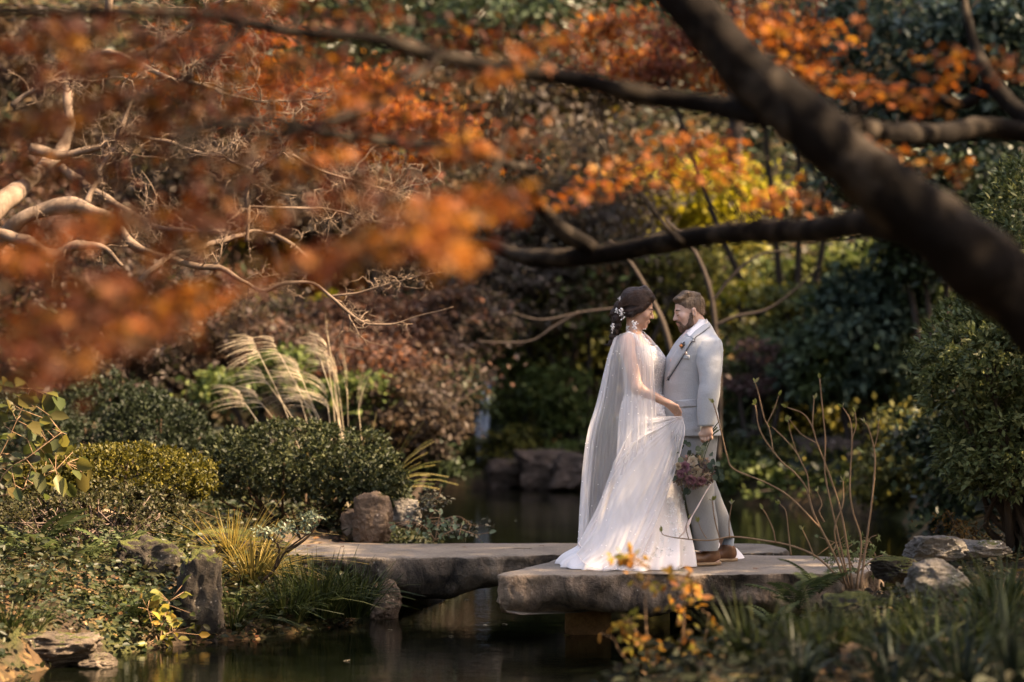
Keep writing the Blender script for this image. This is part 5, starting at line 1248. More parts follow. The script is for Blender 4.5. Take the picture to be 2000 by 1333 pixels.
def tulle_mat(name, alpha, col=(.92, .88, .87)):
    m, t, b = new_mat(name)
    t.nodes.remove(b)
    d = t.nodes.new('ShaderNodeBsdfDiffuse'); d.inputs[0].default_value = (*col, 1)
    tr = t.nodes.new('ShaderNodeBsdfTranslucent'); tr.inputs[0].default_value = (*col, 1)
    tp = t.nodes.new('ShaderNodeBsdfTransparent')
    a = t.nodes.new('ShaderNodeMixShader'); a.inputs[0].default_value = .45; t.links.new(d.outputs[0], a.inputs[1]); t.links.new(tr.outputs[0], a.inputs[2])
    n = tnoise(t, coords(t, (6, 6, 1)), 1.2, 3); r = ramp(t, [(.35, (alpha * .8,) * 3), (.65, (min(1, alpha * 1.2),) * 3)], n.outputs[0])
    x = t.nodes.new('ShaderNodeMixShader'); t.links.new(r.outputs[0], x.inputs[0])
    t.links.new(tp.outputs[0], x.inputs[1]); t.links.new(a.outputs[0], x.inputs[2]); t.links.new(x.outputs[0], t.nodes['Material Output'].inputs[0])
    return m

SKIN_M = skin_mat('light skin', (.56, .36, .28)); SKIN_F = skin_mat('warm skin', (.50, .30, .215))
LIP = plain('lips', (.42, .16, .13), .45, .35, .1); DARK = plain('dark lash and brow', (.03, .018, .012), .6, .2, .1)

def add_head(s, c, A, k, fem, neck_to, neck_r):
    """A = axes, k = scale"""
    L = lambda x, y, z: np.asarray(c) + A @ (np.array((x, y, z)) * k)
    e = lambda p, r, kk=.02, op='add': s.ell(L(*p), np.array(r) * k, A, kk, op)
    e((-.014, 0, .034), (.098, .075, .088), .02)
    e((.034, 0, -.032), (.058, .060, .082), .025)
    e((.030, 0, -.080), (.052, .050 if not fem else .045, .034), .02)
    s.ell(L(.070, 0, -.104), np.array((.020, .020, .017)) * k, A, .02)
    s.cone(L(.080, -.028, .016), L(.080, .028, .016), .011 * k, .011 * k, .015)
    s.cone(L(.083, 0, .012), L(.109, 0, -.030), .008 * k, .0105 * k, .010)
    for y in (-1, 1):
        e((.094, y * .012, -.034), (.011, .008, .008), .008)
        e((.094, y * .032, .000), (.013, .014, .011), .010, 'sub')
        s.ell(L(.078, y * .031, -.002), np.array((.0135,) * 3) * k, None, .004)
        e((.060, y * .043, -.026), (.024, .020, .024), .02)
        s.ell(L(-.008, y * .076, -.012), np.array((.017, .007, .031)) * k, A, .006)
        s.ell(L(-.004, y * .083, -.010), np.array((.008, .006, .016)) * k, A, .004, 'sub')
    s.cone(L(.092, -.016, -.0605), L(.092, .016, -.0605), .0062 * k, .0062 * k, .006)
    s.cone(L(.090, -.013, -.071), L(.090, .013, -.071), .0068 * k, .0068 * k, .006)
    s.cone(L(-.022, 0, -.055), neck_to, neck_r, neck_r * 1.12, .025)
    return L

def flyaway(V, F, n, ln, mat, par, base, flow, lift, seed):
    """short loose hairs lying along the flow and lifting off the surface"""
    g = np.random.default_rng(seed); i = g.integers(0, len(F), n); P = V[F[i]].mean(1)
    N = np.cross(V[F[i, 1]] - V[F[i, 0]], V[F[i, 2]] - V[F[i, 0]]); N = unit(N)
    D = flow(P); D = unit(D - N * np.sum(D * N, -1, keepdims=True) + N * lift * g.random((n, 1)) + g.normal(size=(n, 3)) * .22)
    W, G = leaves(P - N * .001, D, N, ln * (.5 + .8 * g.random(n)), 'slim', .28)
    o = obj('loose_hairs', mesh('loose_hairs', W - base, G, mat), par); o['kind'] = 'stuff'

def face_bits(L, A, k, parent, base, fem, side):
    """lash line, brow and lips on both sides"""
    for y in (-1, 1):
        mb = MB(); mb.add(*tube(smooth_path([L(.091, y * .019, -.004), L(.093, y * .031, -.0085), L(.083, y * .045, -.005)], 7), np.array((.001, .002, .0026, .003, .0026, .002, .001)) * k * (1.25 if fem else .9), 5))
        mb.build('eyelash', DARK, parent, True).location = -np.asarray(base)
        mb = MB(); mb.add(*tube(smooth_path([L(.0915, y * .014, .020), L(.0905, y * .030, .0255), L(.074, y * .050, .020)], 7), np.array((.002, .0035, .004, .0035, .003, .0024, .001)) * k, 5))
        mb.build('eyebrow', DARK, parent, True).location = -np.asarray(base)
    mb = MB()
    mb.add(*tube(smooth_path([L(.084, -.022, -.065), L(.0975, -.008, -.0600), L(.0985, 0, -.0608), L(.0975, .008, -.0600), L(.084, .022, -.065)], 11), np.array((.0015, .003, .004, .0045, .0048, .0048, .0048, .0045, .004, .003, .0015)) * k * .62, 6))
    mb.add(*tube(smooth_path([L(.083, -.020, -.0665), L(.0948, -.008, -.0690), L(.0955, 0, -.0695), L(.0948, .008, -.0690), L(.083, .020, -.0665)], 11), np.array((.0015, .003, .0045, .005, .0055, .0055, .0055, .005, .0045, .003, .0015)) * k * .68, 6))
    mb.build('lips', LIP, parent, True).location = -np.asarray(base)

def hand(s, wrist, knuck, curl, across, r=.0085, L=.040, thumb=None, k=.006, palm=.018, wr=.026):
    """palm from wrist to knuckles; four fingers side by side along `across`, each bending through the listed directions"""
    wrist = np.asarray(wrist); knuck = np.asarray(knuck); across = unit(across)
    for j, f in enumerate((-1.5, -.5, .5, 1.5)):
        kp = knuck + across * f * .0195 - unit(knuck - wrist) * abs(f + .4) * .004
        s.cone(wrist * .75 + kp * .25 + across * f * .004, kp, palm * .95, palm * .68, .012)
        p = kp; ln = L * (.92, 1.05, 1.0, .8)[j]
        for i, d in enumerate(curl):
            n_ = p + unit(d) * ln * (1, .72, .55)[i]
            s.cone(p, n_, r * (1.05, .95, .86)[i], r * (.95, .86, .74)[i], k); p = n_
    s.cone(wrist, wrist * .4 + knuck * .6, wr * .85, palm, .015)
    if thumb is not None:
        p = wrist * .62 + knuck * .38
        for i, t_ in enumerate(thumb):
            s.cone(p, t_, r * (1.5, 1.15, 1.0)[i], r * (1.2, 1.05, .85)[i], .008); p = np.asarray(t_)

def loft(rows, n=72, power=2.3, fold=None, yaw=0.0):
    """rows: (py, left px, right px, half depth m, dy); outline read off at the couple's plane"""
    r = np.asarray(rows, float)
    V = []
    th = np.linspace(0, 2 * math.pi, n, endpoint=False)
    ct, st = np.cos(th), np.sin(th)
    cx = np.sign(ct) * np.abs(ct) ** (2 / power); cy = np.sign(st) * np.abs(st) ** (2 / power)
    for i, (py, l, rt, ry, dy) in enumerate(r):
        c = q3((l + rt) / 2, py, dy); rx = (rt - l) / 2 * SC
        f = 1.0 if fold is None else 1 + fold(th, i / (len(r) - 1), py)
        V.append(np.stack([c[0] + rx * cx * f, c[1] + ry * cy * f, np.full(n, c[2])], -1))
    R = len(V); V = np.concatenate(V)
    i = np.arange(R - 1)[:, None] * n; j = np.arange(n)[None]; j2 = (j + 1) % n
    return V, np.stack([i + j, i + n + j, i + n + j2, i + j2], -1).reshape(-1, 4)

def dense(rows, n):
    r = np.asarray(rows, float); u = np.linspace(0, len(r) - 1, n)
    out = smooth_path(r, n); return out

def cap(V, F, n, top=True, bottom=True):
    """close a loft"""
    V = list(V); T = []
    a = np.array(V)
    if top:
        V.append(a[:n].mean(0)); T += [(len(V) - 1, j, (j + 1) % n) for j in range(n)]
    if bottom:
        e = len(a) - n; V.append(a[e:].mean(0)); T += [(len(V) - 1, e + (j + 1) % n, e + j) for j in range(n)]
    return np.array(V), [F, np.array(T)]

def bvh_of(V, F):
    F = F if isinstance(F, list) else [F]
    return BVHTree.FromPolygons([tuple(v) for v in V], [tuple(int(i) for i in f) for fs in F for f in fs])

def applique(poly, bvhs, off, mat, name, parent, base, thick=.004, step=3.0, dirn=(0, 1, 0), y0=-1.2):
    """a flat cut piece (polygon in photo pixels of the couple's plane) laid onto clothing, with thickness"""
    poly = np.asarray(poly, float); lo, hi = poly.min(0), poly.max(0)
    n = len(poly)
    def inside(p):
        c = False; j = n - 1
        for i in range(n):
            if (poly[i, 1] > p[1]) != (poly[j, 1] > p[1]) and p[0] < (poly[j, 0] - poly[i, 0]) * (p[1] - poly[i, 1]) / (poly[j, 1] - poly[i, 1]) + poly[i, 0]: c = not c
            j = i
        return c
    xs_ = np.arange(lo[0] - step, hi[0] + step * 1.1, step); ys_ = np.arange(lo[1] - step, hi[1] + step * 1.1, step)
    ins = np.array([[inside((x + step / 2, y + step / 2)) for x in xs_[:-1]] for y in ys_[:-1]])
    use = np.zeros((len(ys_), len(xs_)), bool)
    for a in (0, 1):
        for b_ in (0, 1): use[a:len(ys_) - 1 + a, b_:len(xs_) - 1 + b_] |= ins
    # snap the border nodes onto the outline
    seg = np.roll(poly, -1, 0) - poly
    idx = -np.ones(use.shape, int); V = []
    for i in range(len(ys_)):
        for j in range(len(xs_)):
            if not use[i, j]: continue
            p = np.array((xs_[j], ys_[i]))
            full = all(0 <= a < ins.shape[0] and 0 <= b_ < ins.shape[1] and ins[a, b_] for a in (i - 1, i) for b_ in (j - 1, j))
            if not full:
                tt = np.clip(np.sum((p - poly) * seg, 1) / np.maximum(np.sum(seg * seg, 1), 1e-9), 0, 1); c_ = poly + seg * tt[:, None]
                p = c_[np.argmin(np.sum((c_ - p) ** 2, 1))]
            w = q3(p[0], p[1]); best = None
            for bv in bvhs:
                h_ = bv.ray_cast(Vector((w[0], YC + y0, w[2])), Vector(dirn))
                if h_[0] is not None and (best is None or h_[0].y < best): best = h_[0].y
            if best is None:
                for bv in bvhs:
                    h_ = bv.find_nearest(Vector((w[0], YC - .15, w[2])))
                    if h_[0] is not None and (best is None or h_[0].y < best): best = h_[0].y
            idx[i, j] = len(V); V.append((w[0], best - off, w[2]))
    F = [(idx[i, j], idx[i + 1, j], idx[i + 1, j + 1], idx[i, j + 1]) for i in range(ins.shape[0]) for j in range(ins.shape[1]) if ins[i, j]]
    me = mesh(name, np.array(V) - base, np.array(F), mat, True)
    o = obj(name, me, parent); md = o.modifiers.new('thickness', 'SOLIDIFY'); md.thickness = thick; md.offset = -1 if False else 1
    return o

# ---- groom -------------------------------------------------------
SUIT = cloth_mat('light grey suit wool', (.40, .405, .415), .08, 300, .3, fold=.6)
TROU = cloth_mat('grey trouser wool', (.235, .235, .235), .07, 300, .3, fold=.45)
SHIRT = cloth_mat('white shirt cotton', (.78, .74, .73), .03, 300, .08)
TIE = cloth_mat('blush tie silk', (.62, .46, .42), .05, 300, .05, .5)
NAVY = plain('navy piping', (.03, .04, .06), .7, .2, .1)
def groom():
    base = np.array((q3(1380, 0)[0], YC, TOP)); root = thing('person', 'man in light grey suit and brown shoes, head bowed, holding a bouquet low', 'person', loc=base)
    A = frame(math.radians(14), math.radians(13), -1); c = q3(1345.5, 608, -.02); k = 1.0
    s = SDF((c[0] - .34, YC - .40, TOP - .02), (c[0] + .42, YC + .36, c[2] + .17), .005)
    L = add_head(s, c, A, k, False, q3(1372, 652, 0), .056)
    sh_l, sh_r = q3(1381, 682, -.165), q3(1352, 680, .165)
    s.cone(q3(1372, 678, -.09), q3(1360, 678, .09), .064, .064, .04)
    s.ell(q3(1356, 715), (.125, .17, .19), None, .04); s.ell(q3(1350, 790), (.125, .15, .16), None, .04); s.ell(q3(1357, 842), (.10, .12, .085), None, .04)
    # near (left) arm hangs with the bouquet, far arm round her waist
    el, wr = q3(1380, 762, -.245), q3(1375, 828, -.255)
    s.chain([sh_l, el, wr], [.047, .04, .028], .03)
    hand(s, wr, q3(1373, 846, -.262), [np.array((.06, .10, -1)), np.array((.25, .9, -.45)), np.array((.2, .6, .6))], np.array((1, -.25, .12)), .0095, .036,
         [q3(1362, 846, -.25), q3(1366, 858, -.235), q3(1372, 864, -.225)], wr=.031, palm=.021)
    el2, wr2 = q3(1318, 745, .27), q3(1262, 752, .20)
    s.chain([sh_r, el2, wr2], [.047, .04, .028], .03)
    hand(s, wr2, q3(1236, 752, .16), [np.array((-1, -.3, -.1)), np.array((-.7, -.8, 0)), np.array((-.3, -1, 0))], np.array((0, .1, 1)), .0095, .036, [q3(1255, 742, .17), q3(1243, 737, .14)], wr=.031, palm=.021)
    for pts in ([q3(1358, 850, -.085), q3(1366, 955, -.10), q3(1379, 1060, -.07), q3(1382, 1085, -.06)], [q3(1364, 850, .085), q3(1384, 955, .11), q3(1418, 1040, .2), q3(1423, 1072, .2)]):
        s.chain(pts, [.078, .05, .038, .036], .03)
    s.ell(q3(1374, 1094, -.06), (.10, .04, .028), None, .02); s.ell(q3(1414, 1085, .2), (.10, .04, .028), None, .02)
    bo = s.build('body', SKIN_M, root, base)
    face_bits(L, A, k, bo, base, False, -1)
    # hair: short sides, swept top
    h = SDF(c - .16, c + .17, .004)
    h.ell(L(-.0145, 0, .0345), np.array((.0998, .0768, .0896)), A, .01)
    for y in (-.036, -.012, .012, .036):
        h.cone(L(.056, y, .090), L(.0, y, .112), .018, .021, .012); h.cone(L(.0, y, .112), L(-.07, y, .088), .021, .018, .012)
    h.cone(L(.066, -.034, .088), L(.066, .034, .090), .013, .013, .012)
    h.ell(L(-.066, 0, -.020), np.array((.034, .054, .042)), A, .01)
    h.ell(L(.098, 0, .012), np.array((.062, .12, .050)), A, .012, 'sub')      # forehead and face
    h.ell(L(.055, 0, -.062), np.array((.11, .16, .088)), A, .012, 'sub')
    h.ell(L(-.010, 0, -.092), np.array((.105, .16, .062)), A, .012, 'sub')
    HM = hair_mat('brown short hair', [(.045, .028, .018), (.10, .065, .042), (.17, .115, .078)])
    t_ = HM.node_tree; b_n = t_.nodes['Principled BSDF']; old = b_n.inputs['Base Color'].links[0].from_socket
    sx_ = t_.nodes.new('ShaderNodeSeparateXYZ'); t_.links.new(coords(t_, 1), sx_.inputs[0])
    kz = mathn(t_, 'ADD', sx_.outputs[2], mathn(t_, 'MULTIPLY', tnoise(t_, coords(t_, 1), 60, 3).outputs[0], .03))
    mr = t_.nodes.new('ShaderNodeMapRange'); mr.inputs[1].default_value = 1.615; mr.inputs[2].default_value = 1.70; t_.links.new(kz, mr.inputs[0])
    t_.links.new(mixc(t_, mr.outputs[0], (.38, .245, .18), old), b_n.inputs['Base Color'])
    hv, hf = h.surf(); ho = h.build('hair', HM, root, base, lambda V: V + .002 * np.stack([noise(V, 110, 1), noise(V, 110, 2), noise(V, 110, 3)], -1))
    flyaway(hv, hf, 1300, .022, HM, ho, base, lambda P: np.array((.9, 0, -.25)) + 0 * P, .22, 6)
    # beard along the jaw
    bd = SDF(c - .17, c + .14, .004)
    bd.ell(L(.032, 0, -.083), np.array((.0555, .0535, .038)), A, .01); bd.ell(L(.070, 0, -.106), np.array((.0245, .026, .0225)), A, .015)
    for y in (-1, 1): bd.cone(L(.010, y * .0585, -.018), L(.026, y * .055, -.080), .011, .020, .015)
    bd.cone(L(.0935, -.020, -.0520), L(.0935, .020, -.0520), .0068, .0068, .004); bd.cone(L(.084, -.026, -.056), L(.074, -.032, -.088), .008, .012, .01); bd.cone(L(.084, .026, -.056), L(.074, .032, -.088), .008, .012, .01)
    bd.ell(L(.104, 0, -.0655), np.array((.026, .018, .0085)), A, .003, 'sub')
    bd.ell(L(.078, 0, -.022), np.array((.045, .075, .024)), A, .008, 'sub')
    BM = hair_mat('trimmed brown beard', [(.06, .034, .022), (.13, .08, .054), (.20, .13, .09)], (60, 60, 30)); bv, bf = bd.surf(); bo_ = bd.build('beard', BM, root, base, lambda V: V + .003 * np.stack([noise(V, 120, 1), noise(V, 120, 2), noise(V, 120, 3)], -1))
    flyaway(bv, bf, 800, .012, BM, bo_, base, lambda P: np.array((-.3, 0, -.9)) + 0 * P, .7, 7)
    # jacket
    rows = dense([(629, 1356, 1384, .070, .0), (638, 1346, 1390, .095, .0), (650, 1336, 1396, .150, 0), (660, 1327, 1402, .195, 0), (674, 1316, 1407, .212, 0), (690, 1307, 1409, .212, 0), (705, 1300, 1408, .205, 0), (740, 1296, 1403, .19, 0), (780, 1294, 1398, .18, 0),
                  (815, 1294, 1402, .185, 0), (838, 1297, 1407, .19, 0), (850, 1303, 1408, .19, 0)], 60)
    def crease(th, t, py):
        zz = th * 0 + py * .03; rid = 1 - np.abs(noise(np.stack([np.cos(th) * 1.2 + zz * .9, np.sin(th) * 1.2, zz * 1.6], -1), 1.5, 9)); return .045 * np.clip(rid - .6, 0, 1) * np.clip((py - 690) / 50, 0, 1) + .008 * np.sin(th * 5 + py * .05)
    V, F = loft(rows, 96, 2.35, crease); JV, JF = V, F
    V2, F2 = cap(V, F, 96, True, False)
    jk = obj('jacket', mesh('jacket', V2 - base, F2, SUIT, True), root)
    md = jk.modifiers.new('thickness', 'SOLIDIFY'); md.thickness = .004; md.offset = 0
    body = bvh_of(JV, JF)
    # sleeves
    def sleeve(pts, kx, ky):
        p = smooth_path(np.array(pts), 46)       # x px, y px, dy, half width px, half depth m
        mb = []; n = 40; th = np.linspace(0, 2 * math.pi, n, endpoint=False)
        for i, (a, b_, d, w, dp) in enumerate(p):
            cc = q3(a, b_, d); zz = th * 0 + b_ * .045; rid = 1 - np.abs(noise(np.stack([np.cos(th) * .8 + zz * 2.2, np.sin(th) * .8, zz * 1.7], -1), 1.5, 5)); wr_ = 1 + (.075 * np.clip(rid - .55, 0, 1) + .03 * noise(np.stack([np.cos(th), np.sin(th), zz], -1), 1.6, 7)) * min(1, i / 8)
            mb.append(np.stack([cc[0] + w * SC * np.cos(th) * wr_, cc[1] + dp * np.sin(th) * wr_, cc[2] + (np.cos(th) * kx * w * SC)], -1))
        R = len(mb); i = np.arange(R - 1)[:, None] * n; j = np.arange(n)[None]
        V = np.concatenate(mb); F = np.stack([i + j, i + n + j, i + n + (j + 1) % n, i + (j + 1) % n], -1).reshape(-1, 4)
        V2, F2 = cap(V, F, n, True, False)
        o = obj('sleeve', mesh('sleeve', V2 - base, F2, SUIT, True), jk)
        md = o.modifiers.new('thickness', 'SOLIDIFY'); md.thickness = .004; md.offset = 0
        return bvh_of(V, F)
    sl = sleeve([(1377, 656, -.125, 13, .03), (1379, 664, -.155, 23, .055), (1380, 678, -.172, 26.5, .062), (1381, 700, -.195, 25.5, .066), (1381.5, 722, -.215, 22.5, .062), (1381.5, 743, -.23, 20, .059), (1379, 762, -.242, 20.5, .062), (1377, 780, -.245, 20, .058), (1374.5, 805, -.248, 17.5, .052), (1372.5, 830, -.25, 15.5, .046)], .05, 0)
    mb = MB(); pts = smooth_path(np.array([(1352, 664, .13, 20, .05), (1345, 690, .20, 24, .07), (1328, 728, .265, 20, .065), (1300, 745, .27, 17, .06), (1270, 751, .225, 15, .05)]), 30)
    mb.add(*tube(np.array([q3(a, b_, d) for a, b_, d, _, _ in pts]), pts[:, 3] * SC, 16)); mb.build('sleeve', SUIT, jk, True).location = -base
    # lapels, collar, pockets, button
    ap = lambda poly, off, mat, nm, th=.004, par=jk, step=2.5: applique(poly, [body], off, mat, nm, par, base, th, step)
    ap([(1381, 632), (1387, 637), (1372, 648), (1355, 659), (1350, 665), (1344, 659), (1355, 648), (1369, 638)], .006, SUIT, 'collar', .007)
    ap([(1349, 660), (1352, 668), (1346, 668), (1335, 686), (1322, 708), (1306, 735), (1300, 742), (1303, 722), (1313, 694), (1325, 674), (1338, 660)], .005, SUIT, 'lapel', .006)
    for pth in ([(1386, 637), (1371, 648), (1354, 659), (1352.5, 668)], [(1352.5, 668), (1346, 669), (1335, 687), (1322, 709), (1306, 736), (1300, 743)]):
        mb = MB(); P = []
        for a, b_ in smooth_path(np.array(pth, float), 26):
            w = q3(a, b_); h_ = body.ray_cast(Vector((w[0], YC - 1.2, w[2])), Vector((0, 1, 0)))[0]
            if h_ is not None: P.append((w[0], h_.y - .012, w[2]))
        mb.add(*tube(np.array(P), .0022, 5)); mb.build('piping', NAVY, jk, True).location = -base
    ap([(1318, 781), (1358, 778), (1358, 793), (1319, 795)], .002, SUIT, 'pocket_flap', .006)
    ap([(1323, 692), (1343, 694), (1342, 702), (1322, 700)], .002, SUIT, 'breast_pocket', .004)
    ap([(1325, 693), (1328, 684), (1331, 682), (1336, 686), (1340, 693)], .004, cloth_mat('cream pocket square', (.75, .60, .52), .04, 300, .1), 'pocket_square', .006)
    w = q3(1301, 741); h_ = body.ray_cast(Vector((w[0] + .012, YC - 1.2, w[2])), Vector((0, 1, 0)))[0]
    mb = MB(); mb.add(*tube(np.array([(w[0] + .012, h_.y - .006, w[2]), (w[0] + .012, h_.y + .002, w[2])]), .009, 12)); mb.build('button', NAVY, jk, True).location = -base
    # shirt with collar, tie
    V, F = loft(dense([(624, 1354, 1381, .066, .0), (632, 1349, 1384, .074, 0), (640, 1342, 1387, .082, 0), (652, 1334, 1391, .10, 0), (670, 1321, 1398, .13, -.005), (700, 1305, 1400, .15, -.01), (735, 1300, 1395, .15, -.01)], 30), 60, 2.2)
    obj('shirt', mesh('shirt', V - base, F, SHIRT, True), root)
    sv = bvh_of(V, F)
    applique([(1378, 623), (1381, 628), (1380, 632), (1366, 641), (1352, 651), (1343, 659), (1338, 653), (1348, 642), (1362, 631)], [sv, body], .007, SHIRT, 'shirt_collar', root, base, .004, 2.0)
    # far lapel edge and tie in front of the chest
    mb = MB(); P = [q3(1343, 646, -.05), q3(1333, 660, -.075), q3(1320, 684, -.10), q3(1310, 706, -.11)]
    pts = smooth_path(np.array(P), 14)
    for o_ in (0,):
        V = np.concatenate([pts + (-.012, -.012, 0), pts + (.014, -.030, .004)]); m = len(pts); i = np.arange(m - 1)
        mb.add(V, np.stack([i, i + m, i + m + 1, i + 1], -1))
    o = mb.build('tie', TIE, root, True); o.location = -base; md = o.modifiers.new('thickness', 'SOLIDIFY'); md.thickness = .006
    # trousers
    def leg(rows_, dy):
        V, F = loft(dense(rows_, 50), 56, 2.1, lambda th, t, py: .02 * np.sin(py * .13 + 2 * np.cos(th)) * (.3 + t) + .03 * np.exp(-((np.cos(th) + 1) ** 2) * 6) * (t > .2))
        return V, F
    tr = None
    mbt = MB(); V, F = leg([(835, 1308, 1403, .165, 0), (850, 1312, 1402, .16, -.01), (870, 1318, 1399, .13, -.05), (900, 1323, 1396, .105, -.085), (938, 1330, 1393, .095, -.10), (970, 1337, 1393, .09, -.10), (1000, 1344, 1397, .085, -.09), (1040, 1352, 1402, .085, -.075), (1073, 1356, 1401, .085, -.06)], 0); mbt.add(V, F)
    V, F = leg([(835, 1310, 1402, .16, 0.01), (850, 1316, 1402, .15, .03), (870, 1326, 1400, .12, .06), (900, 1336, 1397, .10, .09), (938, 1347, 1400, .09, .12), (970, 1360, 1411, .085, .14), (1000, 1375, 1424, .085, .17), (1030, 1388, 1433, .085, .19), (1054, 1396, 1439, .085, .20)], 0); mbt.add(V, F)
    mbt.build('trousers', TROU, root, True).location = -base
    # socks and shoes
    SK = cloth_mat('slate blue sock', (.16, .19, .23), .1, 300, .1); LE = plain('brown leather', (.13, .055, .025), .35, .5, .35, 18, .15); SO = plain('tan sole', (.34, .22, .13), .7, .2, .1)
    for (cx, dy, pyg, yaw) in ((1383, -.06, 1103, .35), (1422, .20, 1096.5, .25)):
        ank = q3(cx + 4, pyg - 10, dy); ank[2] = TOP + .075
        mb = MB(); mb.add(*tube(np.array([ank + (0, 0, .08), ank + (-.004, 0, .02), ank + (-.01, 0, -.03)]), (.046, .044, .048), 18)); mb.build('sock', SK, root, True).location = -base
        f = np.array((-math.cos(yaw), -math.sin(yaw), 0)); l = np.array((-f[1], f[0], 0)); R = np.stack([f, l, (0, 0, 1)], 1)
        o_ = np.array((ank[0], ank[1], TOP)) + f * .075
        S_ = SDF(o_ - .2, o_ + (.2, .2, .16), .005)
        S_.ell(o_ + f * .075 + (0, 0, .042), (.078, .048, .034), R, .03); S_.ell(o_ + (0, 0, .045), (.10, .042, .038), R, .03); S_.ell(o_ - f * .085 + (0, 0, .055), (.055, .042, .05), R, .03); S_.cone(o_ - f * .065 + (0, 0, .07), o_ - f * .075 + (0, 0, .095), .046, .05, .02)
        S_.cone(o_ - f * .078 + (0, 0, .09), o_ - f * .082 + (0, 0, .14), .042, .046, .006, 'sub'); S_.half(o_ + (0, 0, .018), np.array((0, 0, -1.)), .004)
        shoe = S_.build('shoe', LE, root, base)
        n = 40; th = np.linspace(0, 6.283, n, endpoint=False); xx = .01 + .158 * np.cos(th); ww = (.046 + .006 * np.cos(th) - .008 * np.exp(-((np.cos(th) + .1) / .3) ** 2)) * np.sin(th)
        ring = o_ + f * xx[:, None] + l * ww[:, None]
        V = np.concatenate([ring + (0, 0, .002), ring + (0, 0, .022)]); j = np.arange(n); F = np.stack([j, (j + 1) % n, n + (j + 1) % n, n + j], -1)
        Vc = np.vstack([V, o_ + (0, 0, .002), o_ + (0, 0, .022)]); T3 = np.vstack([np.stack([np.full(n, 2 * n), (j + 1) % n, j], -1), np.stack([np.full(n, 2 * n + 1), n + j, n + (j + 1) % n], -1)])
        obj('sole', mesh('sole', Vc - base, [F, T3], SO), shoe)
        mb = MB()
        for i in range(4):
            a = o_ + f * (.0 + i * .022) + (0, 0, .086 - i * .004)
            mb.add(*tube(np.array([a + l * .02, a + (0, 0, .003), a - l * .02]), .0022, 5))
        mb.build('laces', DARK, shoe, True).location = -base
    # boutonniere pinned on the lapel
    bt = MB(); h_ = body.ray_cast(Vector((q3(1328, 676)[0], YC - 1.2, q3(1328, 676)[2])), Vector((0, 1, 0)))[0]
    p0 = np.array(h_) + (0, -.022, 0)
    V, F = cube_sphere(6); bt.add(unit(V) * .011 + p0 + (-.006, -.004, 0), F); o = bt.build('boutonniere', plain('rust flower head', (.42, .16, .06), .7, .2, .3, 60), root, True); o.location = -base
    nL = 16; V, F = leaves(np.repeat(p0[None], nL, 0), unit(rng.normal(size=(nL, 3)) * (1, .3, 1) + (.2, -.3, .4)), unit(rng.normal(size=(nL, 3)) * .4 + (0, -1, 0)), .016 + .022 * rng.random(nL), 'oval', .7)
    obj('sprig', mesh('sprig', V, F, leaf_mat('grey sprig leaf', [(.16, .15, .16), (.26, .25, .23), (.18, .11, .08)], .2)), o)
    return root
groom()

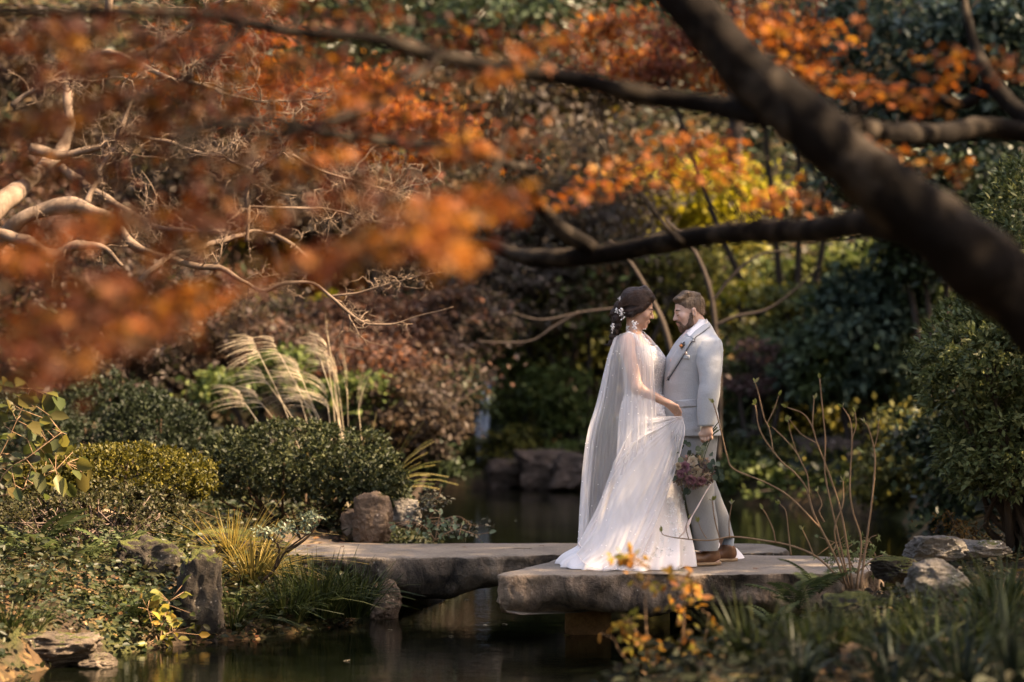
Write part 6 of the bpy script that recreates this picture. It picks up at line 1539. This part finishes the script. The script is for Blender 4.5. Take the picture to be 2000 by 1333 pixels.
# ---- bride -------------------------------------------------------
def lace_mat(name, col, dark, scale=90, bs=.8):
    m, t, b = new_mat(name)
    v = coords(t, 1); vo = t.nodes.new('ShaderNodeTexVoronoi'); vo.inputs['Scale'].default_value = scale; t.links.new(v, vo.inputs['Vector'])
    n = tnoise(t, v, scale * .35, 4, .6, 1.2)
    k = mathn(t, 'MULTIPLY', ramp(t, [(.25, (1, 1, 1)), (.6, (0, 0, 0))], vo.outputs['Distance']).outputs[0], ramp(t, [(.40, (0, 0, 0)), (.55, (1, 1, 1))], n.outputs[0]).outputs[0])
    t.links.new(mixc(t, k, dark, col), b.inputs['Base Color']); b.inputs['Roughness'].default_value = .6; b.inputs['Specular IOR Level'].default_value = .4
    bump(t, b, k, bs, .008); return m
def bride():
    base = np.array((q3(1255, 0)[0], YC, TOP)); root = thing('person', 'woman in white lace gown and sheer cape, dark hair pinned back, lifting the tulle', 'person', loc=base)
    A = frame(math.radians(10), math.radians(17), 1); c = q3(1247.5, 604, -.02); k = .95
    s = SDF((c[0] - .30, YC - .42, TOP - .02), (c[0] + .40, YC + .36, c[2] + .17), .005)
    L = add_head(s, c, A, k, True, q3(1238, 658, -.01), .046)
    sh_r, sh_l = q3(1221, 668, -.155), q3(1262, 668, .155)
    s.cone(q3(1228, 668, -.10), q3(1250, 668, .10), .060, .060, .04)
    s.ell(q3(1250, 700), (.105, .145, .13), None, .04); s.ell(q3(1268, 702, -.06), (.075, .07, .065), None, .03); s.ell(q3(1276, 702, .06), (.075, .07, .065), None, .03)
    s.ell(q3(1255, 752), (.095, .115, .13), None, .04); s.ell(q3(1258, 815), (.13, .155, .13), None, .04)
    el, wr = q3(1240, 757, -.26), q3(1299, 786, -.255)
    s.chain([sh_r, el, wr], [.046, .037, .023], .025)
    hand(s, wr, q3(1315, 798, -.262), [np.array((.55, .15, -.8)), np.array((.45, .35, -.85)), np.array((.0, .5, -.8))], np.array((.45, -.6, .55)), .0075, .034,
         [q3(1313, 800, -.235), q3(1321, 808, -.235), q3(1326, 815, -.24)], wr=.024, palm=.016)
    el2, wr2 = q3(1282, 745, .24), q3(1318, 735, .17)
    s.chain([sh_l, el2, wr2], [.046, .037, .023], .025)
    hand(s, wr2, q3(1330, 722, .14), [np.array((.5, -.2, .9)), np.array((.4, -.4, .8)), np.array((.2, -.5, .6))], np.array((-.6, -.7, .2)), .0075, .034, [q3(1322, 722, .12), q3(1326, 712, .11)], wr=.024, palm=.016)
    for dy in (-.07, .08): s.chain([q3(1258, 840, dy), q3(1268, 950, dy), q3(1262, 1060, dy), q3(1264, 1088, dy)], [.085, .052, .038, .035], .03)
    for dy in (-.07, .08): s.cone(q3(1262, 1092, dy), q3(1290, 1098, dy), .03, .02, .02)
    bo = s.build('body', SKIN_F, root, base)
    face_bits(L, A, k, bo, base, True, -1)
    # hair swept back into a long loose braid
    h = SDF((c[0] - .30, c[1] - .2, c[2] - .30), (c[0] + .16, c[1] + .2, c[2] + .18), .004)
    h.ell(L(-.022, 0, .046), np.array((.108, .088, .098)) * k, A, .01)
    h.ell(L(-.070, 0, .040), np.array((.075, .075, .085)) * k, A, .03)
    for y in (-1, 1):
        h.cone(L(.048, y * .046, .060), L(.020, y * .072, .008), .022 * k, .020 * k, .02); h.cone(L(.020, y * .072, .008), L(-.034, y * .072, -.040), .020 * k, .026 * k, .02); h.cone(L(-.030, y * .072, -.045), L(-.09, y * .04, -.05), .024 * k, .03 * k, .02)
    h.cone(L(.062, -.02, .100), L(.0, -.01, .138), .02 * k, .022 * k, .03); h.cone(L(.062, .02, .100), L(.0, .01, .138), .02 * k, .022 * k, .03)
    h.ell(L(.118, 0, -.004), np.array((.068, .095, .090)) * k, A, .010, 'sub')
    h.ell(L(.060, 0, -.075), np.array((.075, .12, .055)) * k, A, .012, 'sub')
    h.ell(L(.01, 0, -.115), np.array((.08, .1, .055)) * k, A, .015, 'sub')
    br = [q3(1212, 600, -.02), q3(1206, 612, -.03), q3(1204, 624, -.035), q3(1203, 636, -.04), q3(1200, 648, -.05), q3(1195, 659, -.06), q3(1192, 669, -.065)]
    for i, p in enumerate(br):
        r = (.050, .046, .041, .035, .029, .023, .015)[i]
        for a in range(3):
            h.ell(p + np.array((math.cos(a * 2.1 + i * 1.2), math.sin(a * 2.1 + i * 1.2), .2 * (a - 1))) * r * .45, (r * .66, r * .66, r * .72), None, .008)
    h.chain([q3(1193, 668, -.065), q3(1189, 674, -.07), q3(1180, 674, -.07)], [.013, .007, .003], .01)
    HF = hair_mat('dark brown swept hair', [(.008, .0045, .003), (.022, .011, .008), (.075, .036, .022)], (26, 26, 60))
    hr = h.build('hair', HF, root, base, lambda V: V + .0025 * np.stack([noise(V, 70, 1), noise(V, 70, 2), noise(V, 70, 3)], -1))
    # strands over the swept hair
    mb = MB()
    hv, hf = h.surf(); hb = bvh_of(hv, hf)
    for i in range(110):
        f0 = rng.random(); a = L(.066 - .020 * f0, -.004 - .068 * f0, .120 - .10 * f0); e = q3(1211 + rng.normal() * 2, 594 + 14 * f0 + rng.normal() * 1.5, -.06); pts = []
        for u in np.linspace(0, 1, 9):
            p = a * (1 - u) + e * u; p = p + unit(p - c) * .06 * math.sin(u * 3.1416)
            hp = hb.find_nearest(Vector(p)); pts.append(np.array(hp[0]) + np.array(hp[1]) * .001)
        mb.add(*tube(np.array(pts), np.linspace(.0018, .0014, 9), 4))
    o = mb.build('strands', hair_mat('glossy hair strand', [(.012, .006, .004), (.09, .042, .024)], (9, 9, 9)), hr, True); o.location = -base; o['kind'] = 'stuff'
    flyaway(hv, hf, 900, .030, HF, hr, base, lambda P: np.array((-.5, -.1, -.9)) + 0 * P, .35, 5)
    # white sprigs in the hair, earring
    PE = plain('pearl and crystal', (.80, .76, .74), .25, .6, .05); V0, F0 = cube_sphere(4); V0 = unit(V0)
    def sprig(name, p, n, r, sz, par):
        mb = MB()
        for _ in range(n):
            e = np.asarray(p) + rng.normal(size=3) * r; mb.add(V0 * sz * (.5 + .8 * rng.random()) + e, F0); mb.add(*tube(np.array([np.asarray(p), e]), .0012, 3))
        mb.build(name, PE, par, True).location = -base
    sprig('hair_sprig', q3(1213, 609, -.105), 26, (.010, .006, .018), .0045, hr); sprig('hair_sprig', q3(1203, 606, -.07), 14, (.006, .006, .010), .004, hr); sprig('hair_sprig', q3(1196, 640, -.085), 18, (.005, .005, .013), .0045, hr); sprig('hair_sprig', q3(1209, 585, -.09), 8, (.004, .004, .008), .003, hr)
    sprig('earring', q3(1238, 637, -.105), 34, (.006, .004, .018), .0045, root)
    # gown
    GW = cloth_mat('ivory gown tulle', (.74, .675, .655), .05, 200, .1, sheen=.3); LACE = lace_mat('silver beaded lace', (.80, .77, .76), (.46, .43, .43), 110)
    def folds(th, t, py):
        g = np.clip((py - 880) / 200, 0, 1)
        return g * (.075 * np.sin(th * 13 + 1.3 * np.sin(th * 3) + py * .006) + .03 * np.sin(th * 23 + 2)) * (.4 + .6 * g)
    rows = dense([(676, 1214, 1283, .140, 0), (690, 1213, 1293, .150, 0), (702, 1214, 1300, .152, 0), (720, 1217, 1300, .145, 0), (752, 1221, 1293, .12, 0), (776, 1218, 1296, .13, 0), (799, 1211, 1303, .16, 0), (830, 1207, 1312, .185, 0), (860, 1206, 1318, .20, 0), (915, 1203, 1325, .215, 0),
                  (960, 1197, 1331, .235, -.01), (990, 1188, 1336, .255, -.02), (1020, 1174, 1341, .285, -.03), (1045, 1158, 1345, .32, -.04), (1066, 1136, 1347, .36, -.05), (1082, 1110, 1348, .40, -.06), (1094, 1098, 1349, .43, -.06), (1101.5, 1094, 1350, .44, -.06)], 120)
    V, F = loft(rows, 200, 2.05, folds)
    V[:, 2] = np.maximum(V[:, 2], TOP + .006)
    nb = 26 * 200
    gw = obj('gown', mesh('gown', V - base, F, GW, True), root)
    gb = bvh_of(V, F)
    md = gw.modifiers.new('thickness', 'SOLIDIFY'); md.thickness = .003; md.offset = -1
    # bodice laid over: same shell, a little proud, lace
    Vb, Fb = loft(rows[:34], 120, 2.05); cen = np.repeat(Vb.reshape(-1, 120, 3).mean(1), 120, 0)
    Vb = Vb + unit((Vb - cen) * (1, 1, 0)) * .005
    bdc = obj('bodice', mesh('bodice', Vb - base, Fb, LACE, True), gw)
    # shoulder and neckline bead work
    NB = lace_mat('bead work', (.82, .79, .77), (.38, .34, .32), 160)
    bodyV, bodyF = s.surf(); sb = bvh_of(bodyV, bodyF)
    def bead_band(pts, n, w, name):
        q = smooth_path(np.array(pts), 40); mb = MB()
        for _ in range(n):
            p = q[int(rng.integers(0, 40))] + rng.normal(size=3) * w; best = None
            for bv in (sb, gb):
                hp = bv.find_nearest(Vector(p))
                if hp[0] is not None and (best is None or hp[3] < best[3]): best = hp
            nn = np.array(best[1]); nn = nn if nn.dot(p - np.array((q3(1250, 0)[0], YC, p[2]))) > 0 else -nn
            mb.add(V0 * (.0018 + .0022 * rng.random()) + np.array(best[0]) + nn * .002, F0)
        o = mb.build(name, PE, gw, True); o.location = -base; o['kind'] = 'stuff'
    bead_band([q3(1216, 641, -.05), q3(1224, 646, -.09), q3(1234, 657, -.125), q3(1248, 665, -.13), q3(1264, 674, -.13), q3(1280, 685, -.11), q3(1290, 694, -.07)], 700, .010, 'neckline_beads')
    bead_band([q3(1257, 650, -.04), q3(1264, 656, -.06), q3(1272, 662, -.06), q3(1284, 678, -.05), q3(1294, 692, -.03)], 420, .008, 'neckline_beads')
    bead_band([q3(1262, 700, -.14), q3(1280, 705, -.12), q3(1296, 705, -.04)], 420, .024, 'bodice_beads')
    bead_band([q3(1270, 735, -.12), q3(1288, 740, -.06)], 380, .026, 'bodice_beads')
    # lace sprigs sewn over hip and hem: many small petals
    mb = MB(); n = 4200
    th = rng.random(n) * 3.6 + 2.9
    pyv = np.where(rng.random(n) < .72, 770 + np.abs(rng.normal(size=n)) * 75, 930 + rng.random(n) * 150)
    cl = noise(np.stack([th * 1.6, pyv * .03, th * 0], -1), 1.0, 8); ok = cl > -.05
    P, N = [], []
    for a, b_ in zip(th[ok], pyv[ok]):
        w = q3(1262 + 70 * math.cos(a), b_); hh = gb.ray_cast(Vector((w[0], YC - 1.2, w[2])), Vector((0, 1, 0)))
        if hh[0] is not None: P.append(np.array(hh[0]) + np.array((0, -.004, 0))); N.append((hh[1].x, -abs(hh[1].y), hh[1].z))
    P = np.array(P); N = np.array(N); m = len(P)
    V, F = leaves(P, unit(rnd_dir(m) * (1, .2, 1)), unit(N + rng.normal(size=(m, 3)) * .35), .009 + .011 * rng.random(m), 'oval', 1.1)
    o = obj('lace', mesh('lace', V - base, F, plain('white lace petal', (.92, .89, .88), .7, .2, .05)), gw); o['kind'] = 'stuff'
    # sheer cape: from the shoulders down the back to the floor
    TL = tulle_mat('sheer tulle', .33, (.96, .93, .93)); TL2 = tulle_mat('gathered tulle', .46, (.96, .93, .93))
    def sheet(name, curves, nu, nv, fold_amp, nf, mat, seed, par=root):
        """curves: rows from top to bottom, each a list of points along the edge"""
        R = [smooth_path(np.array(cv), nu) for cv in curves]
        G = np.stack([smooth_path(np.stack([r[i] for r in R]), nv) for i in range(nu)], 1)     # nv, nu, 3
        u = np.linspace(0, 1, nu)[None]; v = np.linspace(0, 1, nv)[:, None]
        du = np.gradient(G, axis=1); dv = np.gradient(G, axis=0); N = unit(np.cross(du, dv))
        amp = fold_amp * (.25 + .75 * v) * (.6 + .4 * np.sin(u * 9 + seed))
        w = np.sin(u * nf * 6.283 + seed + 1.5 * np.sin(v * 3 + u * 5)) + .5 * np.sin(u * nf * 2.3 * 6.283 + 2 * seed + v * 2)
        G = G + N * (amp * w)[..., None]
        G[..., 2] = np.maximum(G[..., 2], TOP + .012)
        V = G.reshape(-1, 3); i = (np.arange(nv - 1)[:, None] * nu + np.arange(nu - 1)[None]).ravel()
        F = np.stack([i, i + 1, i + nu + 1, i + nu], -1)
        o = obj(name, mesh(name, V - base, F, mat, True), par)
        return o, G
    Q = q3
    cp, G1 = sheet('cape', [
        [Q(1262, 664, -.19), Q(1240, 652, -.205), Q(1220, 650, -.205), Q(1204, 656, -.17), Q(1198, 664, -.09), Q(1200, 664, -.02)],
        [Q(1269, 700, -.27), Q(1244, 700, -.30), Q(1214, 700, -.30), Q(1192, 700, -.24), Q(1186, 705, -.12), Q(1187, 705, -.02)],
        [Q(1272, 755, -.31), Q(1244, 770, -.345), Q(1208, 775, -.35), Q(1178, 780, -.28), Q(1168, 785, -.14), Q(1169, 785, -.02)],
        [Q(1275, 840, -.30), Q(1244, 850, -.34), Q(1200, 850, -.35), Q(1162, 855, -.29), Q(1148, 860, -.15), Q(1149, 860, -.02)],
        [Q(1262, 960, -.33), Q(1230, 970, -.36), Q(1190, 970, -.37), Q(1150, 975, -.31), Q(1136, 980, -.17), Q(1137, 980, -.02)],
        [Q(1240, 1085, -.47), Q(1215, 1088, -.46), Q(1180, 1085, -.43), Q(1146, 1072, -.34), Q(1131, 1062, -.18), Q(1133, 1062, -.02)]], 130, 60, .019, 13, TL, 1.3)
    sheet('cape', [[Q(1251, 644, .03), Q(1260, 650, .10), Q(1256, 656, .17)], [Q(1270, 660, .02), Q(1276, 668, .11), Q(1266, 676, .20)], [Q(1286, 680, .03), Q(1292, 696, .12), Q(1276, 706, .22)], [Q(1302, 702, .05), Q(1298, 740, .13), Q(1278, 750, .23)]], 40, 24, .004, 5, tulle_mat('doubled tulle', .72), 2.0)
    # tulle lifted in her hand and falling back to the train
    hd = Q(1325, 812, -.275)
    cp2, G2 = sheet('held_tulle', [
        [hd + (0, 0, .004), hd + (.002, -.004, .002), hd + (.006, -.006, 0), hd + (.008, -.004, -.006), hd + (.008, 0, -.012)],
        [Q(1278, 812, -.30), Q(1284, 836, -.31), Q(1296, 848, -.315), Q(1314, 852, -.315), Q(1330, 846, -.30)],
        [Q(1236, 812, -.33), Q(1232, 870, -.345), Q(1258, 905, -.355), Q(1292, 920, -.36), Q(1312, 915, -.34)],
        [Q(1208, 872, -.35), Q(1190, 935, -.375), Q(1216, 985, -.40), Q(1258, 1000, -.41), Q(1286, 988, -.385)],
        [Q(1182, 950, -.35), Q(1160, 1022, -.40), Q(1186, 1062, -.47), Q(1224, 1066, -.50), Q(1258, 1052, -.44)],
        [Q(1146, 1030, -.33), Q(1126, 1070, -.40), Q(1150, 1094, -.49), Q(1196, 1098, -.53), Q(1240, 1096, -.50)]], 110, 60, .018, 7, TL2, .4)
    for G, par in ((G1, cp), (G2, cp2)):                       # rolled hems catch the light
        mb = MB(); mb.add(*tube(G[:, -1], .0022, 5)); mb.add(*tube(G[-1], .0022, 5)); mb.add(*tube(G[:, 0], .0018, 5))
        mb.build('hem', GW, par, True).location = -base
    # train spreading on the slab
    n = 90; th = np.linspace(0, 6.283, n, endpoint=False); rr = []
    for i, (f, z) in enumerate([(.10, .115), (.3, .105), (.5, .085), (.68, .065), (.82, .045), (.92, .030), (.98, .016), (1.0, .004)]):
        x = q3(1185, 0)[0] + f * (.30 * np.cos(th)) * (1 + .05 * np.sin(5 * th)); y = YC - .16 + f * .33 * np.sin(th) * (1 + .06 * np.sin(7 * th + 1))
        zz = TOP + .004 + z * (1 + .35 * np.sin(th * 9 + 2 * f) * f + .25 * np.sin(th * 4 + 1))
        rr.append(np.stack([x, y, np.maximum(zz, TOP + .004)], -1))
    V = np.concatenate(rr); i = np.arange(7)[:, None] * n; j = np.arange(n)[None]
    F = np.stack([i + j, i + n + j, i + n + (j + 1) % n, i + (j + 1) % n], -1).reshape(-1, 4); V2, F2 = cap(V, F, n, True, False)
    obj('train', mesh('train', V2 - base, F2, GW, True), gw)
    rr = []
    cpt = np.array((q3(1418, 0)[0], YC + .42, TOP))
    for f, z in ((.1, .09), (.4, .08), (.7, .055), (.9, .025), (1.0, .004)):
        rr.append(np.stack([cpt[0] + f * .16 * np.cos(th) * (1 + .06 * np.sin(3 * th)), cpt[1] + f * .12 * np.sin(th), np.full(n, cpt[2]) + z * (1 + .2 * np.sin(th * 5))], -1))
    V = np.concatenate(rr); i = np.arange(4)[:, None] * n
    F = np.stack([i + j, i + n + j, i + n + (j + 1) % n, i + (j + 1) % n], -1).reshape(-1, 4); V2, F2 = cap(V, F, n, True, False)
    obj('train', mesh('train', V2 - base, F2, GW, True), gw)
    # pearls on cape and tulle
    mb = MB()
    for G, m in ((G1, 120), (G2, 60)):
        for _ in range(m):
            p = G[int(G.shape[0] * (.15 + .83 * rng.random())), int(rng.integers(2, G.shape[1] - 2))]; mb.add(V0 * .0034 + p + (0, -.003, 0), F0)
    o = mb.build('pearls', PE, cp, True); o.location = -base; o['kind'] = 'stuff'
bride()

# ---- bouquet held by the groom ---------------------------------------
def bouquet():
    c = q3(1355, 908, -.30); base = np.array(c); root = thing('bouquet', 'bouquet of mauve roses and dark eucalyptus hanging from the groom\'s hand', 'bouquet', loc=base)
    g = np.random.default_rng(77)
    gripp = q3(1380, 850, -.243); endp = q3(1398, 830, -.235)
    mb = MB()
    for i in range(9):
        o_ = g.normal(size=3) * .007; a = c + g.normal(size=3) * .03
        mb.add(*tube(smooth_path([a, gripp + o_, endp + o_ * 2], 8), .0032, 5))
    mb.build('stems', plain('dark green stem', (.035, .05, .02), .6, .3, .3), root, True, base).location = (0, 0, 0)
    ROSE = leaf_mat('mauve rose petal', [(.40, .17, .24), (.55, .28, .34), (.68, .42, .46)], .35, .6); CR = leaf_mat('cream petal', [(.75, .60, .42), (.90, .76, .58), (.65, .48, .34)], .35, .7)
    def rose(p, r, mat, out):
        V, F = [], []
        mb = MB(); out = unit(out); a1 = unit(np.cross(out, (0.3, .1, 1))); a2 = np.cross(out, a1)
        for ring, (m, rad, tilt) in enumerate(((4, .18, .25), (5, .40, .55), (6, .66, .95), (7, .9, 1.35))):
            for i in range(m):
                t = i * 6.283 / m + ring * .7; rd = a1 * math.cos(t) + a2 * math.sin(t); d = unit(out * math.cos(tilt) + rd * math.sin(tilt)); s_ = r * (.75 + .25 * ring / 3)
                mb.add(*leaves((p + rd * r * rad * .45)[None], d[None], (-rd * .8 + out * .5)[None], s_ * .85, 'oval', 1.9))
        o = mb.build('rose', mat, root, False, base); o.location = (0, 0, 0)
    for (px, py, r, m) in ((1330, 907, .030, ROSE), (1341, 931, .030, ROSE), (1361, 933, .028, ROSE), (1352, 916, .030, CR), (1371, 925, .024, CR), (1322, 920, .022, ROSE), (1318, 906, .02, CR), (1345, 896, .026, CR)):
        p = q3(px, py, -.35); rose(p, r * 1.18, m, p - c + np.array((0, -.10, -.02)))
    EU = leaf_mat('eucalyptus leaf', [(.035, .058, .036), (.07, .10, .065), (.13, .165, .115)], .25, .4); L, F = LEAF['oval']
    me = [mesh('leaf', L * (1, w_, 1) * s_, F, EU) for s_, w_ in ((.05, 1.5), (.058, 1.1), (.042, 1.7))]
    from mathutils import Matrix
    spots = [(1331, 868), (1337, 862), (1344, 866), (1324, 876), (1318, 884), (1367, 866), (1372, 876), (1380, 880), (1362, 884), (1370, 892), (1382, 892), (1390, 898), (1378, 905), (1388, 910), (1396, 912), (1385, 921), (1394, 924), (1372, 914), (1358, 878), (1350, 884), (1364, 900), (1376, 898), (1312, 914), (1313, 924), (1400, 920), (1336, 946), (1340, 950), (1360, 870), (1345, 876), (1366, 880), (1355, 892), (1392, 904), (1318, 896), (1326, 890)]
    for i, (px, py) in enumerate(spots):
        p = q3(px, py, -.31 + g.normal() * .035); d = unit(p - q3(1368, 872, -.28) + g.normal(size=3) * .03 + (0, -.01, 0)); Z = unit(np.array((0, -1., .35)) + g.normal(size=3) * .35); Z = unit(Z - d * Z.dot(d)); Yv = np.cross(Z, d)
        o = obj('leaf', me[i % 3], root); o.location = p - base; o.rotation_euler = Matrix(((d[0], Yv[0], Z[0]), (d[1], Yv[1], Z[1]), (d[2], Yv[2], Z[2]))).to_euler()
    for nm, n, mat, col in (('filler', 1500, leaf_mat('dried filler', [(.30, .22, .14), (.60, .48, .32), (.20, .18, .22), (.42, .24, .22), (.14, .17, .10)], .3, .8), None),):
        d = unit(g.normal(size=(n, 3)) * (1, .8, .8)); P = q3(1348, 918, -.30) + d * np.array((.125, .06, .095)) * (.55 + .5 * g.random((n, 1)))
        V, F = leaves(P, unit(d + g.normal(size=(n, 3)) * .5), rnd_dir(n), .012 + .022 * g.random(n), 'oval', .9)
        o = obj(nm, mesh(nm, V - base, F, mat), root); o['kind'] = 'stuff'
    mb = MB(); pts = smooth_path(np.array([q3(1380, 940, -.33), q3(1366, 962, -.35), q3(1350, 990, -.36), q3(1338, 1010, -.36), q3(1330, 1028, -.37), q3(1319, 1042, -.36)]), 30)
    w = np.interp(np.linspace(0, 1, 30), [0, .5, .75, 1], [.006, .010, .022, .010]) * (1 + .3 * np.sin(np.linspace(0, 22, 30)))
    V = np.concatenate([pts - np.stack([w * .8, w * .2, w * .5], -1), pts + np.stack([w * .8, -w * .2, w * .5], -1)]); i = np.arange(29)
    mb.add(V, np.stack([i, i + 1, i + 31, i + 30], -1))
    o = mb.build('ribbon', cloth_mat('blush silk ribbon', (.70, .55, .50), .05, 200, .1, .6), root, True, base); o.location = (0, 0, 0)
    md = o.modifiers.new('thickness', 'SOLIDIFY'); md.thickness = .0015
bouquet()
